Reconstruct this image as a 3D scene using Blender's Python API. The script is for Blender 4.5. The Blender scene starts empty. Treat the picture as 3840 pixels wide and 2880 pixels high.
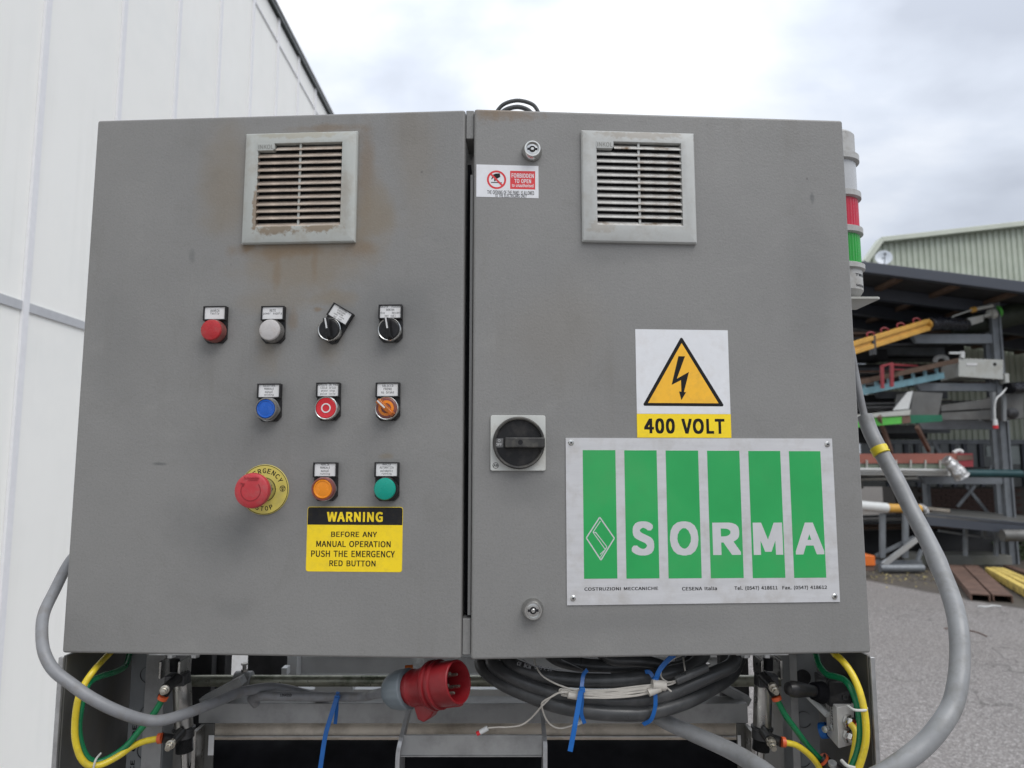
import bpy, bmesh, math, random
from mathutils import Vector, Matrix
rnd = random.Random(7)
sc = bpy.context.scene
C = sc.collection
R = math.radians

# ------------------------------------------------------------------ camera
F = 2700.0; PITCH = R(6.4); CAMZ = 1.6
cd = bpy.data.cameras.new('camera'); cam = bpy.data.objects.new('camera', cd); C.objects.link(cam)
cam.location = (0, 0, CAMZ); cam.rotation_euler = (math.pi / 2 + PITCH, 0, 0)
cd.sensor_width = 36; cd.lens = 36 * F / 3840; cd.clip_start = 0.02; cd.clip_end = 800
cd.dof.use_dof = True; cd.dof.focus_distance = 0.93; cd.dof.aperture_fstop = 7.5
sc.camera = cam

# ------------------------------------------------------------------ world, sun, exposure
w = bpy.data.worlds.new('World'); sc.world = w; w.use_nodes = True
nt = w.node_tree; N = nt.nodes; L = nt.links
for n in list(N): N.remove(n)
wo = N.new('ShaderNodeOutputWorld')
sky = N.new('ShaderNodeTexSky'); sky.sky_type = 'NISHITA'; sky.sun_disc = False
sky.sun_elevation = R(48); sky.sun_rotation = R(200)
b1 = N.new('ShaderNodeBackground'); b1.inputs[1].default_value = 0.1
L.new(sky.outputs[0], b1.inputs[0])
tc = N.new('ShaderNodeTexCoord'); mp = N.new('ShaderNodeMapping')
mp.inputs['Scale'].default_value = (1.0, 1.0, 2.1); mp.inputs['Location'].default_value = (3.1, 1.7, 0.35)
L.new(tc.outputs['Generated'], mp.inputs[0])
n1 = N.new('ShaderNodeTexNoise'); n1.inputs['Scale'].default_value = 2.0; n1.inputs['Detail'].default_value = 7
n1.inputs['Roughness'].default_value = 0.48; n1.inputs['Distortion'].default_value = 0.25
L.new(mp.outputs[0], n1.inputs['Vector'])
cr = N.new('ShaderNodeValToRGB')
cr.color_ramp.elements[0].position = 0.39; cr.color_ramp.elements[0].color = (0.50, 0.54, 0.62, 1)
cr.color_ramp.elements[1].position = 0.64; cr.color_ramp.elements[1].color = (0.95, 0.97, 1.0, 1)
e = cr.color_ramp.elements.new(0.50); e.color = (0.66, 0.71, 0.80, 1)
L.new(n1.outputs[0], cr.inputs[0])
b2 = N.new('ShaderNodeBackground')
# an overcast sky brightens towards the zenith
sp = N.new('ShaderNodeSeparateXYZ'); L.new(tc.outputs['Generated'], sp.inputs[0])
zr = N.new('ShaderNodeMapRange'); zr.interpolation_type = 'SMOOTHSTEP'; zr.inputs['From Min'].default_value = 0.0; zr.inputs['From Max'].default_value = 1.0
zr.inputs['To Min'].default_value = 0.80; zr.inputs['To Max'].default_value = 1.75
L.new(sp.outputs['Z'], zr.inputs['Value']); L.new(zr.outputs[0], b2.inputs[1])
L.new(cr.outputs[0], b2.inputs[0])
mx = N.new('ShaderNodeMixShader'); mx.inputs[0].default_value = 0.93
L.new(b1.outputs[0], mx.inputs[1]); L.new(b2.outputs[0], mx.inputs[2]); L.new(mx.outputs[0], wo.inputs[0])

sd = bpy.data.lights.new('sun', 'SUN'); sun = bpy.data.objects.new('sun', sd); C.objects.link(sun)
sd.energy = 1.5; sd.angle = R(40); sd.color = (1.0, 0.97, 0.93)
sdir = Vector((-0.42, 0.52, -0.90))         # high, soft light from behind the camera's right shoulder
sun.rotation_euler = sdir.to_track_quat('-Z', 'Y').to_euler()

sc.view_settings.view_transform = 'Standard'; sc.view_settings.look = 'None'
sc.view_settings.exposure = 0.12; sc.view_settings.gamma = 1.0

# ------------------------------------------------------------------ projection helpers
FW = Vector((0, math.cos(PITCH), math.sin(PITCH))); UP = Vector((0, -math.sin(PITCH), math.cos(PITCH)))
CAM = Vector((0, 0, CAMZ))
def ray(px, py): return FW + Vector((1, 0, 0)) * ((px - 1920) / F) + UP * ((1440 - py) / F)
def P(px, py, Y):
    d = ray(px, py); return CAM + d * (Y / d.y)
def PX(px, py, X):
    d = ray(px, py); return CAM + d * (X / d.x)
def PZ(px, py, Z=0.0):
    d = ray(px, py); return CAM + d * ((Z - CAMZ) / d.z)

# ------------------------------------------------------------------ mesh builder
def catmull(pts, n=6, closed=False):
    pts = [Vector(p) for p in pts]
    if len(pts) < 3: return pts
    out = []
    m = len(pts)
    rng = range(m) if closed else range(m - 1)
    for i in rng:
        if closed: p0, p1, p2, p3 = pts[i - 1], pts[i], pts[(i + 1) % m], pts[(i + 2) % m]
        else:
            p1, p2 = pts[i], pts[i + 1]
            p0 = pts[i - 1] if i > 0 else p1 * 2 - p2
            p3 = pts[i + 2] if i + 2 < m else p2 * 2 - p1
        for k in range(n):
            t = k / n
            out.append(0.5 * ((2 * p1) + (p2 - p0) * t + (2 * p0 - 5 * p1 + 4 * p2 - p3) * t * t + (3 * p1 - p0 - 3 * p2 + p3) * t ** 3))
    if not closed: out.append(pts[-1])
    return out

class MB:
    def __init__(s, k=1.0): s.v = []; s.f = []; s.k = k
    def add(s, vs, fs, M=None):
        o = len(s.v)
        s.v += [(M @ Vector(p)) if M is not None else Vector(p) for p in vs]
        s.f += [[i + o for i in f] for f in fs]
        return s
    def box(s, x0, x1, y0, y1, z0, z1, M=None):
        return s.add([(x0, y0, z0), (x1, y0, z0), (x1, y1, z0), (x0, y1, z0), (x0, y0, z1), (x1, y0, z1), (x1, y1, z1), (x0, y1, z1)],
                     [(0, 3, 2, 1), (4, 5, 6, 7), (0, 1, 5, 4), (1, 2, 6, 5), (2, 3, 7, 6), (3, 0, 4, 7)], M)
    def bar(s, p, q, wd, ht, up=(0, 0, 1)):
        p, q = Vector(p), Vector(q); d = (q - p); Ln = d.length; d.normalize()
        a = d.cross(Vector(up))
        if a.length < 1e-4: a = d.cross(Vector((0, 1, 0)))
        a.normalize(); b = a.cross(d)
        M = Matrix((( a.x, d.x, b.x, p.x), (a.y, d.y, b.y, p.y), (a.z, d.z, b.z, p.z), (0, 0, 0, 1)))
        return s.box(-wd / 2, wd / 2, 0, Ln, -ht / 2, ht / 2, M)
    def hexa(s, fr, bk):        # eight free corners: front quad, back quad
        return s.add(list(fr) + list(bk), [(0, 1, 2, 3), (7, 6, 5, 4), (0, 4, 5, 1), (1, 5, 6, 2), (2, 6, 7, 3), (3, 7, 4, 0)])
    def lathe(s, prof, seg=32, M=None, rib=None, caps=True):
        vs = []; fs = []
        for (r, z) in prof:
            for i in range(seg):
                a = 2 * math.pi * i / seg
                rr = r * (1 + (rib[0] * math.cos(rib[1] * a) if rib else 0))
                vs.append((rr * math.cos(a), rr * math.sin(a), z))
        for j in range(len(prof) - 1):
            for i in range(seg):
                k = (i + 1) % seg
                fs.append((j * seg + i, j * seg + k, (j + 1) * seg + k, (j + 1) * seg + i))
        if caps:
            fs.append(tuple(reversed(range(seg)))); o = (len(prof) - 1) * seg; fs.append(tuple(range(o, o + seg)))
        return s.add(vs, fs, M)
    def cyl(s, p, q, r, r2=None, seg=20):
        p, q = Vector(p), Vector(q); d = q - p
        M = Matrix.Translation(p) @ d.to_track_quat('Z', 'Y').to_matrix().to_4x4()
        return s.lathe([(r, 0), (r2 if r2 is not None else r, d.length)], seg, M)
    def axis(s, p, q, prof, seg=24):     # lathe along p->q, profile in (r, t metres)
        p, q = Vector(p), Vector(q)
        M = Matrix.Translation(p) @ (q - p).to_track_quat('Z', 'Y').to_matrix().to_4x4()
        return s.lathe(prof, seg, M)
    def tube(s, pts, r, seg=10, n=6, closed=False, flat=None, spl=True):
        sp_ = catmull(pts, n, closed) if spl else [Vector(p) for p in pts]
        m = len(sp_); vs = []; fs = []; prev = None
        for i, p in enumerate(sp_):
            if closed: t = sp_[(i + 1) % m] - sp_[i - 1]
            else: t = sp_[min(i + 1, m - 1)] - sp_[max(i - 1, 0)]
            t.normalize()
            if prev is None:
                a = t.cross(Vector((0, 1, 0)));
                if a.length < 0.1: a = t.cross(Vector((1, 0, 0)))
            else: a = prev - t * prev.dot(t)
            a.normalize(); prev = a; b = t.cross(a)
            rr = r(i / (m - 1)) if callable(r) else r
            ra, rb = (rr, rr) if not flat else (rr, flat)
            for j in range(seg):
                an = 2 * math.pi * j / seg
                if flat and seg == 4: an += math.pi / 4
                vs.append(p + a * (math.cos(an) * ra) + b * (math.sin(an) * rb))
        for i in range(m if closed else m - 1):
            for j in range(seg):
                k = (j + 1) % seg; i2 = (i + 1) % m
                fs.append((i * seg + j, i * seg + k, i2 * seg + k, i2 * seg + j))
        if not closed:
            fs.append(tuple(reversed(range(seg)))); o = (m - 1) * seg; fs.append(tuple(range(o, o + seg)))
        return s.add(vs, fs)
    def prism(s, poly, z0, z1, M=None):
        n = len(poly)
        vs = [(x, y, z0) for x, y in poly] + [(x, y, z1) for x, y in poly]
        fs = [tuple(reversed(range(n))), tuple(range(n, 2 * n))] + [(i, (i + 1) % n, n + (i + 1) % n, n + i) for i in range(n)]
        return s.add(vs, fs, M)
    def ring(s, ro, ri, z0, z1, seg=40, M=None, a0=0, a1=360):
        full = abs(a1 - a0) >= 360; m = seg if full else seg + 1
        vs = []; fs = []
        for i in range(m):
            a = R(a0 + (a1 - a0) * i / seg); c_, s_ = math.cos(a), math.sin(a)
            vs += [(ro * c_, ro * s_, z0), (ro * c_, ro * s_, z1), (ri * c_, ri * s_, z1), (ri * c_, ri * s_, z0)]
        for i in range(seg):
            k = (i + 1) % m
            for j in range(4): fs.append((i * 4 + j, k * 4 + j, k * 4 + (j + 1) % 4, i * 4 + (j + 1) % 4))
        if not full: fs += [(0, 1, 2, 3), (seg * 4 + 3, seg * 4 + 2, seg * 4 + 1, seg * 4)]
        return s.add(vs, fs, M)
    def build(s, name, m, parent=None, bev=0, ang=32, seg=2, kind=None, smooth=True):
        me = bpy.data.meshes.new(name)
        me.from_pydata([tuple(p * s.k) for p in s.v], [], s.f)
        bm = bmesh.new(); bm.from_mesh(me); bmesh.ops.recalc_face_normals(bm, faces=bm.faces); bm.to_mesh(me); bm.free()
        if smooth:
            me.shade_smooth(); me.set_sharp_from_angle(angle=R(ang))
        if m: me.materials.append(m)
        o = bpy.data.objects.new(name, me); C.objects.link(o)
        if parent: o.parent = parent
        if bev:
            b = o.modifiers.new('bevel', 'BEVEL'); b.width = bev; b.segments = seg; b.limit_method = 'ANGLE'; b.angle_limit = R(40)
            b.harden_normals = True
        if kind: o['kind'] = kind
        return o

def tag(o, label=None, cat=None, group=None, kind=None):
    if label: o['label'] = label
    if cat: o['category'] = cat
    if group: o['group'] = group
    if kind: o['kind'] = kind
    return o
def thing(name, label, cat, loc=(0, 0, 0), group=None, M=None):
    o = bpy.data.objects.new(name, None); C.objects.link(o); o.empty_display_size = 0.05
    if M is not None: o.matrix_world = M
    else: o.location = loc
    return tag(o, label, cat, group)
def rrect(x0, y0, x1, y1, r, n=4):
    out = []
    for cx, cy, a in ((x1 - r, y1 - r, 0), (x0 + r, y1 - r, 90), (x0 + r, y0 + r, 180), (x1 - r, y0 + r, 270)):
        for i in range(n + 1):
            an = R(a + 90 * i / n); out.append((cx + r * math.cos(an), cy + r * math.sin(an)))
    return out

# ------------------------------------------------------------------ materials
def lk(nt, a, b): nt.links.new(a, b)
def mixc(nt, fac, a, b, mode='MIX'):
    m = nt.nodes.new('ShaderNodeMix'); m.data_type = 'RGBA'; m.blend_type = mode
    for sock, val in ((m.inputs[0], fac), (m.inputs[6], a), (m.inputs[7], b)):
        if hasattr(val, 'links'): nt.links.new(val, sock)
        else: sock.default_value = val if not isinstance(val, (tuple, list)) else (*val[:3], 1)
    return m.outputs[2]
def noise(nt, vec, scale, detail=3, rough=0.5, dist=0, sc3=None):
    if sc3:
        mpn = nt.nodes.new('ShaderNodeMapping'); mpn.inputs['Scale'].default_value = sc3; nt.links.new(vec, mpn.inputs[0]); vec = mpn.outputs[0]
    n = nt.nodes.new('ShaderNodeTexNoise'); n.inputs['Scale'].default_value = scale; n.inputs['Detail'].default_value = detail
    n.inputs['Roughness'].default_value = rough; n.inputs['Distortion'].default_value = dist
    nt.links.new(vec, n.inputs['Vector']); return n.outputs[0]
def mrange(nt, v, a, b, c=0.0, d=1.0, smooth=False):
    m = nt.nodes.new('ShaderNodeMapRange')
    if smooth: m.interpolation_type = 'SMOOTHSTEP'
    m.inputs['From Min'].default_value = a; m.inputs['From Max'].default_value = b
    m.inputs['To Min'].default_value = c; m.inputs['To Max'].default_value = d
    nt.links.new(v, m.inputs['Value']); return m.outputs[0]
def mathn(nt, op, a, b=0.5):
    m = nt.nodes.new('ShaderNodeMath'); m.operation = op; m.use_clamp = False
    for i, val in enumerate((a, b)):
        if hasattr(val, 'links'): nt.links.new(val, m.inputs[i])
        else: m.inputs[i].default_value = val
    return m.outputs[0]
def mat(name, col, rough=0.5, metal=0.0, var=0.12, vs=25, bump=0.0, bs=300, bd=0.001, dirt=None, ds=12, da=0.5, trans=0.0, coat=0.0, spec=0.5, stretch=None, rvar=0.1, sub=0):
    m = bpy.data.materials.new(name); m.use_nodes = True; nt = m.node_tree
    bs_ = nt.nodes['Principled BSDF']
    tcn = nt.nodes.new('ShaderNodeTexCoord'); vec = tcn.outputs['Object']
    c = tuple(col)
    f = noise(nt, vec, vs, 4, 0.6, sc3=stretch)
    lo = tuple(x * (1 - var) for x in c); hi = tuple(min(1, x * (1 + var)) for x in c)
    out = mixc(nt, mrange(nt, f, 0.3, 0.7), lo, hi)
    if dirt:
        g = noise(nt, vec, ds, 6, 0.65)
        out = mixc(nt, mathn(nt, 'MULTIPLY', mrange(nt, g, 0.48, 0.72), da), out, dirt)
    lk(nt, out, bs_.inputs['Base Color'])
    if rvar:
        lk(nt, mrange(nt, noise(nt, vec, vs * 1.7, 3), 0.3, 0.7, max(0.02, rough - rvar), min(1, rough + rvar)), bs_.inputs['Roughness'])
    else: bs_.inputs['Roughness'].default_value = rough
    bs_.inputs['Metallic'].default_value = metal
    bs_.inputs['Transmission Weight'].default_value = trans
    bs_.inputs['Coat Weight'].default_value = coat
    bs_.inputs['Specular IOR Level'].default_value = spec
    if sub:
        bs_.inputs['Subsurface Weight'].default_value = sub; bs_.inputs['Subsurface Radius'].default_value = (0.01, 0.01, 0.01); bs_.inputs['Subsurface Scale'].default_value = 0.3
    if bump:
        bn = nt.nodes.new('ShaderNodeBump'); bn.inputs['Strength'].default_value = bump; bn.inputs['Distance'].default_value = bd
        lk(nt, noise(nt, vec, bs, 3, 0.55, sc3=stretch), bn.inputs['Height']); lk(nt, bn.outputs[0], bs_.inputs['Normal'])
    return m

def paint(name, col, stains=(), fine=()):
    """textured powder coat; stains = (cx, cy, rx, ry, colour, strength, noise scale) in the panel's own metres"""
    m = bpy.data.materials.new(name); m.use_nodes = True; nt = m.node_tree; b = nt.nodes['Principled BSDF']
    vec = nt.nodes.new('ShaderNodeTexCoord').outputs['Object']
    big = noise(nt, vec, 5, 4, 0.6)
    out = mixc(nt, mrange(nt, big, 0.3, 0.7), tuple(x * 0.93 for x in col), tuple(x * 1.06 for x in col))
    spk = noise(nt, vec, 420, 2, 0.5)
    out = mixc(nt, mrange(nt, spk, 0.3, 0.7), out, mixc(nt, 1.0, out, (1.05, 1.05, 1.05), 'MULTIPLY'))
    out = mixc(nt, mrange(nt, spk, 0.5, 0.28), out, mixc(nt, 1.0, out, (0.94, 0.94, 0.94), 'MULTIPLY'))
    for (cx, cy, rx, ry, sc_, st, nsc) in stains:
        a = nt.nodes.new('ShaderNodeVectorMath'); a.operation = 'SUBTRACT'; lk(nt, vec, a.inputs[0]); a.inputs[1].default_value = (cx, cy, 0)
        mm = nt.nodes.new('ShaderNodeVectorMath'); mm.operation = 'MULTIPLY'; lk(nt, a.outputs[0], mm.inputs[0]); mm.inputs[1].default_value = (1 / rx, 1 / ry, 0)
        ln = nt.nodes.new('ShaderNodeVectorMath'); ln.operation = 'LENGTH'; lk(nt, mm.outputs[0], ln.inputs[0])
        n_ = noise(nt, vec, nsc, 5, 0.6)
        d_ = mathn(nt, 'ADD', ln.outputs['Value'], mathn(nt, 'MULTIPLY', mathn(nt, 'SUBTRACT', n_, 0.5), 1.8))
        k = mathn(nt, 'MULTIPLY', mrange(nt, d_, 1.1, 0.15, smooth=True), st)
        out = mixc(nt, k, out, sc_)
    # faint vertical run marks, rubbed patches and fine scratches
    run = noise(nt, vec, 30, 4, 0.6, sc3=(1, .07, 1)); msk = noise(nt, vec, 3.2, 2)
    out = mixc(nt, mathn(nt, 'MULTIPLY', mrange(nt, run, .54, .70), mrange(nt, msk, .46, .66, 0, .42)), out, mixc(nt, 1.0, out, (0.74, 0.70, 0.64), 'MULTIPLY'))
    rub = noise(nt, vec, 11, 6, 0.7, 1.2)
    out = mixc(nt, mrange(nt, rub, .56, .74, 0, .4), out, mixc(nt, 1.0, out, (1.22, 1.22, 1.2), 'MULTIPLY'))
    out = mixc(nt, mrange(nt, rub, .44, .28, 0, .4), out, mixc(nt, 1.0, out, (0.82, 0.81, 0.78), 'MULTIPLY'))
    # small specks of dirt and chips
    sp2 = nt.nodes.new('ShaderNodeTexVoronoi'); sp2.inputs['Scale'].default_value = 26; lk(nt, vec, sp2.inputs['Vector'])
    n2 = noise(nt, vec, 9, 2)
    k = mathn(nt, 'MULTIPLY', mrange(nt, sp2.outputs['Distance'], 0.055, 0.02), mrange(nt, n2, 0.52, 0.6))
    out = mixc(nt, mathn(nt, 'MULTIPLY', k, 0.55), out, (0.07, 0.065, 0.06))
    lk(nt, out, b.inputs['Base Color']); b.inputs['Roughness'].default_value = 0.46; b.inputs['Specular IOR Level'].default_value = 0.45
    bn = nt.nodes.new('ShaderNodeBump'); bn.inputs['Strength'].default_value = 0.36; bn.inputs['Distance'].default_value = 0.0006
    h = noise(nt, vec, 300, 2, 0.45, 0.8)
    lk(nt, h, bn.inputs['Height']); lk(nt, bn.outputs[0], b.inputs['Normal'])
    return m

M_black = mat('black_plastic', (0.012, 0.012, 0.013), 0.38, var=0.3, bump=0.05, bs=900, bd=0.0002, dirt=(0.09, 0.08, 0.07), ds=60, da=0.35, spec=0.35)
M_chrome = mat('chrome', (0.62, 0.62, 0.60), 0.2, 1.0, var=0.1, dirt=(0.30, 0.27, 0.24), ds=90, da=0.5)
M_steel = mat('brushed_steel', (0.42, 0.41, 0.39), 0.32, 1.0, var=0.2, vs=60, stretch=(1, 1, 0.15), dirt=(0.18, 0.16, 0.14), ds=40, da=0.4)
M_alu = mat('aluminium', (0.62, 0.61, 0.59), 0.42, 0.25, var=0.1, vs=60, dirt=(0.35, 0.32, 0.28), ds=30, da=0.5)
M_zinc = mat('zinc_plate', (0.55, 0.56, 0.56), 0.4, 0.8, var=0.25, vs=120)
M_white = mat('white_print', (0.72, 0.72, 0.72), 0.45, var=0.04, vs=60, dirt=(0.45, 0.42, 0.37), ds=35, da=0.35)
M_sign = mat('sign_white', (0.74, 0.75, 0.77), 0.4, var=0.03, vs=50, bump=0.12, bs=700, bd=0.0003, dirt=(0.5, 0.46, 0.42), ds=45, da=0.25)
M_ink = mat('black_ink', (0.012, 0.012, 0.013), 0.6, var=0.2, spec=0.2)
M_inkgrey = mat('grey_ink', (0.035, 0.035, 0.04), 0.6, var=0.5, vs=900, spec=0.2)
M_yel = mat('sign_yellow', (0.98, 0.70, 0.012), 0.42, var=0.05, vs=40, dirt=(0.45, 0.30, 0.05), ds=80, da=0.3)
M_yel2 = mat('sign_amber', (0.94, 0.50, 0.03), 0.45, var=0.05, vs=40, bump=0.1, bs=600, bd=0.0003, dirt=(0.35, 0.22, 0.05), ds=70, da=0.25)
M_redink = mat('sign_red', (0.66, 0.035, 0.04), 0.42, var=0.06)
M_green = mat('sign_green', (0.022, 0.37, 0.095), 0.38, var=0.10, vs=8, dirt=(0.07, 0.32, 0.10), ds=7, da=0.5)
M_ventL = mat('dirty_vent_plastic', (0.43, 0.445, 0.42), 0.55, var=0.06, bump=0.1, bs=900, bd=0.0002, dirt=(0.27, 0.22, 0.16), ds=26, da=0.5)
M_ventR = mat('vent_plastic', (0.46, 0.47, 0.455), 0.55, var=0.05, bump=0.1, bs=900, bd=0.0002, dirt=(0.33, 0.30, 0.26), ds=60, da=0.4)
def add_stains(m, lst):
    nt = m.node_tree; b = nt.nodes['Principled BSDF']; out = b.inputs['Base Color'].links[0].from_socket
    vec = nt.nodes.new('ShaderNodeTexCoord').outputs['Object']
    for (cx, cy, rx, ry, colr, st, nsc) in lst:
        a = nt.nodes.new('ShaderNodeVectorMath'); a.operation = 'SUBTRACT'; lk(nt, vec, a.inputs[0]); a.inputs[1].default_value = (cx, cy, 0)
        mm = nt.nodes.new('ShaderNodeVectorMath'); mm.operation = 'MULTIPLY'; lk(nt, a.outputs[0], mm.inputs[0]); mm.inputs[1].default_value = (1 / rx, 1 / ry, 0)
        ln = nt.nodes.new('ShaderNodeVectorMath'); ln.operation = 'LENGTH'; lk(nt, mm.outputs[0], ln.inputs[0])
        d_ = mathn(nt, 'ADD', ln.outputs['Value'], mathn(nt, 'MULTIPLY', mathn(nt, 'SUBTRACT', noise(nt, vec, nsc, 5, .65), .5), 2.6))
        out = mixc(nt, mathn(nt, 'MULTIPLY', mrange(nt, d_, 1.0, .5, smooth=True), st), out, colr)
    lk(nt, out, b.inputs['Base Color'])
add_stains(M_ventL, [(-.03, -.058, .030, .010, (.20, .14, .08), .8, 90), (.03, -.056, .030, .008, (.22, .155, .09), .8, 110), (-.057, -.03, .004, .035, (.22, .15, .09), .8, 120), (0, .070, .07, .006, (.34, .30, .21), .5, 80), (.06, -.02, .008, .05, (.33, .31, .27), .4, 90)])
add_stains(M_ventR, [(0, .069, .07, .007, (.30, .26, .21), .6, 90), (-.05, -.055, .02, .012, (.34, .30, .25), .5, 110)])
M_slatL = mat('dusty_slat_plastic', (0.40, 0.33, 0.27), 0.7, var=0.25, vs=70, bump=0.3, bs=700, bd=0.0004, dirt=(0.46, 0.44, 0.40), ds=50, da=0.6)
M_slatR = mat('dusty_white_slat', (0.55, 0.54, 0.51), 0.65, var=0.12, vs=70, bump=0.2, bs=700, bd=0.0004, dirt=(0.20, 0.14, 0.09), ds=55, da=1.0)
M_void = mat('dark_recess', (0.012, 0.012, 0.014), 0.9, var=0.5, vs=90, bump=0.3, bs=300)  # near-black colour stands for the unlit depth of vents and holes
M_redcap = mat('faded_red_plastic', (0.48, 0.035, 0.045), 0.42, var=0.12, vs=50, bump=0.05, bs=600, bd=0.0003, dirt=(0.35, 0.13, 0.12), ds=60, da=0.6)
M_redlens = mat('red_lens', (0.42, 0.02, 0.025), 0.3, var=0.12, vs=60, dirt=(0.30, 0.12, 0.10), ds=80, da=0.5)
M_redbright = mat('bright_red_plastic', (0.60, 0.02, 0.03), 0.3, var=0.06)
M_greylens = mat('clouded_white_lens', (0.50, 0.48, 0.47), 0.3, var=0.07, vs=60, dirt=(0.35, 0.26, 0.20), ds=70, da=0.5)
M_blue = mat('blue_lens', (0.006, 0.10, 0.48), 0.3, var=0.15, vs=70, dirt=(0.10, 0.13, 0.22), ds=80, da=0.4)
M_amber = mat('amber_lens', (0.80, 0.26, 0.012), 0.28, var=0.12, vs=60)
M_amberclear = mat('clear_amber_lens', (0.75, 0.22, 0.03), 0.15, var=0.1, trans=0.45)
M_teal = mat('teal_lens', (0.0, 0.30, 0.22), 0.28, var=0.08)
M_rim = mat('grimy_clear_rim', (0.20, 0.19, 0.18), 0.3, var=0.25, vs=90, trans=0.2)
M_rimred = mat('red_rim', (0.22, 0.07, 0.06), 0.4, var=0.25, vs=90)
M_disc = mat('faded_yellow_disc', (0.60, 0.50, 0.11), 0.5, var=0.06, dirt=(0.40, 0.35, 0.14), ds=70, da=0.5)
M_swplate = mat('switch_plate_plastic', (0.56, 0.57, 0.54), 0.5, var=0.04, dirt=(0.36, 0.33, 0.28), ds=45, da=0.5)
M_darkring = mat('worn_dark_plastic', (0.035, 0.034, 0.032), 0.5, var=0.4, vs=60, dirt=(0.14, 0.13, 0.11), ds=50, da=0.8)
M_hose = mat('grey_hose', (0.225, 0.23, 0.24), 0.48, var=0.08, vs=30, dirt=(0.15, 0.13, 0.11), ds=45, da=0.55)
M_conduit = mat('grey_conduit', (0.25, 0.255, 0.26), 0.38, var=0.10, vs=24, bump=0.12, bs=120, bd=0.001, dirt=(0.15, 0.145, 0.13), ds=40, da=0.6)
M_cable = mat('dark_grey_cable', (0.050, 0.051, 0.052), 0.36, var=0.25, vs=18, dirt=(0.13, 0.13, 0.125), ds=34, da=0.5)
M_wire = mat('white_wire', (0.50, 0.47, 0.42), 0.5, var=0.1, vs=80)
M_tie = mat('blue_nylon', (0.007, 0.115, 0.40), 0.35, var=0.1)
M_tiewhite = mat('white_nylon', (0.55, 0.55, 0.52), 0.4)
M_ytube = mat('yellow_tube', (0.72, 0.55, 0.03), 0.3, var=0.08, dirt=(0.30, 0.24, 0.06), ds=70, da=0.4)
M_gtube = mat('green_tube', (0.006, 0.16, 0.06), 0.3, var=0.12)
M_orng = mat('orange_ring', (0.60, 0.10, 0.03), 0.45)
M_plugred = mat('plug_red', (0.21, 0.008, 0.012), 0.42, var=0.15, vs=40, bump=0.05, bs=500, bd=0.0003)
M_pluggrey = mat('plug_grey', (0.17, 0.20, 0.22), 0.5, var=0.1)
M_brass = mat('nickel_pin', (0.42, 0.39, 0.33), 0.3, 0.9)
M_sidepl = mat('stained_steel_plate', (0.13, 0.13, 0.125), 0.5, 0.55, var=0.35, vs=9, dirt=(0.14, 0.12, 0.08), ds=8, da=0.5, stretch=(1, 1, 0.35))
M_edge = mat('cut_steel_edge', (0.42, 0.42, 0.42), 0.4, 0.6, var=0.2, vs=60)
M_trunk = mat('grey_trunking', (0.19, 0.20, 0.205), 0.5, var=0.07)
M_frame = mat('machine_grey_paint', (0.33, 0.33, 0.325), 0.45, var=0.08, vs=30, bump=0.15, bs=400, bd=0.0004, dirt=(0.10, 0.095, 0.085), ds=25, da=0.4)
M_moss = mat('mossy_rod', (0.35, 0.35, 0.28), 0.35, 0.5, var=0.3, vs=40, stretch=(0.2, 1, 1), dirt=(0.025, 0.045, 0.008), ds=28, da=0.95)
M_beige = mat('beige_roller', (0.60, 0.53, 0.44), 0.5, var=0.12, vs=14, dirt=(0.15, 0.11, 0.07), ds=18, da=0.6)
M_blackroll = mat('black_rubber', (0.006, 0.006, 0.0075), 0.7, var=0.4, spec=0.12)
M_ribpanel = mat('ribbed_panel_grey', (0.62, 0.63, 0.63), 0.5, var=0.08)
M_darksteel = mat('dark_steel', (0.07, 0.07, 0.072), 0.42, 0.6, var=0.35, vs=25)
M_wallwhite = mat('white_cladding', (0.93, 0.925, 0.885), 0.5, var=0.02, vs=1.2, bump=0.04, bs=40, bd=0.001, dirt=(0.78, 0.80, 0.78), ds=1.6, da=0.3)
def streak_wall(m):
    nt = m.node_tree; b = nt.nodes['Principled BSDF']; plain = b.inputs['Base Color'].links[0].from_socket
    vec = nt.nodes.new('ShaderNodeTexCoord').outputs['Object']
    k = mathn(nt, 'MULTIPLY', mrange(nt, noise(nt, vec, 14, 5, .65, sc3=(1, 1, .035)), .5, .72), mrange(nt, noise(nt, vec, .9, 3), .42, .65, 0, .35))
    lk(nt, mixc(nt, k, plain, (.62, .62, .57)), b.inputs['Base Color'])
streak_wall(M_wallwhite)
M_jointwhite = mat('white_joint_strip', (0.80, 0.80, 0.815), 0.38, var=0.03)
M_jointgrey = mat('grey_joint_strip', (0.48, 0.49, 0.51), 0.5, var=0.05)
M_coping = mat('dark_coping', (0.03, 0.038, 0.036), 0.4)
M_hall = mat('pale_green_cladding', (0.50, 0.54, 0.45), 0.5, var=0.05, vs=3, dirt=(0.30, 0.34, 0.25), ds=2, da=0.4)
M_halltrim = mat('pale_green_trim', (0.56, 0.59, 0.50), 0.5, var=0.05, vs=3)
M_fascia = mat('dark_grey_fascia', (0.055, 0.062, 0.078), 0.45, var=0.07, vs=2)
M_rack = mat('galvanised_rack', (0.18, 0.195, 0.21), 0.5, 0.3, var=0.2, vs=4, dirt=(0.13, 0.13, 0.13), ds=3, da=0.4)
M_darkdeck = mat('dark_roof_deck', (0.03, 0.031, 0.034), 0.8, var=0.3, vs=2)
M_timber = mat('brown_timber', (0.095, 0.058, 0.038), 0.7, var=0.25, vs=6, stretch=(1, 1, 4))
M_yelbeam = mat('yellow_crane_beam', (0.60, 0.33, 0.06), 0.5, var=0.12, vs=3, dirt=(0.35, 0.19, 0.05), ds=5, da=0.6)
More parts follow.
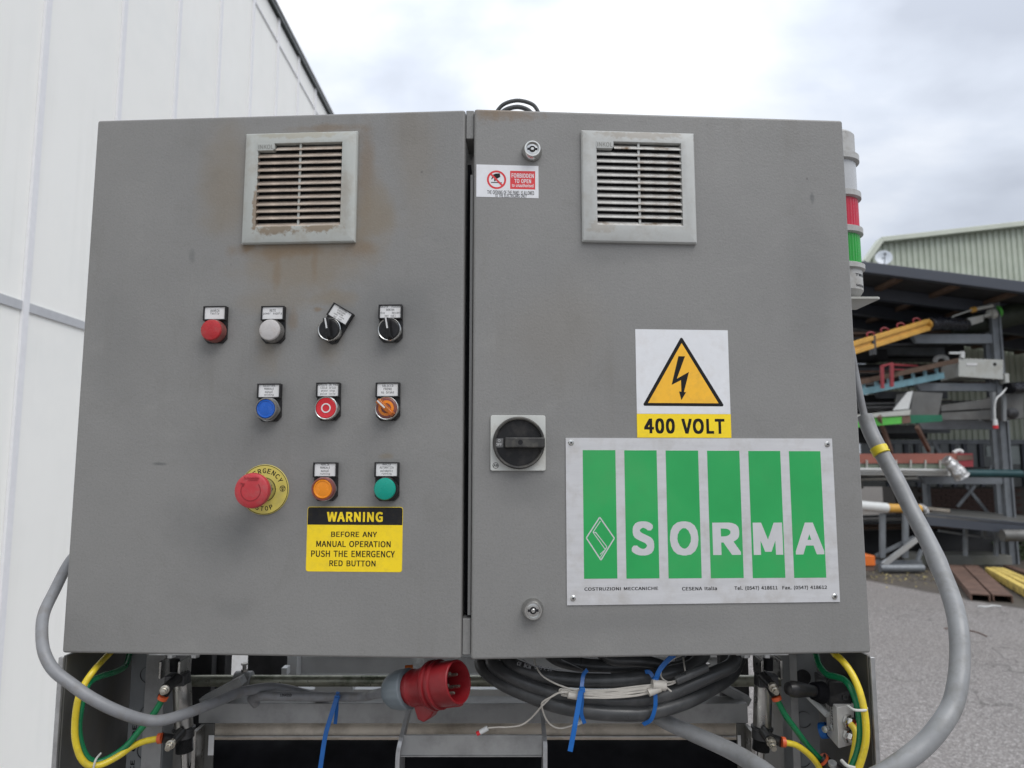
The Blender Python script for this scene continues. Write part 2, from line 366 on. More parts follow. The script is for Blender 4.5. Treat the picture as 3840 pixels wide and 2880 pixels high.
M_redpaint = mat('red_steel_paint', (0.26, 0.03, 0.038), 0.5, var=0.2, vs=5)
M_blackwrap = mat('black_stretch_film', (0.012, 0.013, 0.018), 0.28, var=0.4, vs=9, bump=0.6, bs=14, bd=0.04)
M_ltblue = mat('light_blue_paint', (0.15, 0.29, 0.34), 0.5, var=0.15, vs=4, dirt=(0.10, 0.12, 0.12), ds=6, da=0.4)
M_rust = mat('rusty_steel', (0.13, 0.078, 0.058), 0.75, var=0.35, vs=5, dirt=(0.09, 0.05, 0.035), ds=7, da=0.7, bump=0.3, bs=40, bd=0.004)
M_offwhite = mat('off_white_sheet', (0.48, 0.49, 0.46), 0.5, var=0.12, vs=4, dirt=(0.27, 0.25, 0.20), ds=4, da=0.7)
M_greensteel = mat('bright_green_paint', (0.10, 0.48, 0.07), 0.5, var=0.15, vs=4, dirt=(0.09, 0.16, 0.05), ds=8, da=0.7)
M_dkgreen = mat('dark_green_paint', (0.012, 0.13, 0.07), 0.5, var=0.15, vs=4)
M_midgrey = mat('mid_grey_sheet', (0.13, 0.13, 0.125), 0.5, 0.2, var=0.15, vs=3, dirt=(0.08, 0.07, 0.06), ds=4, da=0.5)
M_foil = mat('silver_foil', (0.50, 0.50, 0.50), 0.35, 0.7, var=0.3, vs=10, bump=0.9, bs=13, bd=0.06)
M_tealpipe = mat('dark_teal_pipe', (0.012, 0.05, 0.055), 0.4, var=0.15, vs=4)
M_redbox = mat('faded_red_board', (0.26, 0.09, 0.065), 0.6, var=0.18, vs=3)
M_conc = mat('concrete', (0.20, 0.20, 0.18), 0.85, var=0.15, vs=3, bump=0.3, bs=30, bd=0.004, dirt=(0.10, 0.11, 0.06), ds=2.5, da=0.7)
M_orange = mat('orange_plastic', (0.66, 0.15, 0.02), 0.5, var=0.1)
M_glass = mat('dark_window_glass', (0.05, 0.06, 0.06), 0.08, var=0.1, spec=0.8)
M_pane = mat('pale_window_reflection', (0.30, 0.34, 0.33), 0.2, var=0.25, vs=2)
M_brick = mat('dark_brick', (0.06, 0.035, 0.028), 0.85, var=0.3, vs=8, bump=0.2, bs=60, bd=0.003)
M_mortar = mat('mortar', (0.07, 0.062, 0.055), 0.9)
M_oldyellow = mat('flaked_yellow_timber', (0.66, 0.50, 0.13), 0.7, var=0.15, vs=4, dirt=(0.16, 0.10, 0.05), ds=9, da=0.95, stretch=(1, 1, 1))
M_pvc = mat('white_pvc', (0.60, 0.61, 0.60), 0.4, var=0.06)
M_dish = mat('pale_dish', (0.60, 0.64, 0.68), 0.35, var=0.05)
M_leaf = mat('fallen_leaf', (0.30, 0.25, 0.11), 0.8, var=0.4, vs=3)
M_hedge = mat('hedge_leaf', (0.03, 0.055, 0.015), 0.7, var=0.6, vs=2)
M_capwhite = mat('tower_white_plastic', (0.42, 0.42, 0.41), 0.5, var=0.05, dirt=(0.22, 0.20, 0.17), ds=40, da=0.7)
M_clearseg = mat('clear_segment', (0.46, 0.47, 0.48), 0.22, var=0.05)
M_redseg = mat('red_beacon', (0.50, 0.012, 0.04), 0.2, var=0.1, vs=30)
M_grnseg = mat('green_beacon', (0.012, 0.32, 0.03), 0.2, var=0.1, vs=30)
M_ytag = mat('yellow_tape', (0.70, 0.56, 0.03), 0.4)

# ------------------------------------------------------------------ text helper
# letter outlines: advance width, then closed loops of x, y in thousandths of the letter size
BOLD = {
'(':(255,[48,180,52,110,72,18,102,-62,140,-135,150,-150,188,-150,222,-132,222,-102,185,-32,155,58,140,138,135,212,140,298,155,378,185,468,222,538,222,568,188,585,148,582,105,505,78,432,52,325]),
')':(255,[12,-132,50,-150,88,-150,132,-68,160,5,185,120,190,245,180,348,165,415,132,502,88,585,48,585,12,568,12,538,52,465,80,382,98,295,102,220,98,140,80,52,52,-30,12,-102]),
'-':(261,[15,160,230,160,230,232,15,232]),
'.':(213,[32,25,45,-8,65,-20,130,-20,148,-10,158,5,158,72,135,98,60,98,38,75]),
'0':(407,[18,232,28,128,48,75,60,45,110,-5,175,-22,212,-22,280,-5,330,45,362,135,372,240,365,355,360,392,330,470,278,520,218,535,172,535,110,520,60,470,28,388,18,285],[115,242,120,342,140,408,172,448,192,455,212,450,250,408,270,332,275,265,270,182,250,110,218,68,198,60,172,68,142,102,135,122,120,175]),
'1':(407,[45,-12,360,-12,360,65,258,65,258,525,170,525,125,502,68,490,68,425,160,425,160,65,45,65]),
'2':(407,[12,-12,370,-12,370,68,175,68,230,122,238,138,292,202,332,280,342,330,348,388,338,445,310,490,260,525,202,535,115,530,75,515,62,502,42,492,12,462,12,432,45,400,85,400,130,442,160,455,192,452,228,428,242,400,248,372,235,310,220,290,192,235,125,160,125,155,12,50]),
'3':(407,[2,48,32,20,70,-2,118,-18,205,-22,268,-12,300,5,325,22,355,62,368,122,368,152,358,202,332,240,300,265,285,270,325,302,342,335,350,378,350,410,340,458,308,502,260,528,208,535,155,535,118,530,82,518,22,475,22,448,55,408,92,408,118,432,165,455,200,452,230,432,248,395,242,362,218,330,210,330,180,312,108,305,108,230,185,222,232,202,260,168,265,135,260,112,240,82,192,60,160,60,125,72,98,90,72,115,35,115,2,75]),
'4':(407,[-2,130,220,130,220,-12,315,-12,315,130,385,130,385,205,315,205,315,525,210,525,205,520,-2,200],[115,205,220,362,220,205]),
'5':(407,[2,45,30,20,52,10,62,0,115,-18,162,-22,202,-22,265,-10,308,20,318,22,325,32,355,78,370,152,370,180,355,258,320,308,272,335,225,342,155,342,140,338,140,342,150,445,345,445,345,525,60,525,42,260,75,240,115,240,130,252,168,268,208,262,242,238,262,202,268,162,260,125,242,95,205,65,155,60,120,72,92,90,70,112,32,112,2,75]),
'6':(407,[22,215,32,130,45,95,70,42,122,-5,192,-22,230,-22,285,-10,325,18,338,30,365,78,375,132,375,185,368,238,342,285,292,322,248,330,180,330,140,318,128,308,125,322,128,345,158,412,182,430,198,448,240,455,265,445,292,420,332,420,365,455,365,485,328,515,282,532,205,535,138,520,78,470,38,388,22,275],[122,185,122,200,170,245,195,255,212,255,235,248,260,225,278,178,275,125,258,88,225,60,208,58,182,65,150,98,130,142]),
'7':(407,[18,445,250,445,205,375,158,260,132,148,122,40,122,-12,222,-12,232,130,255,242,302,358,372,460,372,525,18,525]),
'8':(407,[15,108,25,62,52,25,62,15,112,-12,178,-22,215,-22,280,-12,330,15,350,40,365,65,375,110,375,138,368,185,348,222,318,252,302,260,332,298,350,332,355,362,355,410,348,452,318,498,272,525,228,532,168,532,122,525,78,498,48,450,40,412,40,365,45,338,58,310,78,285,92,275,92,270,78,262,42,228,22,190,15,150],[110,122,110,152,125,188,145,212,165,228,235,192,268,158,275,130,272,105,252,75,212,55,170,58,148,70,115,105],[135,388,138,412,150,432,180,455,202,458,220,452,248,430,262,400,265,375,252,338,238,315,220,302,170,330,145,358]),
'9':(407,[12,340,25,268,50,225,90,195,145,182,200,182,228,188,265,208,260,165,238,112,232,102,200,72,188,65,150,60,120,72,95,95,58,95,22,58,22,30,65,-2,120,-20,182,-22,255,-5,312,45,355,142,368,248,368,308,355,400,320,475,258,522,200,535,155,535,108,525,62,495,30,448,22,430,12,370],[110,348,115,392,132,428,160,452,188,455,210,448,240,418,262,368,270,320,255,300,220,270,192,258,180,258,155,265,130,288,115,318]),
'A':(444,[-15,-12,88,-10,135,145,288,145,335,-10,440,-12,440,18,268,525,158,525,-15,15],[160,220,212,390,262,220]),
'B':(478,[52,-12,262,-12,325,-5,390,22,430,68,445,128,440,208,418,248,392,262,385,272,370,275,370,280,375,280,398,305,412,338,418,402,405,458,368,498,312,520,262,525,52,525],[152,65,152,232,270,228,312,210,340,180,345,158,340,125,310,88,268,70,228,65],[152,308,152,450,252,445,288,432,310,408,315,388,312,358,290,330,250,312]),
'C':(465,[22,240,38,140,45,120,85,50,150,0,158,-5,245,-22,330,-18,372,-2,408,20,438,50,438,80,430,90,405,118,368,118,340,90,290,65,268,62,212,78,202,90,168,115,135,182,128,238,128,278,135,332,168,398,220,440,285,450,325,432,355,405,392,405,425,442,425,475,372,515,318,532,245,535,155,515,130,492,88,465,40,382,22,272]),
'D':(500,[52,-12,228,-12,322,5,398,55,438,125,445,148,458,235,458,282,442,382,398,460,325,507,230,525,52,525],[152,65,152,448,188,448,258,435,315,392,345,335,355,268,345,182,312,120,258,80,180,65]),
'E':(430,[52,-12,392,-12,392,68,152,68,152,230,348,230,348,310,152,310,152,445,382,445,382,525,52,525]),
'F':(405,[52,-12,152,-12,152,218,348,218,348,298,152,298,152,445,382,445,382,525,52,525]),
'G':(500,[22,240,42,125,65,92,88,48,135,18,158,-2,252,-22,295,-22,342,-18,405,5,448,38,448,278,245,278,245,200,352,200,352,88,328,72,295,62,220,75,168,118,135,182,128,275,138,335,170,398,225,440,298,450,335,435,370,405,408,405,440,445,440,475,390,512,345,530,252,535,162,518,88,462,48,395,35,352,22,272]),
'H':(528,[52,-12,152,-12,152,230,358,230,358,-12,458,-12,458,525,358,525,358,310,152,310,152,525,52,525]),
'I':(223,[52,-12,152,-12,152,525,52,525]),
'K':(470,[52,-12,152,-12,152,152,168,165,218,228,225,225,360,-12,468,-12,468,15,290,315,390,440,440,495,440,525,332,525,155,310,152,525,52,525]),
'L':(398,[52,-12,378,-12,378,68,152,68,152,525,52,525]),
'M':(587,[52,-12,148,-12,145,308,242,40,325,42,420,305,420,-12,515,-12,515,525,400,522,315,285,288,195,282,195,168,525,52,525]),
'N':(524,[52,-12,150,-12,148,342,350,-12,452,-12,452,525,358,525,358,175,158,522,52,525]),
'O':(538,[22,242,40,130,45,128,82,52,148,0,240,-22,280,-22,362,-5,438,52,482,140,498,272,480,385,438,462,368,518,282,535,238,535,152,518,80,460,40,385,22,275],[128,238,135,335,165,398,208,435,258,450,305,440,355,398,385,332,388,315,392,240,385,182,355,125,355,118,308,75,268,65,240,68,212,75,180,108,175,108,165,118,135,182]),
'P':(461,[52,-12,152,-12,152,192,252,192,312,200,375,230,412,278,428,350,428,378,412,448,375,492,305,520,255,525,52,525],[152,270,152,448,248,445,295,428,295,422,318,400,325,368,320,328,300,300,255,275]),
'R':(463,[52,-12,152,-12,152,205,210,205,215,200,335,-12,442,-12,440,20,325,212,325,218,360,230,398,260,422,315,428,390,418,440,410,458,378,495,318,520,268,525,52,525],[152,282,152,448,255,445,295,430,320,402,325,382,322,342,295,305,258,288]),
'S':(435,[18,52,48,25,95,-2,142,-18,192,-22,232,-22,298,-12,355,18,365,28,392,65,405,120,405,155,398,200,380,230,342,265,175,342,150,368,145,380,145,405,160,428,202,450,240,450,292,428,318,405,355,405,355,410,388,445,388,472,362,495,318,520,285,530,195,535,125,520,122,515,85,498,55,460,40,405,40,368,48,328,72,288,108,260,232,205,280,178,298,152,302,130,295,105,272,80,242,65,222,62,200,62,158,75,118,98,92,122,52,122,18,82]),
'T':(437,[5,445,160,445,160,-12,260,-12,260,445,415,445,415,525,5,525]),
'U':(523,[50,198,68,88,102,28,155,-8,232,-22,272,-22,345,-10,388,20,398,22,440,92,455,192,455,525,358,525,358,215,348,142,320,92,290,75,285,68,258,62,222,68,190,90,160,142,150,218,150,525,50,525]),
'V':(421,[-15,492,145,-10,258,-12,418,488,420,525,318,525,205,132,198,145,88,525,-15,525]),
'W':(633,[0,498,108,-10,222,-12,308,335,392,-10,507,-12,612,490,612,525,515,522,448,162,358,525,260,522,172,165,102,525,0,525]),
'X':(419,[-5,-12,98,-12,162,112,168,115,195,175,205,168,225,122,230,120,300,-12,408,-12,405,20,265,258,275,285,395,495,395,525,292,525,205,352,112,525,5,525,5,498,10,488,138,262,2,30,-5,15]),
'Y':(390,[-18,498,135,190,135,-12,235,-12,235,188,390,498,390,525,285,522,188,302,88,525,-18,525]),
'Z':(440,[18,-12,408,-12,408,68,150,68,400,455,402,525,42,525,42,445,270,445,270,440,22,62,18,52]),
'a':(412,[25,72,32,38,48,15,55,5,90,-15,132,-22,192,-20,235,-8,262,10,268,2,268,-12,355,-12,355,262,350,308,328,358,285,392,230,402,140,398,92,382,45,358,40,352,40,325,62,285,102,285,150,312,192,322,218,318,242,295,255,252,150,235,80,208,38,168,25,120],[122,98,128,122,155,150,210,172,258,180,258,105,228,80,195,62,160,58,138,70]),
'c':(375,[20,162,32,90,62,40,72,28,118,0,122,-8,195,-22,235,-22,290,-12,332,8,355,25,355,52,328,95,290,95,272,78,232,60,188,68,150,98,128,142,122,205,128,238,150,280,185,310,205,318,232,320,265,305,278,292,318,292,345,328,345,360,320,380,272,400,195,402,128,388,70,348,68,338,32,288,20,215]),
'd':(452,[20,165,30,92,60,32,112,-10,175,-22,215,-22,255,-15,298,8,300,-12,388,-12,388,570,288,570,288,385,252,400,178,402,122,390,68,348,32,288,20,212],[122,175,130,242,152,285,185,312,228,320,262,305,288,285,288,108,265,85,218,60,180,68,148,95,128,138]),
'e':(406,[20,162,32,92,42,75,52,65,68,35,122,-5,200,-22,270,-20,322,-5,360,15,360,45,340,82,298,82,275,68,242,58,195,62,150,95,128,132,122,162,372,162,375,240,365,302,338,355,290,390,230,402,182,402,125,390,68,345,32,288,20,215],[122,232,128,258,150,292,182,318,200,322,230,320,262,295,278,265,282,238,282,232]),
'h':(443,[48,-12,148,-12,148,265,192,305,220,318,245,318,260,308,272,295,282,270,288,230,288,-12,385,-12,385,272,375,330,360,362,328,390,278,402,225,402,195,398,165,385,145,370,148,570,48,570]),
'i':(211,[48,-12,148,-12,148,392,48,392],[38,480,48,458,65,448,130,448,142,455,155,472,155,530,145,545,122,555,60,552,48,545,40,532]),
'k':(405,[48,-12,145,-12,145,90,195,148,292,-12,398,-12,398,15,262,222,272,240,380,365,380,392,272,392,145,235,145,570,48,570]),
'l':(217,[48,45,50,25,60,2,85,-18,112,-22,185,-18,185,22,178,58,158,58,148,70,148,570,48,570]),
'n':(445,[48,-12,148,-12,148,265,192,305,220,318,245,318,260,308,272,295,282,270,288,230,288,-12,385,-12,385,272,380,318,360,362,328,390,278,402,225,402,170,388,138,365,135,392,48,392]),
'o':(442,[20,162,32,92,62,42,78,25,125,-8,192,-22,232,-22,295,-10,355,32,392,95,405,168,405,212,392,285,358,345,298,390,235,402,188,402,128,390,70,350,32,288,20,215],[122,172,128,240,150,285,182,312,210,320,238,315,275,285,300,228,300,152,275,95,242,68,215,60,188,65,152,92,128,140]),
'r':(290,[48,-12,148,-12,148,238,168,275,205,310,222,318,280,315,290,360,290,395,268,402,208,402,172,392,155,382,140,365,135,372,135,392,48,392]),
's':(346,[5,30,68,-8,142,-22,182,-22,242,-12,290,18,310,45,320,88,320,118,310,162,285,188,285,192,252,212,148,255,128,275,125,295,142,315,162,325,202,320,240,295,280,295,310,332,308,362,260,390,205,402,148,402,100,395,58,370,35,340,25,298,25,268,35,228,62,195,88,180,165,150,198,132,218,112,220,90,202,68,182,58,152,55,98,78,75,98,35,98,5,58]),
't':(282,[2,315,58,315,58,100,62,52,80,15,112,-12,165,-22,228,-20,272,-8,272,20,260,65,220,65,205,58,188,60,170,72,158,108,158,315,260,315,260,392,158,392,158,500,68,500,62,392,2,390]),
'u':(443,[42,105,48,62,68,18,105,-12,158,-22,215,-20,255,-8,285,15,290,10,290,-12,380,-12,380,392,280,392,280,122,242,82,208,62,185,62,168,72,155,85,145,110,140,155,140,392,42,392]),
'x':(367,[-5,-12,95,-12,160,98,168,118,172,118,192,78,250,-12,355,-12,352,20,240,188,240,198,340,355,345,365,345,392,242,392,180,275,170,285,162,305,108,392,5,392,8,358,88,238,110,195,-2,22]),
}
HEAVY = {
'0':(418,[5,220,15,115,32,78,35,62,48,32,98,-18,162,-35,225,-35,292,-18,342,32,375,122,385,228,385,290,372,405,345,468,342,482,290,532,230,548,160,548,110,532,98,532,48,482,15,400,5,298],[128,255,132,330,152,395,185,435,200,438,212,428,212,422,238,395,258,320,258,195,238,122,205,80,190,78,175,90,175,95,155,115,140,160,132,188]),
'4':(418,[-15,118,208,118,208,-25,328,-25,328,118,398,118,398,218,328,218,328,538,198,538,192,532,192,528,168,495,165,485,140,452,138,442,112,410,110,400,85,368,82,358,58,325,55,315,30,282,28,272,2,240,0,230,-15,212],[145,218,208,310,208,218]),
'A':(455,[-28,-25,98,-25,148,132,275,132,325,-25,452,-25,452,30,280,538,145,538,-28,28],[180,232,212,335,242,232]),
'B':(489,[40,-25,275,-25,338,-18,395,10,402,10,442,55,458,115,458,190,452,220,430,260,425,260,400,280,425,325,430,360,430,415,418,470,380,510,325,532,275,538,40,538],[165,78,165,220,258,215,300,198,328,168,330,148,325,130,298,100,255,82,215,78],[165,320,165,438,240,432,275,420,282,408,298,395,300,370,278,342,238,325]),
'D':(511,[40,-25,240,-25,335,-8,400,35,405,42,410,42,435,92,450,112,458,135,470,222,470,295,455,395,450,398,410,472,390,482,350,512,340,515,338,520,242,538,40,538],[165,78,165,435,175,435,245,422,302,380,315,350,320,348,332,322,340,272,340,242,332,195,295,128,282,122,245,92]),
'E':(441,[40,-25,405,-25,405,80,165,80,165,218,360,218,360,322,165,322,165,432,395,432,395,538,40,538]),
'F':(416,[40,-25,165,-25,165,205,360,205,360,310,165,310,165,432,395,432,395,538,40,538]),
'G':(511,[10,228,30,112,52,80,75,35,122,5,145,-15,240,-35,308,-35,355,-30,390,-20,435,2,460,25,460,290,232,290,232,188,340,188,340,100,315,85,292,78,232,88,225,98,220,98,212,108,208,108,180,130,148,195,140,262,150,322,182,385,208,405,212,405,230,422,235,422,238,428,292,435,322,422,358,392,420,392,452,432,452,488,402,525,358,542,315,548,240,548,150,530,145,522,132,518,128,510,122,510,75,475,72,465,68,462,65,452,60,450,28,392,10,285]),
'I':(234,[40,-25,165,-25,165,538,40,538]),
'L':(409,[40,-25,390,-25,390,80,165,80,165,538,40,538]),
'M':(598,[40,-25,160,-25,160,220,185,160,230,28,335,28,405,222,408,-25,528,-25,528,538,388,535,308,302,302,298,288,245,282,245,280,250,180,538,40,538]),
'N':(535,[40,-25,162,-25,162,280,188,235,192,232,198,218,202,215,208,200,212,198,218,182,230,168,235,152,240,150,245,135,250,132,255,118,260,115,265,100,278,85,302,35,315,20,338,-25,465,-25,465,538,345,538,345,232,328,258,305,302,300,305,278,350,272,352,268,368,255,382,240,415,228,430,212,462,200,478,195,492,182,507,170,535,40,538]),
'O':(549,[10,230,28,118,32,115,70,40,135,-12,228,-35,292,-35,302,-30,375,-18,450,40,495,128,510,232,510,285,492,398,485,405,450,475,400,515,395,515,390,522,385,522,380,530,295,548,225,548,140,530,135,522,130,522,68,472,58,448,52,445,40,415,28,398,10,288],[140,250,148,322,168,358,178,385,190,392,202,408,208,408,220,422,248,432,292,428,342,385,345,372,372,320,380,262,372,195,342,138,342,130,330,122,315,105,310,105,295,88,265,80,225,88,212,102,208,102,192,120,188,120,178,130,172,148,148,195]),
'P':(472,[40,-25,165,-25,165,180,265,180,325,188,388,218,418,255,418,260,425,265,440,338,440,390,425,460,388,505,330,530,268,538,40,538],[165,282,165,435,235,432,282,415,282,410,305,388,310,370,308,340,288,318,288,312,280,305,262,300,242,288]),
'R':(474,[40,-25,165,-25,165,192,198,192,202,188,208,172,212,170,218,155,222,152,228,138,232,135,238,120,242,118,248,102,252,100,258,85,262,82,268,68,272,65,278,50,282,48,288,32,292,30,298,15,302,12,322,-25,455,-25,455,28,448,35,435,62,430,65,408,110,402,112,380,158,375,160,370,175,358,190,352,205,348,208,372,218,405,248,410,248,432,290,440,335,440,402,428,462,390,507,330,532,280,538,40,538],[165,295,165,435,242,432,282,418,308,390,308,348,298,340,298,335,282,318,245,300]),
'S':(446,[5,40,35,12,82,-15,108,-20,130,-30,180,-35,245,-35,310,-25,368,5,378,15,378,20,405,52,418,108,418,168,408,218,402,220,388,250,380,252,370,265,365,265,355,278,320,292,312,300,305,300,215,342,208,342,198,352,180,360,160,385,162,402,180,422,215,438,228,438,258,428,288,410,305,392,368,392,368,398,400,432,400,485,388,492,375,507,330,532,298,542,260,548,182,548,122,538,70,507,70,502,38,462,28,418,28,355,40,305,45,302,60,275,85,255,90,255,95,248,168,212,192,205,212,192,220,192,268,165,268,160,285,140,285,122,260,92,230,78,200,78,170,88,130,110,105,135,40,135,32,122,18,110,18,105,5,95]),
'T':(448,[-8,432,148,432,148,-25,272,-25,272,432,428,432,428,538,-8,538]),
'V':(432,[-28,480,132,-22,270,-25,310,98,310,108,328,152,328,162,345,208,345,218,362,262,362,272,380,318,380,328,395,365,395,375,412,420,412,430,430,475,432,538,305,538,205,188,200,192,185,255,178,270,178,280,170,295,170,305,162,320,162,330,155,345,100,538,-28,538]),
'W':(644,[-12,485,-8,475,-2,438,2,428,8,390,12,380,98,-25,235,-25,260,88,305,258,305,270,310,265,380,-22,520,-25,625,478,625,538,502,535,448,258,448,242,442,245,370,538,248,535,190,298,178,260,175,238,170,245,115,538,-12,538]),
}
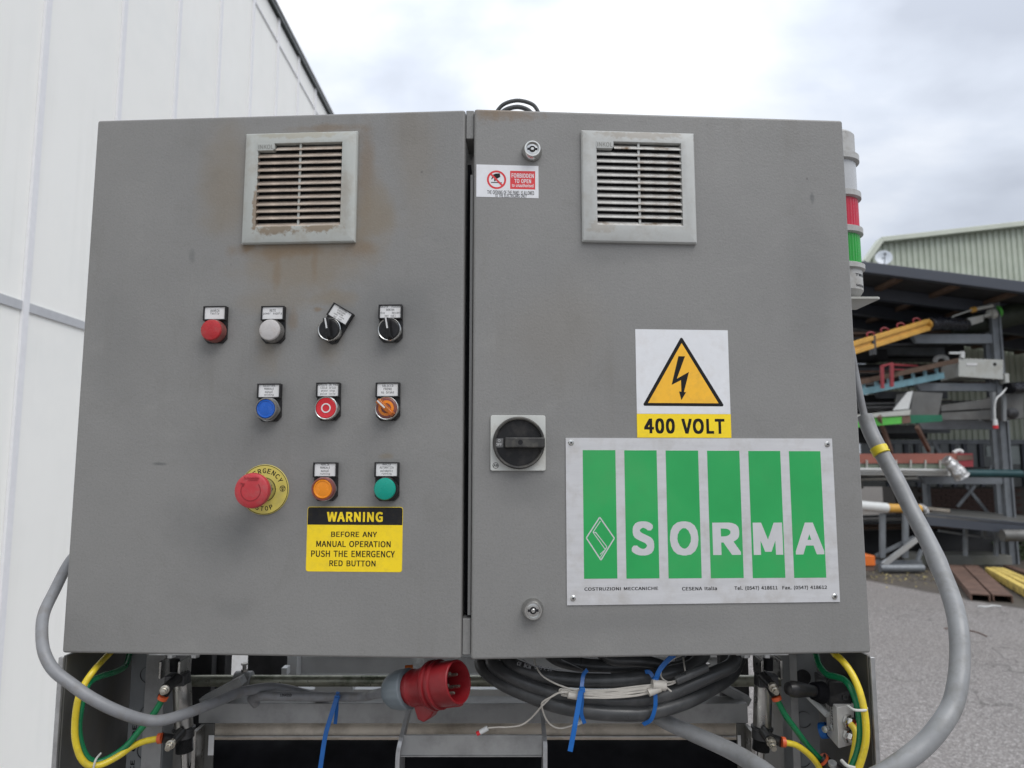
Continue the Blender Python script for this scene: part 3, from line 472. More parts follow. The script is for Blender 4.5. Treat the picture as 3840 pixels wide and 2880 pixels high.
TYPED = {
'A':(435,[8,-5,92,-2,128,130,300,130,338,-5,420,-5,420,15,262,525,165,522],[148,198,215,432,280,198]),
'B':(435,[52,-5,240,-5,295,2,355,30,388,70,400,112,392,205,352,260,315,278,365,312,382,360,382,410,372,450,328,500,262,522,52,525],[132,62,132,242,250,240,282,228,305,208,318,178,320,135,308,98,290,80,228,62],[132,310,132,458,242,455,290,430,302,385,298,355,278,328,222,310]),
'C':(435,[42,248,52,158,70,102,98,55,130,22,162,2,240,-15,308,-12,375,10,378,92,362,92,328,68,278,52,230,55,178,82,160,105,135,168,128,298,145,385,185,442,232,465,270,468,312,458,365,425,378,425,378,507,328,528,248,535,202,530,132,498,88,448,58,382]),
'D':(435,[42,-5,175,-5,262,10,332,55,360,95,378,140,390,230,388,328,378,380,335,462,262,510,172,525,42,525],[122,62,122,458,190,455,252,432,288,388,305,308,300,178,285,128,252,88,190,65]),
'E':(435,[62,-5,388,-5,388,65,145,65,145,242,372,242,372,312,145,312,145,455,382,455,382,525,62,525]),
'F':(435,[75,-5,158,-5,158,242,370,242,370,312,158,312,158,455,392,455,392,525,75,525]),
'G':(435,[30,242,35,182,55,108,82,58,118,22,155,0,225,-15,292,-12,362,15,390,38,390,272,238,272,238,205,312,205,312,72,285,58,232,52,192,62,165,80,140,115,115,212,115,305,132,385,172,442,220,465,258,468,300,458,360,415,372,415,372,498,325,522,265,535,190,530,120,498,82,460,48,390,32,320]),
'H':(435,[42,-5,122,-5,122,242,305,242,305,-5,388,-5,388,525,305,525,305,312,122,312,122,525,42,525]),
'I':(435,[65,-5,362,-5,362,65,255,65,255,455,362,455,362,525,65,525,65,455,175,455,175,65,65,65]),
'L':(435,[70,-5,402,-5,402,65,150,65,150,525,70,525]),
'M':(435,[25,-5,100,-5,100,420,182,180,248,180,328,418,328,-5,402,-5,402,525,298,522,215,275,130,525,25,525]),
'N':(435,[42,-5,122,-5,122,392,285,-2,385,-5,385,525,308,525,308,125,145,522,42,525]),
'O':(435,[35,242,40,170,58,92,78,50,108,18,162,-10,232,-15,295,0,325,20,370,88,392,200,385,378,350,470,302,515,250,532,165,530,105,500,78,468,45,382],[120,205,122,340,142,420,160,445,195,465,235,465,258,455,290,412,308,332,310,215,288,100,268,72,238,55,205,52,175,62,140,105]),
'P':(435,[62,-5,145,-5,145,205,265,205,302,212,338,228,380,268,400,320,400,408,378,465,335,502,242,525,62,525],[145,272,145,458,245,455,292,432,318,385,318,345,300,305,278,285,240,272]),
'R':(435,[45,-5,125,-5,125,215,198,215,235,202,275,152,348,-5,432,-5,422,32,345,185,318,225,288,242,315,252,350,280,370,315,378,360,365,442,352,465,305,505,218,525,45,525],[125,282,125,458,222,455,262,438,278,422,292,378,280,318,255,295,228,285]),
'S':(435,[42,365,52,315,85,272,135,245,275,205,295,188,310,152,298,92,270,68,238,55,152,58,65,100,50,100,50,15,132,-10,230,-15,290,-5,338,20,362,45,385,100,385,182,368,230,310,280,150,330,132,345,120,388,132,428,160,452,195,465,268,462,358,428,358,507,240,535,175,532,132,520,95,498,62,460,45,412]),
'T':(435,[12,455,175,455,175,-5,255,-5,255,455,418,455,418,525,12,525]),
'U':(435,[45,190,60,68,78,38,112,8,168,-12,245,-15,302,0,340,25,368,62,380,112,382,525,302,525,302,128,298,100,275,70,232,52,198,52,158,68,132,98,128,525,45,525]),
'V':(435,[15,510,165,-2,262,-5,415,525,330,522,215,85,100,520,15,525]),
'a':(435,[42,80,65,30,118,-8,152,-15,222,-12,262,2,298,38,300,-5,372,-5,372,282,362,328,345,355,298,390,228,405,145,400,70,378,70,305,170,338,238,338,285,310,300,250,172,250,95,225,65,200,50,172],[115,112,128,158,162,182,195,190,300,190,288,115,270,85,235,58,212,50,160,52,125,80]),
'b':(435,[62,-5,138,-5,138,25,162,2,210,-15,298,-5,328,12,355,42,380,95,390,140,392,218,382,288,370,322,330,375,272,402,220,405,168,390,138,362,138,548,62,548],[138,158,140,248,165,310,188,330,220,340,248,338,275,322,302,280,315,210,310,135,285,78,240,50,190,58,158,90]),
'c':(435,[62,178,82,85,108,45,140,15,182,-5,238,-15,318,-10,372,12,375,90,358,88,320,60,282,50,230,52,190,70,160,105,148,135,140,202,148,255,185,315,232,338,278,340,322,328,362,298,375,298,375,375,322,398,280,405,215,402,142,375,110,348,75,288]),
'd':(435,[38,175,60,68,85,30,118,2,155,-12,220,-15,268,2,292,25,292,-5,368,-5,368,548,292,548,292,365,248,398,210,405,150,400,90,365,60,322,48,288],[115,180,120,255,138,302,155,322,182,338,210,340,242,330,265,310,290,248,292,158,280,105,258,70,218,50,190,50,158,65,128,108]),
'e':(435,[38,178,50,102,65,70,98,30,150,-2,188,-12,268,-15,378,15,378,88,275,52,215,50,148,82,120,132,115,175,392,175,390,260,378,308,350,355,300,392,268,402,185,402,112,372,65,320,50,285],[120,235,128,272,145,302,170,325,215,340,278,325,305,292,318,248,318,235]),
'f':(435,[62,335,168,335,168,-5,240,-5,240,335,375,335,375,395,240,395,242,445,250,465,270,480,375,482,375,548,255,545,205,525,172,475,168,395,62,395]),
'g':(435,[38,178,60,75,85,38,125,5,152,-5,220,-8,262,8,292,35,288,-38,258,-82,190,-98,82,-68,82,-140,160,-158,230,-158,278,-148,318,-122,352,-72,368,-5,368,392,292,392,292,362,262,390,228,402,158,402,122,390,78,350,58,315,40,250],[115,185,120,255,152,320,185,338,212,340,240,332,262,315,290,250,292,162,280,110,258,75,210,55,158,72,130,110]),
'h':(435,[62,-5,138,-5,142,270,160,308,208,338,258,332,280,312,292,285,298,-5,370,-5,370,285,355,345,315,390,260,405,192,398,160,380,138,355,138,548,62,548]),
'i':(435,[58,-5,385,-5,385,55,258,55,258,395,85,395,85,335,185,335,185,55,58,55],[185,455,258,455,258,548,185,548]),
'k':(435,[78,-5,152,-5,152,152,192,190,335,-5,422,-5,420,12,250,240,398,382,398,395,310,395,152,242,152,548,78,548]),
'l':(435,[50,490,152,490,152,130,172,48,205,12,232,0,365,-5,365,60,265,62,242,80,230,110,228,550,50,550]),
'm':(435,[32,-5,100,-5,102,285,110,320,132,340,165,332,178,308,182,-5,250,-5,252,288,262,325,285,340,302,340,320,328,330,290,332,-5,400,-5,400,280,390,348,368,388,338,402,280,402,255,390,235,365,215,392,180,405,130,400,102,378,100,395,32,395]),
'n':(435,[62,-5,138,-5,142,270,160,308,208,338,258,332,280,312,292,285,298,-5,370,-5,370,285,355,345,315,390,282,402,212,402,168,385,138,355,138,395,62,395]),
'o':(435,[42,170,65,68,110,12,160,-10,195,-15,260,-12,292,-2,348,40,378,102,388,205,385,248,365,320,335,362,275,398,202,405,138,392,82,350,62,315,45,250],[120,185,130,270,162,322,192,338,222,340,260,328,285,302,305,248,308,160,295,108,268,68,230,50,200,50,165,65,135,105]),
'p':(435,[60,-152,135,-152,135,28,158,5,195,-12,275,-12,330,15,370,70,390,152,382,282,350,352,295,395,245,405,200,402,152,380,138,360,135,395,60,395],[135,185,142,262,172,320,190,332,232,340,280,318,308,260,312,158,300,105,275,68,240,50,202,52,175,68,148,110]),
'q':(435,[42,168,65,65,95,22,128,-2,168,-15,230,-15,270,0,298,25,298,-155,372,-155,372,392,298,392,298,360,272,385,225,402,158,400,110,378,82,350,52,285],[120,182,132,280,165,325,192,338,225,338,262,318,292,255,298,162,285,105,258,65,212,48,160,65,132,108]),
'r':(435,[120,-5,195,-5,198,230,228,300,268,328,302,335,352,330,408,305,405,382,338,405,270,400,232,382,195,340,195,395,120,395]),
's':(435,[70,8,150,-12,230,-15,295,0,340,32,362,82,362,142,348,180,325,202,290,220,162,252,148,272,145,292,162,325,205,340,265,338,345,308,345,382,272,402,205,405,132,390,92,360,70,295,72,250,90,212,140,180,255,150,282,128,288,95,270,68,230,50,165,52,70,85]),
't':(435,[40,335,145,335,145,98,168,30,188,12,232,-2,365,-5,365,55,255,60,232,75,220,105,220,335,365,335,365,395,220,395,220,505,145,505,145,395,40,395]),
'u':(435,[62,125,82,38,110,5,132,-8,165,-15,235,-10,270,8,295,38,298,-5,370,-5,370,395,298,395,292,125,260,68,210,50,168,62,140,110,138,395,62,395]),
'w':(435,[-5,380,85,-5,158,-5,212,190,270,-2,342,-5,435,395,360,395,298,105,248,280,182,280,130,102,70,392,-5,395]),
'y':(435,[32,378,180,10,165,-35,135,-80,110,-90,60,-90,60,-152,155,-150,190,-132,228,-80,405,378,405,395,328,395,220,105,110,395,32,395]),
}
from mathutils.geometry import tessellate_polygon
_gc = {}
def glyph(st, ch):
    if (st, ch) not in _gc:
        tb = {'b': BOLD, 'x': HEAVY, 'm': TYPED}[st]
        g = tb.get(ch) or BOLD.get(ch) or HEAVY[ch]
        lp_ = [[Vector((l[i] / 1000, l[i + 1] / 1000, 0)) for i in range(0, len(l), 2)] for l in g[1:]]
        _gc[(st, ch)] = (g[0] / 1000, [p for l in lp_ for p in l], [tuple(t) for t in tessellate_polygon(lp_)])
    return _gc[(st, ch)]
def tgeo(s, off=0.0):
    st = 'x' if off >= .06 else 'm' if off == .012 else 'b'
    vs = []; fs = []; x = 0.0
    for ch in s:
        if ch == ' ': x += .602 if st == 'm' else .28; continue
        ad, gv, gf = glyph(st, ch); o = len(vs)
        vs += [v + Vector((x, 0, 0)) for v in gv]; fs += [tuple(i + o for i in f) for f in gf]
        x += ad + (.03 if st == 'x' else 0)
    return vs, fs
def fit_text(mb, s, x0, y0, x1, y1, z, off=0.0, fn=None):
    vs, fs = tgeo(s, off)
    ax, bx = min(v.x for v in vs), max(v.x for v in vs); ay, by = min(v.y for v in vs), max(v.y for v in vs)
    out = [Vector((x0 + (v.x - ax) / (bx - ax) * (x1 - x0), y0 + (v.y - ay) / (by - ay) * (y1 - y0), z)) for v in vs]
    if fn: out = [fn(p) for p in out]
    mb.add(out, fs)

# ================================================================== SETTING
# ground: one sheet
def ground():
    m = bpy.data.materials.new('asphalt'); m.use_nodes = True; nt = m.node_tree; b = nt.nodes['Principled BSDF']
    vec = nt.nodes.new('ShaderNodeTexCoord').outputs['Object']
    st = nt.nodes.new('ShaderNodeTexVoronoi'); st.inputs['Scale'].default_value = 120; lk(nt, vec, st.inputs['Vector'])
    r_ = nt.nodes.new('ShaderNodeSeparateColor'); lk(nt, st.outputs['Color'], r_.inputs[0])
    base = mixc(nt, mrange(nt, noise(nt, vec, 0.7, 5, 0.6), 0.3, 0.7), (0.215, 0.197, 0.187), (0.26, 0.24, 0.228))
    base = mixc(nt, mrange(nt, r_.outputs[0], 0.62, 1.0), base, (0.50, 0.48, 0.46))
    base = mixc(nt, mrange(nt, r_.outputs[1], 0.6, 1.0, 0, 0.75), base, (0.06, 0.055, 0.052))
    base = mixc(nt, mrange(nt, noise(nt, vec, 30, 3, 0.6), 0.35, 0.7, 0, 0.5), base, (0.11, 0.10, 0.095))
    # damp, mossy dirt along the rack
    sx = nt.nodes.new('ShaderNodeSeparateXYZ'); lk(nt, vec, sx.inputs[0])
    a = PZ(3290, 2185); c_ = PZ(3840, 2288); k = (c_.y - a.y) / (c_.x - a.x)
    d_ = mathn(nt, 'SUBTRACT', sx.outputs['Y'], mathn(nt, 'MULTIPLY', sx.outputs['X'], k))
    d_ = mathn(nt, 'ADD', d_, mathn(nt, 'MULTIPLY', noise(nt, vec, 1.3, 4), 0.7))
    o = a.y - k * a.x
    wet = mathn(nt, 'MULTIPLY', mrange(nt, d_, o + 0.25, o + 0.6), 0.85)
    base = mixc(nt, wet, base, mixc(nt, mrange(nt, noise(nt, vec, 2.2, 5), 0.4, 0.65), (0.055, 0.045, 0.035), (0.075, 0.06, 0.04)))
    lk(nt, base, b.inputs['Base Color']); b.inputs['Roughness'].default_value = 0.8
    big = noise(nt, vec, .35, 4, .6)
    base = mixc(nt, mrange(nt, big, .42, .62, 0, .5), base, mixc(nt, 1.0, base, (.74, .72, .70), 'MULTIPLY'))
    crk = nt.nodes.new('ShaderNodeTexVoronoi'); crk.feature = 'DISTANCE_TO_EDGE'; crk.inputs['Scale'].default_value = .45
    wv = nt.nodes.new('ShaderNodeVectorMath'); wv.operation = 'ADD'; lk(nt, vec, wv.inputs[0]); nv = nt.nodes.new('ShaderNodeTexNoise'); nv.inputs['Scale'].default_value = 2.5; lk(nt, vec, nv.inputs['Vector']); lk(nt, nv.outputs['Color'], wv.inputs[1]); lk(nt, wv.outputs[0], crk.inputs['Vector'])
    base = mixc(nt, mrange(nt, crk.outputs['Distance'], .006, .001, 0, .6), base, (.06, .055, .05))
    lk(nt, base, b.inputs['Base Color'])
    bn = nt.nodes.new('ShaderNodeBump'); bn.inputs['Strength'].default_value = 0.5; bn.inputs['Distance'].default_value = 0.006
    lk(nt, st.outputs['Distance'], bn.inputs['Height']); lk(nt, bn.outputs[0], b.inputs['Normal'])
    g = MB().add([(-300, -300, 0), (300, -300, 0), (300, 500, 0), (-300, 500, 0)], [(0, 1, 2, 3)]).build('ground', m, kind='structure')
    tag(g, 'speckled grey asphalt yard, damp and brown along the storage rack')
ground()

# white panelled building on the left: a wall plane of X = const
XW = -2.35
def white_building():
    t = thing('white_building', 'white panel clad industrial building receding on the left', 'building', (XW, 6, 0))
    def loc(x, y, z): return (x - XW, y - 6, z)
    top = PX(1222, 415, XW).z; sub = PX(1183, 415, XW).z
    mid = PX(160, 1172, XW).z
    ys = [PX(143, 430, XW).y + k * 0.677 for k in range(-9, 34)]
    me_cache = {}
    def panel(y0, y1, z0, z1):
        key = (round(y1 - y0, 4), round(z1 - z0, 4))
        if key not in me_cache:
            o = MB().box(-0.05, 0, 0.004, (y1 - y0) - 0.004, 0.006, (z1 - z0) - 0.006).build('wall_panel', M_wallwhite, t)
            me_cache[key] = o.data
        else:
            o = bpy.data.objects.new('wall_panel', me_cache[key]); C.objects.link(o); o.parent = t
        o.location = loc(XW, y0, z0)
    def strip(name, x0, x1, y0, y1, z0, z1, m):
        key = (name, round(y1 - y0, 4), round(z1 - z0, 4))
        if key not in me_cache:
            o = MB().box(x0, x1, 0, y1 - y0, 0, z1 - z0).build(name, m, t, bev=0.006); me_cache[key] = o.data
        else:
            o = bpy.data.objects.new(name, me_cache[key]); C.objects.link(o); o.parent = t
        o.location = loc(XW, y0, z0)
    for i in range(len(ys) - 1):
        panel(ys[i], ys[i + 1], 0, mid); panel(ys[i], ys[i + 1], mid, sub); panel(ys[i], ys[i + 1], sub, top)
        strip('joint_cover', 0.001, 0.016, ys[i] - 0.021, ys[i] + 0.021, 0, top + 0.01, M_jointwhite)
        strip('horizontal_joint', 0.001, 0.010, ys[i] + 0.022, ys[i + 1] - 0.022, mid - 0.022, mid + 0.022, M_jointgrey)
        strip('parapet_joint', 0.001, 0.011, ys[i] + 0.022, ys[i + 1] - 0.022, sub - 0.012, sub + 0.012, M_jointwhite)
    y0, y1 = ys[0], ys[-1]
    MB().box(-0.4, 0.035, y0 - 6, y1 - 6, top + 0.012, top + 0.065).build('coping', M_coping, t)
    MB().box(-0.4, 0.045, y0 - 6, y1 - 6, top + 0.067, top + 0.080).build('coping_lip', M_jointwhite, t)
    MB().box(-14, -0.052, y0 - 6, y1 - 6, 0, top).build('building_core', M_wallwhite, t)
white_building()

# ------------------------------------------------------------------ hall + storage rack, right
YH = 15.5
def pb(mb, x0, y0, x1, y1, Y, dep):
    """box whose front face spans the given picture rectangle at distance Y, with its real depth"""
    a = P(x0, y0, Y); b = P(x1, y1, Y)
    mb.box(min(a.x, b.x), max(a.x, b.x), Y, Y + dep, min(a.z, b.z), max(a.z, b.z)); return mb
def quadbox(mb, pts, Y, dep):
    fr = [P(x, y, Y) for x, y in pts]; bk = [p + Vector((0, dep, 0)) for p in fr]
    mb.hexa(fr, bk); return mb
def pt(px, py, Y): return P(px, py, Y)

def hall():
    t = thing('green_hall', 'pale green corrugated hall behind the storage rack', 'building', (11.5, YH, 0))
    def L0(v): return Vector(v) - Vector((11.5, YH, 0))
    pL, pR = P(3215, 975, YH), P(4150, 830, YH)
    apex = P(3292, 912, YH); a2 = P(3840, 850, YH)
    def topz(x):
        if x < apex.x:
            return apex.z + (x - apex.x) * (P(3240, 985, YH).z - apex.z) / (P(3240, 985, YH).x - apex.x)
        return apex.z + (x - apex.x) * (a2.z - apex.z) / (a2.x - apex.x)
    pitch = (P(3100, 1000, YH) - P(3078, 1000, YH)).x
    x = P(3225, 1000, YH).x; zb = 3.0; k = 0; sheet = None; cnt = 0
    winTop = P(3500, 1652, YH).z; winBot = P(3500, 1830, YH).z
    xe = pR.x + 6
    x0 = x
    while x < xe:
        mb = MB(); wdt = 0
        for j in range(6):                      # one sheet = six ribs
            xs = [x, x + pitch * 0.12, x + pitch * 0.5, x + pitch * 0.62, x + pitch]
            dy = [0, -0.035, -0.035, 0, 0]
            for a in range(4):
                za, zb_ = max(topz(xs[a]), winTop + .3), max(topz(xs[a + 1]), winTop + .3)
                o = [L0((xs[a], YH + dy[a], winTop)), L0((xs[a + 1], YH + dy[a + 1], winTop)), L0((xs[a + 1], YH + dy[a + 1], zb_)), L0((xs[a], YH + dy[a], za))]
                mb.add(o, [(0, 1, 2, 3)])
            x += pitch
        mb.build('cladding_sheet', M_hall, t, smooth=False)
    # verge trim
    tr = MB()
    for a, b in ((P(3232, 996, YH), apex), (apex, P(4200, 809, YH))):
        aa, bb = a.copy(), b.copy(); aa.y = bb.y = YH - 0.1
        aa.z = topz(aa.x) + 0.03; bb.z = topz(bb.x) + 0.03
        tr.bar(L0(aa), L0(bb), 0.2, 0.11)
    tr.build('verge_trim', M_halltrim, t, bev=0.01)
    # roof and body behind, so the hall has depth
    core = MB(); ax, bx = x0, xe
    fr = [L0((ax + .5, YH + 0.06, 0)), L0((bx, YH + 0.06, 0)), L0((bx, YH + 0.06, topz(bx) - .15)), L0((apex.x + .1, YH + 0.06, apex.z - .15)), L0((ax + .5, YH + 0.06, topz(ax + .5) - .15))]
    bk = [p + Vector((0, .5, 0)) for p in fr]
    core.add(fr + bk, [(4, 3, 2, 1, 0), (5, 6, 7, 8, 9)] + [(i, (i + 1) % 5, 5 + (i + 1) % 5, 5 + i) for i in range(5)])
    core.build('hall_core', M_mortar, t, smooth=False)
    # window band
    xs = [3225, 3330, 3350, 3400, 3440, 3520, 3575, 3620, 3680, 3755, 3840, 3930]
    for i in range(len(xs) - 1):
        a, b = P(xs[i], 1665, YH), P(xs[i + 1], 1825, YH)
        f = MB().box(a.x - 11.5 + .01, b.x - 11.5 - .01, -0.03, 0.03, b.z, a.z).build('window', M_glass, t)
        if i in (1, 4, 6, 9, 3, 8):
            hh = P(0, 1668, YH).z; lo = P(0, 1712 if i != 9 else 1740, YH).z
            MB().box(a.x - 11.5 + .07, b.x - 11.5 - .07, -0.045, -0.032, lo, hh - 0.03).build('pane_reflection', M_pane, f)  # pale sheet: a reflection in the glass painted as plain colour
        MB().box(b.x - 11.5 - .035, b.x - 11.5 + .035, -0.08, -0.031, b.z, a.z).build('mullion', M_fascia, t)
    a, b = P(3225, 1650, YH), P(3930, 1665, YH)
    MB().box(a.x - 11.5, b.x - 11.5, -0.1, 0.05, b.z, a.z).build('window_head', M_rack, t)
    # brick plinth, bricks one by one
    z1 = P(3500, 1832, YH).z; bw, bh = 0.215, 0.075
    mesh = MB().box(0, bw - .012, -0.012, 0.03, 0, bh - .012).build('brick', M_brick, t)
    me = mesh.data; first = True
    zz = z1 - bh; row = 0; xa = P(3450, 1832, YH).x; n = 0
    while zz > z1 - 0.98:
        xx = xa + (row % 2) * bw / 2
        while xx < P(3800, 1832, YH).x:
            if first: o = mesh; first = False
            else:
                o = bpy.data.objects.new('brick', me); C.objects.link(o); o.parent = t
            o.location = (xx - 11.5, rnd.uniform(-.004, .004), zz); xx += bw; n += 1
        zz -= bh; row += 1
hall()

d = MB(); c0 = P(3314, 966, YH - 0.6); nrm = Vector((-0.35, -1, 0.25)).normalized()
Md = Matrix.Translation(c0) @ nrm.to_track_quat('Z', 'Y').to_matrix().to_4x4()
ds_ = thing('satellite_dish', 'pale round dish on the gable of the green hall', 'dish', c0)
Mi = Matrix.Translation(-c0)
MB().lathe([(0.02, -0.05), (0.10, -0.035), (0.165, 0.0), (0.168, 0.006), (0.155, 0.006), (0.09, -0.02), (0.01, -0.035)], 28, Mi @ Md).build('reflector', M_dish, ds_)
MB().cyl(Mi @ (Md @ Vector((0, -0.16, 0))), Mi @ (Md @ Vector((0, -0.02, 0.2))), 0.008).cyl(Mi @ (Md @ Vector((0, -0.02, 0.2))), Mi @ (Md @ Vector((0, -0.0, 0.15))), 0.025).build('feed_arm', M_rack, ds_)
MB().cyl((0, 0.02, 0), (0.05, 0.62, -0.12), 0.02).build('wall_bracket', M_rack, ds_)

# canopy roof over the rack; unseen ends lengthened to block skylight
def canopy():
    Y0 = 11.2; t = thing('rack_canopy', 'dark grey sloping canopy roof over the storage rack', 'canopy', (8, Y0, 0))
    o = Vector((8, Y0, 0))
    tl, tr = P(2440, 880, Y0), P(5240, 1229, Y0)
    bl, br = P(2440, 917, Y0), P(5240, 1277, Y0)
    fr = [v - o for v in (bl, br, tr, tl)]
    MB().hexa(fr, [p + Vector((0, 0.12, 0)) for p in fr]).build('fascia', M_fascia, t, bev=0.01)
    f2 = [v - o + Vector((0, 0.125, 0)) for v in (tl + Vector((0, 0, -0.13)), tr + Vector((0, 0, -0.13)), tr + Vector((0, 0, -0.03)), tl + Vector((0, 0, -0.03)))]
    MB().hexa(f2, [p + Vector((0, 4.1, 0)) for p in f2]).build('roof_deck', M_darkdeck, t)
    sl = (tr - tl).normalized()
    for k, yy in enumerate((0.9, 2.0, 3.1)):
        a = tl - o + Vector((0, yy, -0.24)); b = tr - o + Vector((0, yy, -0.24))
        MB().bar(a, b, 0.12, 0.2).build('purlin', M_fascia, t)
    for k in range(13):
        q = tl - o + (tr - tl) * (0.03 + k * 0.078) + Vector((0, 0, -0.17))
        MB().bar(q + Vector((0, 0.14, 0)), q + Vector((0, 4.1, 0)), 0.10, 0.07).build('rafter', M_timber, t)
canopy()

# cantilever rack
def rack():
    YR = 11.9; o = Vector((8.0, YR, 0)); t = thing('storage_rack', 'galvanised cantilever rack with four tiers of arms under the canopy', 'rack', o)
    colx = [(3755, 3790), (3800, 3832)]
    for i, (xa, xb) in enumerate(colx):
        a, b = P(xa, 1700, YR), P(xb, 1700, YR)
        mb = MB(); w_ = b.x - a.x; yy = -0.02 + 0.5 * i
        mb.box(a.x - 8, a.x - 8 + .03, yy, yy + .08, 0.0, P(0, 1120, YR).z - .05)
        mb.box(b.x - 8 - .03, b.x - 8, yy, yy + .08, 0.0, P(0, 1120, YR).z - .05)
        mb.box(a.x - 8 + .03, b.x - 8 - .03, yy + .03, yy + .05, 0.0, P(0, 1120, YR).z - .05)
        mb.build('upright', M_rack, t)
    xr = P(3756, 1700, YR).x
    arms = [(3427, 1253, 1287), (3440, 1437, 1466), (3447, 1577, 1610), (3460, 1787, 1815)]
    for (xl, ya, yb) in arms:
        a, b = P(xl, ya, YR), P(xl, yb, YR)
        A_, B_ = Vector((a.x + .07, YR, a.z)), b
        for yy in (0, 1.35):
            q = MB()
            q.box(a.x + .02 - 8, xr - 8, yy, yy + .012, b.z, a.z).box(a.x + .02 - 8, xr - 8, yy + .013, yy + .10, a.z - .012, a.z).box(a.x + .06 - 8, xr - 8, yy + .013, yy + .10, b.z, b.z + .012)
            q.hexa([Vector((a.x - 8 - .06, yy - .012, a.z + .03)), Vector((a.x - 8 - .03, yy - .012, a.z + .03)), Vector((a.x - 8 + .08, yy - .012, b.z)), Vector((a.x - 8 + .05, yy - .012, b.z))],
                   [Vector((a.x - 8 - .06, yy + .1, a.z + .03)), Vector((a.x - 8 - .03, yy + .1, a.z + .03)), Vector((a.x - 8 + .08, yy + .1, b.z)), Vector((a.x - 8 + .05, yy + .1, b.z))])
            q.build('arm', M_rack, t)
    a = P(3475, 1815, 13.2); b = P(3495, 1930, 13.2)
    MB().box(a.x - 8, b.x - 8, 1.3, 1.45, 0, a.z).build('upright', M_rack, t)
    # diagonal braces
    q = MB(); q.bar(P(3590, 1900, 12.6) - o, P(3655, 1822, 12.6) - o, .03, .05)
    q.build('brace', M_rack, t)
    q = MB(); q.bar(P(3622, 1822, 12.64) - o, P(3708, 1928, 12.64) - o, .03, .05)
    q.build('brace', M_rack, t)
    q = MB(); q.bar(P(3695, 1790, 12.7) - o, P(3760, 1690, 12.7) - o, .03, .05)
    q.build('brace', M_rack, t)
    q = MB(); q.bar(P(3500, 1655, 12.9) - o, P(3525, 1700, 12.9) - o, .03, .06)
    q.build('brace', M_rack, t)
rack()
MB().box(P(3460, 2085, 11.75).x, P(3796, 2085, 11.75).x, 11.75, 12.35, 0, P(3500, 2083, 11.75).z).build('concrete_base', M_conc, bev=0.02)
tag(bpy.data.objects['concrete_base'], 'mossy concrete block under the storage rack', 'plinth')

# yellow crane beam on the top tier
def bgthing(name, label, cat, px, py, Y, group=None):
    o = P(px, py, Y); return thing(name, label, cat, o, group), o
t, o = bgthing('yellow_beam', 'long yellow steel beam with red hooks on the top rack tier', 'beam', 3340, 1260, 11.0)
a, b = P(3120, 1330, 10.4), P(3478, 1218, 11.6)
dv = (b - a).normalized(); upv = Vector((0, 0, 1))
MB().bar(a - o + upv * .062, b - o + upv * .062, 0.10, 0.065).bar(a - o - upv * .062, b - o - upv * .062, 0.10, 0.065).bar(a - o, b - o, 0.04, 0.06).build('beam_profile', M_yelbeam, t, bev=0.006)
MB().axis(b - o - dv * .02, b - o + dv * .06, [(0.08, 0), (0.085, .03), (0.07, .08)], 20).build('end_cap', M_yelbeam, t, bev=0)
MB().bar(a - o + dv * 1.0 + upv * .09, a - o + dv * 1.0 - upv * .2, 0.12, 0.05, up=(1, 0, 0)).build('clamp', M_darksteel, t)
for px in (3258, 3310, 3372, 3436):
    f_ = (px - 3120) / 358.0; q = a - o + (b - a) * f_ + upv * .085
    mb = MB(); mb.tube([q + Vector((-.05, 0, -.02)), q + Vector((-.06, 0, .05)), q + Vector((0, 0, .075)), q + Vector((.05, 0, .05)), q + Vector((.05, 0, .02))], 0.011, 8)
    mb.build('hook', M_redpaint, t)
mb = MB(); mb.tube([P(3485, 1215, 11.6), P(3530, 1212, 11.7), P(3580, 1215, 11.8), P(3622, 1218, 11.9)], lambda s: 0.102 + 0.005 * math.sin(s * 17) , 14)
tag(mb.build('wrapped_bundle', M_blackwrap), 'black film wrapped bundle beyond the end of the yellow beam', 'bundle')
t, o = bgthing('gear_unit', 'grey green gear unit with a green pulley by the tarpaulin roll', 'gear unit', 3665, 1200, 11.9)
q = MB(); quadbox(q, [(3628, 1225), (3690, 1205), (3688, 1180), (3630, 1192)], 11.85, .25); q.v = [v - o for v in q.v]; q.build('gear_case', M_offwhite, t, bev=.01)
q = MB(); q.cyl(P(3688, 1187, 11.9) - o, P(3722, 1175, 11.9) - o, .035).cyl(P(3712, 1181, 11.9) - o, P(3728, 1175, 11.9) - o, .09); q.build('shaft', M_offwhite, t)
q = MB(); q.cyl(P(3736, 1170, 11.95) - o, P(3744, 1168, 11.95) - o, .11); q.build('pulley', M_greensteel, t)
q = MB(); q.cyl(P(3570, 1188, 11.8) - o, P(3645, 1162, 11.8) - o, .014).cyl(P(3655, 1160, 11.8) - o, P(3722, 1146, 11.8) - o, .03); q.build('spindle', M_offwhite, t)
q = MB(); q.cyl(P(3643, 1163, 11.8) - o, P(3658, 1159, 11.8) - o, .045); q.build('knob', M_yelbeam, t)
t, o = bgthing('tarpaulin_roll', 'big dark green rolled tarpaulin on the right end of the top tier', 'roll', 3800, 1180, 12.2)
MB().tube([P(3560, 1238, 12.3) - o, P(3700, 1205, 12.2) - o, P(3800, 1178, 12.1) - o, P(4000, 1130, 12.0) - o], lambda s: .12 + .08 * min(1, s * 2.2), 18).build('roll', mat('dark_green_tarp', (0.03, 0.038, 0.026), .6, var=.3, vs=3, bump=.4, bs=6, bd=.03), t)

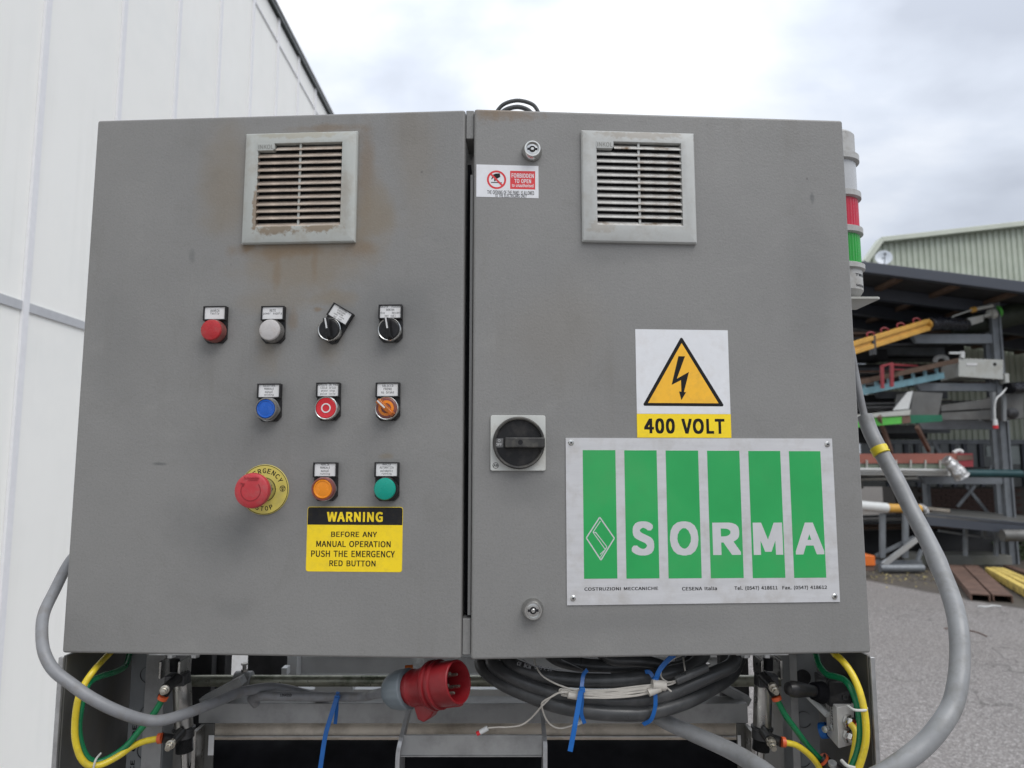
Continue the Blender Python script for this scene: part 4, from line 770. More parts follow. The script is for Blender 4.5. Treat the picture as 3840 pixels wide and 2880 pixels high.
# light blue conveyor
t, o = bgthing('blue_conveyor', 'light blue conveyor frame with brown top rail on the second tier', 'conveyor', 3380, 1440, 11.3)
a, b = P(3140, 1488, 10.9), P(3535, 1408, 11.8)
MB().bar(a - o, b - o, .06, .10).build('girder', M_ltblue, t)
a2, b2 = P(3140, 1452, 10.9), P(3590, 1352, 11.8)
MB().bar(a2 - o, b2 - o, .08, .075).build('top_rail', M_timber, t)
for k in range(9):
    f_ = k / 8.5; p1 = a + (b - a) * f_; p2 = a2 + (b2 - a2) * f_ * .88; p2 = Vector((p1.x, p1.y, p2.z))
    MB().bar(p1 - o, p2 - o, .035, .05, up=(0, 1, 0)).build('strut', M_ltblue, t)
t, o = bgthing('tubular_frame', 'small red tubular frame standing on the blue conveyor', 'frame', 3325, 1455, 11.0)
q = MB(); Yq = 10.95
q.bar(P(3309, 1456, Yq) - o, P(3307, 1372, Yq) - o, .03, .05).bar(P(3344, 1450, Yq) - o, P(3343, 1362, Yq) - o, .04, .05)
q.build('post', M_redpaint, t)
q = MB(); q.bar(P(3305, 1373, Yq) - o, P(3347, 1363, Yq) - o, .035, .035).bar(P(3343, 1367, Yq) - o, P(3440, 1372, 12.2) - o, .03, .03).bar(P(3343, 1385, Yq) - o, P(3440, 1388, 12.2) - o, .02, .02)
q.build('rail', M_redpaint, t)
# off-white machine housing
t, o = bgthing('machine_housing', 'off white sheet metal machine housing on the second tier', 'housing', 3640, 1400, 11.9)
Yb = 11.75
q = MB(); fr = [P(3595, 1412, Yb), P(3762, 1424, Yb), P(3762, 1349, Yb), P(3595, 1343, Yb)]
bl = [P(3528, 1432, Yb + .5), P(3762, 1424, Yb + 1.0), P(3762, 1349, Yb + 1.0), P(3528, 1378, Yb + .5)]
q.hexa([v - o for v in fr], [v - o for v in bl]); q.build('casing', M_offwhite, t, bev=.01)
q = MB(); pb(q, 3768, 1400, 3786, 1437, Yb, .3); q.v = [v - o for v in q.v]; q.build('side_box', M_offwhite, t)
q = MB(); q.bar(P(3560, 1324, Yb) - o, P(3610, 1324, Yb) - o, .04, .035).bar(P(3608, 1343, Yb) - o, P(3608, 1318, Yb) - o, .05, .06); q.build('crank', M_pvc, t)
q = MB(); pb(q, 3625, 1362, 3665, 1370, Yb - .01, .012); q.v = [v - o for v in q.v]; q.build('label_plate', M_white, t)
q = MB(); q.cyl(P(3730, 1366, Yb - .012) - o, P(3730, 1366, Yb + .02) - o, .026); q.build('port', M_void, t)
mb = MB(); mb.tube([P(3505, 1360, 12.3), P(3512, 1343, 12.3), P(3530, 1337, 12.3), P(3548, 1343, 12.3), P(3552, 1358, 12.3)], .04, 10)
tag(mb.build('hose_bundle', M_capwhite), 'pale bundled hose behind the off white machine housing', 'hose')
# green conveyor with hopper
t, o = bgthing('green_conveyor', 'bright green conveyor with white hopper plate on the third tier', 'conveyor', 3380, 1575, 11.3)
Yg = 11.2
def pq(pts, Y, dep, name, m, bev=0):
    q = MB(); quadbox(q, pts, Y, dep); q.v = [v - o for v in q.v]; return q.build(name, m, t, bev=bev)
pq([(3160, 1608), (3415, 1585), (3413, 1560), (3160, 1572)], Yg, .08, 'side_girder', M_greensteel)
pq([(3383, 1588), (3416, 1585), (3413, 1558), (3383, 1560)], Yg - .008, .006, 'rusty_end', M_rust)
pq([(3160, 1572), (3413, 1556), (3415, 1536), (3160, 1560)], Yg - .02, .6, 'top_deck', M_offwhite)
pq([(3412, 1588), (3535, 1580), (3532, 1556), (3413, 1556)], Yg + .1, .1, 'rear_girder', M_dkgreen)
pq([(3350, 1538), (3408, 1533), (3424, 1466), (3405, 1470)], Yg + .05, .03, 'hopper_plate', M_pvc)
pq([(3414, 1556), (3520, 1556), (3536, 1474), (3425, 1468)], Yg + .12, .5, 'hopper_back', M_midgrey)
q = MB(); q.bar(P(3296, 1560, Yg - .03) - o, P(3342, 1695, Yg + .3) - o, .05, .07); q.build('support_leg', M_rust, t)
q = MB(); q.bar(P(3438, 1600, Yg + .1) - o, P(3484, 1690, Yg + .5) - o, .05, .07); q.build('support_leg', M_rust, t)
# grey conveyor right
t, o = bgthing('grey_conveyor', 'grey conveyor with black motor at the right end of the third tier', 'conveyor', 3700, 1540, 11.5)
pq([(3530, 1575), (3755, 1572), (3755, 1535), (3530, 1548)], 11.6, .06, 'lower_side', M_midgrey)
pq([(3530, 1542), (3755, 1528), (3755, 1488), (3530, 1520)], 11.62, .06, 'upper_side', M_midgrey)
pq([(3755, 1575), (3840, 1570), (3840, 1460), (3755, 1487)], 11.5, .5, 'drive_housing', M_midgrey, .01)
q = MB(); q.cyl(P(3788, 1455, 11.3) - o, P(3860, 1450, 11.5) - o, .085); q.build('motor', M_blackwrap, t)
q = MB(); q.cyl(P(3778, 1456, 11.28) - o, P(3790, 1455, 11.3) - o, .09); q.build('motor_cap', M_blackroll, t)
for pxx in (3725, 3765): 
    q = MB(); q.bar(P(pxx, 1580, 11.4) - o, P(pxx, 1470, 11.4) - o, .05, .05); q.build('post', M_trunk, t)
q = MB(); q.axis(P(3795, 1550, 11.42) - o, P(3801, 1550, 11.2) - o, [(.09, 0), (.09, .03), (.05, .04), (.05, .09), (.03, .1)], 20); q.build('pulley', M_darksteel, t)
t, o = bgthing('hanging_plug', 'white cable with red tipped plug hanging from the grey conveyor', 'plug', 3735, 1560, 11.2)
q = MB(); q.tube([P(3775, 1455, 11.3) - o, P(3755, 1478, 11.2) - o, P(3737, 1495, 11.15) - o, P(3730, 1530, 11.15) - o, P(3732, 1575, 11.15) - o], .012, 8); q.build('cable', M_pvc, t)
q = MB(); q.cyl(P(3732, 1572, 11.15) - o, P(3733, 1595, 11.15) - o, .028, .036); q.build('plug_body', M_pvc, t)
q = MB(); q.cyl(P(3733, 1595, 11.15) - o, P(3734, 1607, 11.15) - o, .037); q.build('plug_ring', M_redbright, t)
# long red boarded box
t, o = bgthing('red_trough', 'long faded red trough with bright red end on a pale green base', 'trough', 3440, 1740, 11.4)
pq([(3140, 1738), (3590, 1737), (3590, 1700), (3140, 1702)], 11.3, .5, 'trough_side', M_redbox)
pq([(3590, 1752), (3650, 1750), (3648, 1700), (3590, 1700)], 11.3, .5, 'end_box', M_redpaint)
pq([(3590, 1728), (3648, 1724), (3647, 1706), (3590, 1706)], 11.29, .006, 'end_panel', M_rust)
pq([(3140, 1755), (3560, 1757), (3560, 1739), (3140, 1740)], 11.32, .45, 'base', mat('faded_green_base', (.17, .20, .15), .6, var=.15, vs=3))
for k in range(7):
    xx = 3250 + k * 55; pq([(xx, 1755), (xx + 4, 1755), (xx + 4, 1725), (xx, 1725)], 11.27, .03, 'stiffener', M_offwhite)
q = MB(); q.tube([P(3575, 1698, 11.4), P(3592, 1690, 11.4), P(3606, 1692, 11.4), P(3604, 1698, 11.4)], .03, 8)
tag(q.build('rag', M_pvc), 'white rag lying on the faded red trough', 'rag')
mb = MB(); mb.tube([P(3545, 1722, 11.0), P(3560, 1735, 11.0), P(3578, 1752, 10.98), P(3598, 1775, 10.95), P(3608, 1788, 10.95)], lambda s: .075 + .04 * s + .004 * math.sin(s * 21), 16)
tag(mb.build('foil_parcel', M_foil), 'silver foil wrapped parcel lying across the teal pipe', 'parcel')
for k in range(3):
    mb = MB(); mb.bar(P(3100, 1757 + k * 9, 11.1 + .05 * k), P(3562, 1763 + k * 9, 11.15 + .05 * k), .05, .032)
    tag(mb.build('aluminium_profile', M_pvc, bev=.005), ['upper', 'middle', 'lowest'][k] + ' white profile of the three on the fourth rack tier', 'profile', 'long white profiles on the fourth tier')
mb = MB(); mb.cyl(P(3620, 1775, 11.2), P(3828, 1777, 11.4), .062)
tag(mb.build('teal_pipe', M_tealpipe), 'dark teal pipe ending by the rack upright', 'pipe')
# packed long stock in every tier, running back under the canopy
STK = [mat('dark_scale_steel', (.03, .031, .033), .5, .4, var=.4, vs=6), mat('dull_grey_steel', (.12, .125, .13), .5, .4, var=.3, vs=5), M_rust, M_timber, M_tealpipe, mat('pale_dusty_profile', (.34, .34, .32), .55, var=.25, vs=5), M_blackwrap, M_midgrey]
def stack(label, ylow, n, rows, Y0, wsel):
    base = P(3380, ylow, Y0); t = thing('bar_stack', label, 'steel stock', base)
    for k in range(n):
        row = k % rows; px0 = 3120; px1 = rnd.uniform(3560, 3745)
        y = ylow - 5 - row * 11 - rnd.uniform(0, 4); Yk = Y0 + (k // rows) * .28 + rnd.uniform(0, .1)
        a = P(px0, y + rnd.uniform(2, 8), Yk); b = P(px1, y - rnd.uniform(0, 9), Yk + rnd.uniform(.2, .8)); m_ = STK[rnd.choice(wsel)]
        q = MB(); th = rnd.uniform(.022, .05)
        if rnd.random() < .4: q.cyl(a - base, b - base, th * .6, seg=10)
        else: q.bar(a - base, b - base, rnd.uniform(.05, .16), th)
        q.build('bar', m_, t)
stack('dark packed bars and tubes on the top tier below the yellow beam', 1300, 26, 5, 11.9, (0, 0, 0, 1, 6, 7, 3))
stack('packed bars and tubes on the second tier behind the blue conveyor', 1445, 28, 6, 12.2, (0, 0, 0, 1, 2, 5, 7))
stack('packed flat stock on the third tier behind the green conveyor', 1585, 28, 7, 12.2, (0, 0, 0, 1, 3, 5, 7, 4))
stack('thin bars packed above the aluminium profiles on the fourth tier', 1800, 20, 4, 12.0, (0, 0, 1, 5, 2, 4))
stack('dark bars packed on the lowest level by the brick plinth', 1985, 18, 5, 12.6, (0, 0, 1, 2, 3, 7))
# lower level
t, o = bgthing('roller_table', 'grey roller table with metal legs under the fourth tier', 'table', 3700, 2000, 10.8)
pq([(3470, 1968), (3840, 2005), (3860, 1962), (3480, 1925)], 10.9, .05, 'side_rail', M_fascia)
q = MB(); a_ = [P(3470, 1930, 10.9), P(3860, 1966, 10.9), P(3860, 1935, 12.4), P(3520, 1903, 12.6)]
q.add([v - o for v in a_] + [v - o + Vector((0, 0, -.03)) for v in a_], [(0, 1, 2, 3), (7, 6, 5, 4), (0, 4, 5, 1), (1, 5, 6, 2), (2, 6, 7, 3), (3, 7, 4, 0)]); q.build('table_top', M_midgrey, t)
q = MB(); q.cyl(P(3758, 2008, 10.7) - o, P(3900, 2008, 10.7) - o, .085); q.build('roller', M_midgrey, t)
for pxx in (3620, 3690, 3735):
    q = MB(); q.bar(P(pxx, 2085 if pxx != 3690 else 2020, 11.2) - o, P(pxx, 1975, 11.2) - o, .05, .05); q.build('leg', M_rack, t)
q = MB(); q.bar(P(3520, 1990, 11.25) - o, P(3745, 2025, 11.25) - o, .03, .03); q.build('lower_rail', M_rack, t)
t, o = bgthing('covered_roll', 'white and tan wrapped roll on two posts left of the conduit', 'roll', 3300, 1905, 11.0)
q = MB(); q.cyl(P(3160, 1890, 10.9) - o, P(3325, 1905, 11.0) - o, .075); q.build('white_sleeve', M_pvc, t)
q = MB(); q.cyl(P(3326, 1905, 11.0) - o, P(3450, 1908, 11.1) - o, .065); q.build('tan_core', M_yelbeam, t)
q = MB(); q.tube([P(3445, 1900, 11.1) - o, P(3465, 1905, 11.1) - o, P(3475, 1925, 11.1) - o], .045, 8); q.build('foil_end', M_foil, t)
for pxx in (3309, 3395):
    q = MB(); q.bar(P(pxx, 2092, 11.05) - o, P(pxx, 1925, 11.05) - o, .06, .07); q.build('post', M_rack, t)
t, o = bgthing('scrap_boards', 'small stack of tan boards on the lower table', 'boards', 3520, 1915, 12)
for k, (xa, ya, xb, yb) in enumerate(((3470, 1915, 3565, 1925), (3475, 1905, 3560, 1915))):
    q = MB(); q.bar(P(xa, ya, 11.9) - o, P(xb, yb, 11.7) - o, .12, .04); q.build('board', M_timber if k == 0 else M_beige, t)
t, o = bgthing('steel_stand', 'galvanised A shaped stand lying at the foot of the rack', 'stand', 3380, 2120, 11.0)
q = MB(); q.cyl(P(3300, 2131, 10.9) - o, P(3462, 2131, 10.9) - o, .06); q.build('base_tube', M_rack, t)
q = MB(); q.bar(P(3280, 2108, 11.1) - o, P(3455, 2108, 11.1) - o, .05, .06); q.build('rear_rail', M_rack, t)
q = MB(); q.bar(P(3312, 2118, 10.9) - o, P(3440, 2020, 10.9) - o, .05, .07); q.build('brace', M_zinc, t)
q = MB(); q.bar(P(3285, 2085, 11.1) - o, P(3428, 2015, 11.1) - o, .04, .05); q.build('brace', M_rack, t)
q = MB(); q.bar(P(3440, 2105, 10.95) - o, P(3455, 2060, 10.95) - o, .05, .04); q.build('brace', M_rack, t)
t, o = bgthing('orange_crate', 'small orange box by the foot of the rack', 'box', 3255, 2110, 10.6)
q = MB(); pb(q, 3215, 2084, 3284, 2122, 10.5, .3); q.v = [v - o for v in q.v]; q.build('shell', M_orange, t, bev=.01)
q = MB(); pb(q, 3215, 2123, 3280, 2140, 10.52, .28); q.v = [v - o for v in q.v]; q.build('base', M_rust, t)
# dark boxes added behind the rack, standing in for shade under the canopy
for (x0, y0, x1, y1, Y, dp, lab) in ((3160, 1365, 3560, 1440, 13.6, .6, 'long dark box put in for the shade behind the blue conveyor'), (3160, 1480, 3360, 1560, 13.4, .6, 'dark box put in for the shade behind the white hopper plate'), (3160, 1290, 3620, 1345, 14.2, .5, 'dark long stock deep under the canopy'), (3160, 1600, 3480, 1645, 14.4, .4, 'dark box put in for the shade at the back above the red trough'),(3160, 1310, 3330, 1350, 13.2, .5, 'long dark crate for the shade behind the clamp of the yellow beam'), (3160, 1640, 3330, 1660, 13.0, .5, 'dark flat crate for the shade on the third tier behind the green conveyor'), (3160, 1795, 3240, 1832, 12.6, .5, 'grey crate for the shade behind the conduit on the fourth tier'), (3160, 1950, 3470, 2080, 13.4, .4, 'dark box put in for the shade behind the two posts'), (3480, 1990, 3800, 2080, 13.2, .4, 'long dark box put in for the shade above the concrete block')):
    q = MB(); pb(q, x0, y0, x1, y1, Y, dp); tag(q.build('shade_filler_box', M_darkdeck if 'dark' in lab else M_midgrey, bev=.01), lab, 'filler')
# channel irons on the ground
def channel(ax, ay, bx, by, lab, m=M_rust, wd=.20, ht=.085):
    a, b = PZ(ax, ay), PZ(bx, by); d_ = (b - a); Ln = d_.length; d_.normalize(); s_ = Vector((d_.y, -d_.x, 0))
    M = Matrix(((s_.x, d_.x, 0, a.x), (s_.y, d_.y, 0, a.y), (0, 0, 1, 0.004), (0, 0, 0, 1)))
    h = wd / 2
    q = MB().prism([(-h, 0), (-h, ht), (h, ht), (h, 0), (h - .016, 0), (h - .016, ht - .016), (-h + .016, ht - .016), (-h + .016, 0)], 0, -Ln,
                   M @ Matrix.Rotation(math.pi / 2, 4, 'X'))
    return tag(q.build('steel_channel', m, bev=.003, smooth=False), lab, 'steel channel', 'rusty channels lying on the asphalt')
channel(3678, 2256, 3580, 2140, 'rusty steel channel on the asphalt nearer to the conduit')
channel(3762, 2260, 3640, 2140, 'rusty steel channel on the asphalt beside the yellow timbers')
for k, (ax, ay, bx, by) in enumerate(((3708, 2157, 3900, 2268), (3730, 2156, 3930, 2258), (3755, 2158, 3960, 2250))):
    a, b = PZ(ax, ay), PZ(bx, by)
    q = MB(); q.bar(a + Vector((0, 0, .06)), b + Vector((0, 0, .06)), .09, .11)
    tag(q.build('yellow_timber', M_oldyellow, bev=.012), ['nearest', 'middle', 'farthest'][k] + ' flaking yellow timber of the three on the ground at right', 'timber', 'flaking yellow timbers on the ground')
a, b = PZ(3780, 2140), PZ(3900, 2185)
q = MB(); q.bar(a + Vector((0, 0, .05)), b + Vector((0, 0, .05)), .12, .07); tag(q.build('grey_plank', M_rust, bev=.01), 'short dark plank behind the yellow timbers', 'plank')
# leaves, weeds
q = MB()
for k in range(170):
    px = rnd.uniform(3260, 3600); py = rnd.gauss(2168, 11) if rnd.random() < .75 else rnd.gauss(2150, 8)
    p = PZ(px, py); r_ = rnd.uniform(.010, .024); a_ = rnd.uniform(0, 6.28)
    q.add([(p.x + r_ * math.cos(a_ + j * 1.57), p.y + r_ * math.sin(a_ + j * 1.57), .006 + rnd.uniform(0, .02)) for j in range(4)], [(0, 1, 2, 3)])
tag(q.build('fallen_leaves', M_leaf, kind='stuff', smooth=False), 'yellow fallen leaves scattered at the foot of the rack')
q = MB()
for k in range(1500):
    p = P(rnd.uniform(3795, 4100), 2080, 12.6) + Vector((0, rnd.uniform(-.5, .8), 0)); p.z = abs(rnd.gauss(0, .22)); r_ = rnd.uniform(.02, .05)
    v1 = Vector((rnd.uniform(-1, 1), rnd.uniform(-1, 1), rnd.uniform(-1, 1))) * r_; v2 = Vector((rnd.uniform(-1, 1), rnd.uniform(-1, 1), rnd.uniform(-1, 1))) * r_
    q.add([p, p + v1, p + v1 + v2, p + v2], [(0, 1, 2, 3)])
tag(q.build('weeds', M_hedge, kind='stuff', smooth=False), 'dark green weeds right of the concrete block')
q = MB(); q.tube([PZ(3540, 2358) , PZ(3600, 2362), PZ(3660, 2372), PZ(3700, 2388)], .006, 6); q.v = [v + Vector((0, 0, .006)) for v in q.v]
tag(q.build('loose_wire', M_rust), 'thin brown wire lying on the asphalt behind the conduit', 'wire')
q = MB(); q.tube([PZ(3668, 2276), PZ(3700, 2278), PZ(3725, 2274), PZ(3755, 2277)], .008, 6); q.v = [v + Vector((0, 0, .008)) for v in q.v]
tag(q.build('cord', M_pvc), 'short white cord in front of the two rusty channels', 'cord')

# ================================================================== CONTROL CABINET
YHG = 0.9206
ZT, ZB = 2.0596, 1.3687
XLh, XLc, YLc = -0.5564, -0.0607, 0.8916
XRc, XRh, YRc = -0.0489, 0.4438, 0.8887
class Door:
    def __init__(s, x0, y0, x1, y1):
        s.o = Vector((x0, y0, ZB)); s.u = Vector((x1 - x0, y1 - y0, 0)); s.w = s.u.length; s.u.normalize()
        s.n = Vector((s.u.y, -s.u.x, 0)); s.h = ZT - ZB
    def uv(s, px, py, hgt=0.0):
        d = ray(px, py); o = s.o + s.n * hgt
        t = (o - CAM).dot(s.n) / d.dot(s.n); p = CAM + d * t - o
        return p.dot(s.u), p.z
    def M(s, u=0, v=0, ang=0, h=0):
        p = s.o + s.u * u + Vector((0, 0, v)) + s.n * h
        B = Matrix(((s.u.x, 0, s.n.x, p.x), (s.u.y, 0, s.n.y, p.y), (0, 1, 0, p.z), (0, 0, 0, 1)))
        return B @ Matrix.Rotation(ang, 4, 'Z')
DL = Door(XLh, YHG, XLc, YLc); DR = Door(XRc, YRc, XRh, YHG)

def S(door, px, py, rx, ry, col, st, ns):
    u, v = door.uv(px, py); return (u, v, rx / 3000., ry / 3000., col, st, ns)
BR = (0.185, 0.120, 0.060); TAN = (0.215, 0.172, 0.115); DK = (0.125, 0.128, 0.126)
grey = (0.222, 0.219, 0.211)
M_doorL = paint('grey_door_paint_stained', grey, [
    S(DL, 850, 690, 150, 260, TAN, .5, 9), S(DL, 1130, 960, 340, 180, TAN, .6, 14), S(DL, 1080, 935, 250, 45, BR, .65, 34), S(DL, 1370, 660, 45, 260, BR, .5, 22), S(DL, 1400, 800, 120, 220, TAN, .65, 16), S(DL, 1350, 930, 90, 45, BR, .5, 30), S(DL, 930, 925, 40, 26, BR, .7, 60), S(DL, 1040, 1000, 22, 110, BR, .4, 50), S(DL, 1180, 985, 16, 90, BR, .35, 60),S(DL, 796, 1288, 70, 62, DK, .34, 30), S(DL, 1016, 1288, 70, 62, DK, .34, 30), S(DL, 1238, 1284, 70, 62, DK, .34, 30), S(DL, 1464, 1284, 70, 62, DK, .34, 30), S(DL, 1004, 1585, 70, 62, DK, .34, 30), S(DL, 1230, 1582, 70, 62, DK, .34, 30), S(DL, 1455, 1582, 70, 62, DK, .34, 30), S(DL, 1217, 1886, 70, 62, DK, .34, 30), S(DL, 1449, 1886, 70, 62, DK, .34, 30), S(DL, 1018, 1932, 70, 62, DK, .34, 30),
    S(DL, 1010, 1130, 200, 70, TAN, .35, 12), S(DL, 1240, 480, 170, 22, BR, .5, 40),
    S(DL, 1560, 620, 120, 420, TAN, .25, 8), S(DL, 1500, 1150, 240, 150, DK, .32, 8), S(DL, 1560, 1330, 160, 320, DK, .28, 7), S(DL, 1300, 1250, 300, 120, DK, .2, 11), S(DL, 980, 1640, 330, 220, DK, .2, 7), S(DL, 860, 1980, 240, 170, DK, .5, 9), S(DL, 1010, 1300, 80, 120, TAN, .4, 25), S(DL, 1230, 1300, 60, 110, TAN, .35, 30),
    S(DL, 870, 2290, 90, 50, DK, .2, 20), S(DL, 420, 1250, 130, 400, DK, .16, 6), S(DL, 600, 1740, 40, 8, DK, .9, 60), S(DL, 720, 960, 16, 40, DK, .5, 60), S(DL, 1240, 1120, 120, 40, TAN, .5, 30), S(DL, 1100, 1200, 26, 60, BR, .4, 60), S(DL, 1195, 1160, 30, 12, BR, .6, 90), S(DL, 1450, 1710, 40, 14, TAN, .5, 60)])
M_doorR = paint('grey_door_paint', grey, [
    S(DR, 1900, 425, 150, 40, BR, .55, 80), S(DR, 1830, 420, 60, 60, BR, .4, 90), S(DR, 2000, 1830, 140, 90, DK, .3, 10), S(DR, 2400, 2330, 500, 60, DK, .2, 8),
    S(DR, 3050, 1100, 120, 400, DK, .22, 6), S(DR, 3045, 740, 10, 30, DK, .8, 50), S(DR, 2350, 950, 300, 50, DK, .25, 10), S(DR, 2100, 1250, 300, 260, TAN, .14, 6)])
M_cab = paint('grey_cabinet_paint', (0.222, 0.219, 0.211))

cab = thing('control_cabinet', 'wide grey two door electrical control cabinet with textured paint', 'cabinet', (0, 1.0, ZB))
def cloc(v): return Vector(v) - Vector((0, 1.0, ZB))
MB().box(XLh + .006, XRh - .006, -0.055, 0.20, 0.004, ZT - ZB - .004).build('cabinet_body', M_cab, cab, bev=.003)
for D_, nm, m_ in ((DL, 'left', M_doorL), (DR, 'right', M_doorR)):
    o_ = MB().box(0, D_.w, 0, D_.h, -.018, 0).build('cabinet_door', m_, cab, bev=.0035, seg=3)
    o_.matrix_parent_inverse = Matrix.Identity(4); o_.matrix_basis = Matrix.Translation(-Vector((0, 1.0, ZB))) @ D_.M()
    o_['label'] = 'left door carrying the push buttons' if nm == 'left' else 'right door carrying the signs'
# centre post seen in the gap: blocks at top and bottom, recessed strip between
xg0, xg1 = XLc + .0008, XRc - .0008
def gapbox(y0, y1, px_t, px_b, name, m):
    zt, zb = P(1755, px_t, y0).z, P(1755, px_b, y0).z
    return MB().box(xg0, xg1, y0 - 1.0, y1 - 1.0, zb - ZB, zt - ZB).build(name, m, cab, bev=.001)
gapbox(.896, .944, 414, 520, 'gap_cover', M_cab); gapbox(.896, .944, 2320, 2456, 'gap_cover', M_cab)
MB().box(XLc + .002, XRc - .005, -.085, -.06, .05, ZT - ZB - .065).build('gap_dark_strip', M_blackroll, cab)  # black strip, coloured for the darkness inside the gap between the doors
MB().box(XRc - .005, XRc - .0015, -.10, -.06, .05, ZT - ZB - .085).build('door_return', M_cab, cab)

# ------------------------------------------------------------------ things on the doors
K = 0.001
def on(door, name, label, cat, px, py, h=0.0, group=None, ang=0):
    u, v = door.uv(px, py, h); return thing(name, label, cat, group=group, M=door.M(u, v, ang)), u, v

def vent(door, name, label, px, py, mf, ms, dirt_seed):
    t, u, v = on(door, name, label, 'vent', px, py, .003, 'vent grilles on the cabinet doors')
    H = 74.5; cy = 2.8; iw, ih = 55.5, 55.5
    vs = []; fs = []
    loops = [(H, H, 0, 0), (H, H, 0, 4), (H - 1.5, H - 1.5, 0, 6), (H - 11, H - 11, 0, 9), (iw, ih, cy, 9), (iw, ih, cy, .6)]
    for (a, b, c, z) in loops: vs += [(-a, -b + c, z), (a, -b + c, z), (a, b + c, z), (-a, b + c, z)]
    for i in range(len(loops) - 1):
        for j in range(4): k = (j + 1) % 4; fs.append((i * 4 + j, i * 4 + k, i * 4 + 4 + k, i * 4 + 4 + j))
    MB(K).add(vs, fs).build('frame', mf, t, bev=.0007)
    MB(K).box(-iw, iw, cy - ih, cy + ih, .3, .55).build('filter', M_void, t)  # near-black sheet in place of the dark space behind the slats
    pit = 2 * ih / 12
    me = None
    for i in range(12):
        y = cy - ih + (i + .06) * pit + (.0 if i else -1)
        x0 = -iw + (23 if i == 11 else .1)
        q = MB(K).add([(x0, y, 8.6), (iw - .1, y, 8.6), (iw - .1, y + 6.5, 2.6), (x0, y + 6.5, 2.6), (x0, y - 1.1, 8.2), (iw - .1, y - 1.1, 8.2), (iw - .1, y + 5.4, 2.0), (x0, y + 5.4, 2.0)],
                      [(0, 1, 2, 3), (7, 6, 5, 4), (0, 4, 5, 1), (1, 5, 6, 2), (2, 6, 7, 3), (3, 7, 4, 0)])
        if i in (0, 11): q.build('slat', ms, t, bev=.0003)
        else:
            if me is None: yb = y; ob = q.build('slat', ms, t, bev=.0003); me = ob.data
            else:
                ob = bpy.data.objects.new('slat', me); C.objects.link(ob); ob.parent = t; ob.location = (0, (y - yb) * K, 0)
    MB(K).box(-1.4, 1.4, cy - ih, cy + ih, 4.5, 6.6).build('centre_rib', mf, t)
    q = MB(K).prism([(-iw - .5, cy + ih - 9.5), (-iw + 20, cy + ih - 9.5), (-iw + 22, cy + ih - 7.5), (-iw + 22, cy + ih - 1), (-iw + 21, cy + ih + .3), (-iw - .5, cy + ih + .3)], 1, 9.8)
    np_ = q.build('name_plate', mf, t, bev=.0003)
    q = MB(K); fit_text(q, 'iNKOL', -iw + .7, cy + ih - 7.8, -iw + 20.5, cy + ih - 1.6, 9.95, .015); q.build('lettering', mat('embossed_shadow_line', (.25, .25, .23), .6), np_, smooth=False)
vent(DL, 'vent_grille', 'square grey vent grille with brown dirt on the left door', 1126, 704, M_ventL, M_slatL, 1)
vent(DR, 'vent_grille', 'cleaner square grey vent grille on the right door', 2395, 702, M_ventR, M_slatR, 2)

def lock(px, py, label, grime=False):
    t, u, v = on(DR, 'cabinet_lock', label, 'lock', px, py, .011, 'round chrome locks on the right door')
    MB(K).lathe([(13.2, 0), (13.2, 2.5), (10.9, 10.5), (10.2, 11.4), (8.6, 11.4), (8.2, 9.0), (8.2, 8)], 40).build('collar', M_chrome, t)
    MB(K).lathe([(8.2, 6), (8.2, 8.6), (6, 9.0), (.5, 9.0)], 32).build('cylinder_face', M_chrome, t)
    q = MB(K).ring(4.3, 2.3, 9.02, 9.25); q.box(-6.6, -4.2, -1.5, 1.5, 9.02, 9.22).box(4.2, 6.6, -1.5, 1.5, 9.02, 9.22)
    q.build('key_slot', M_void, t); MB(K).lathe([(2.2, 9.0), (2.2, 10), (1.6, 10.4)], 20).build('pin', M_chrome, t)
lock(1997, 556, 'round chrome lock at the top of the right door'); lock(2000, 2291, 'round chrome lock at the bottom of the right door')

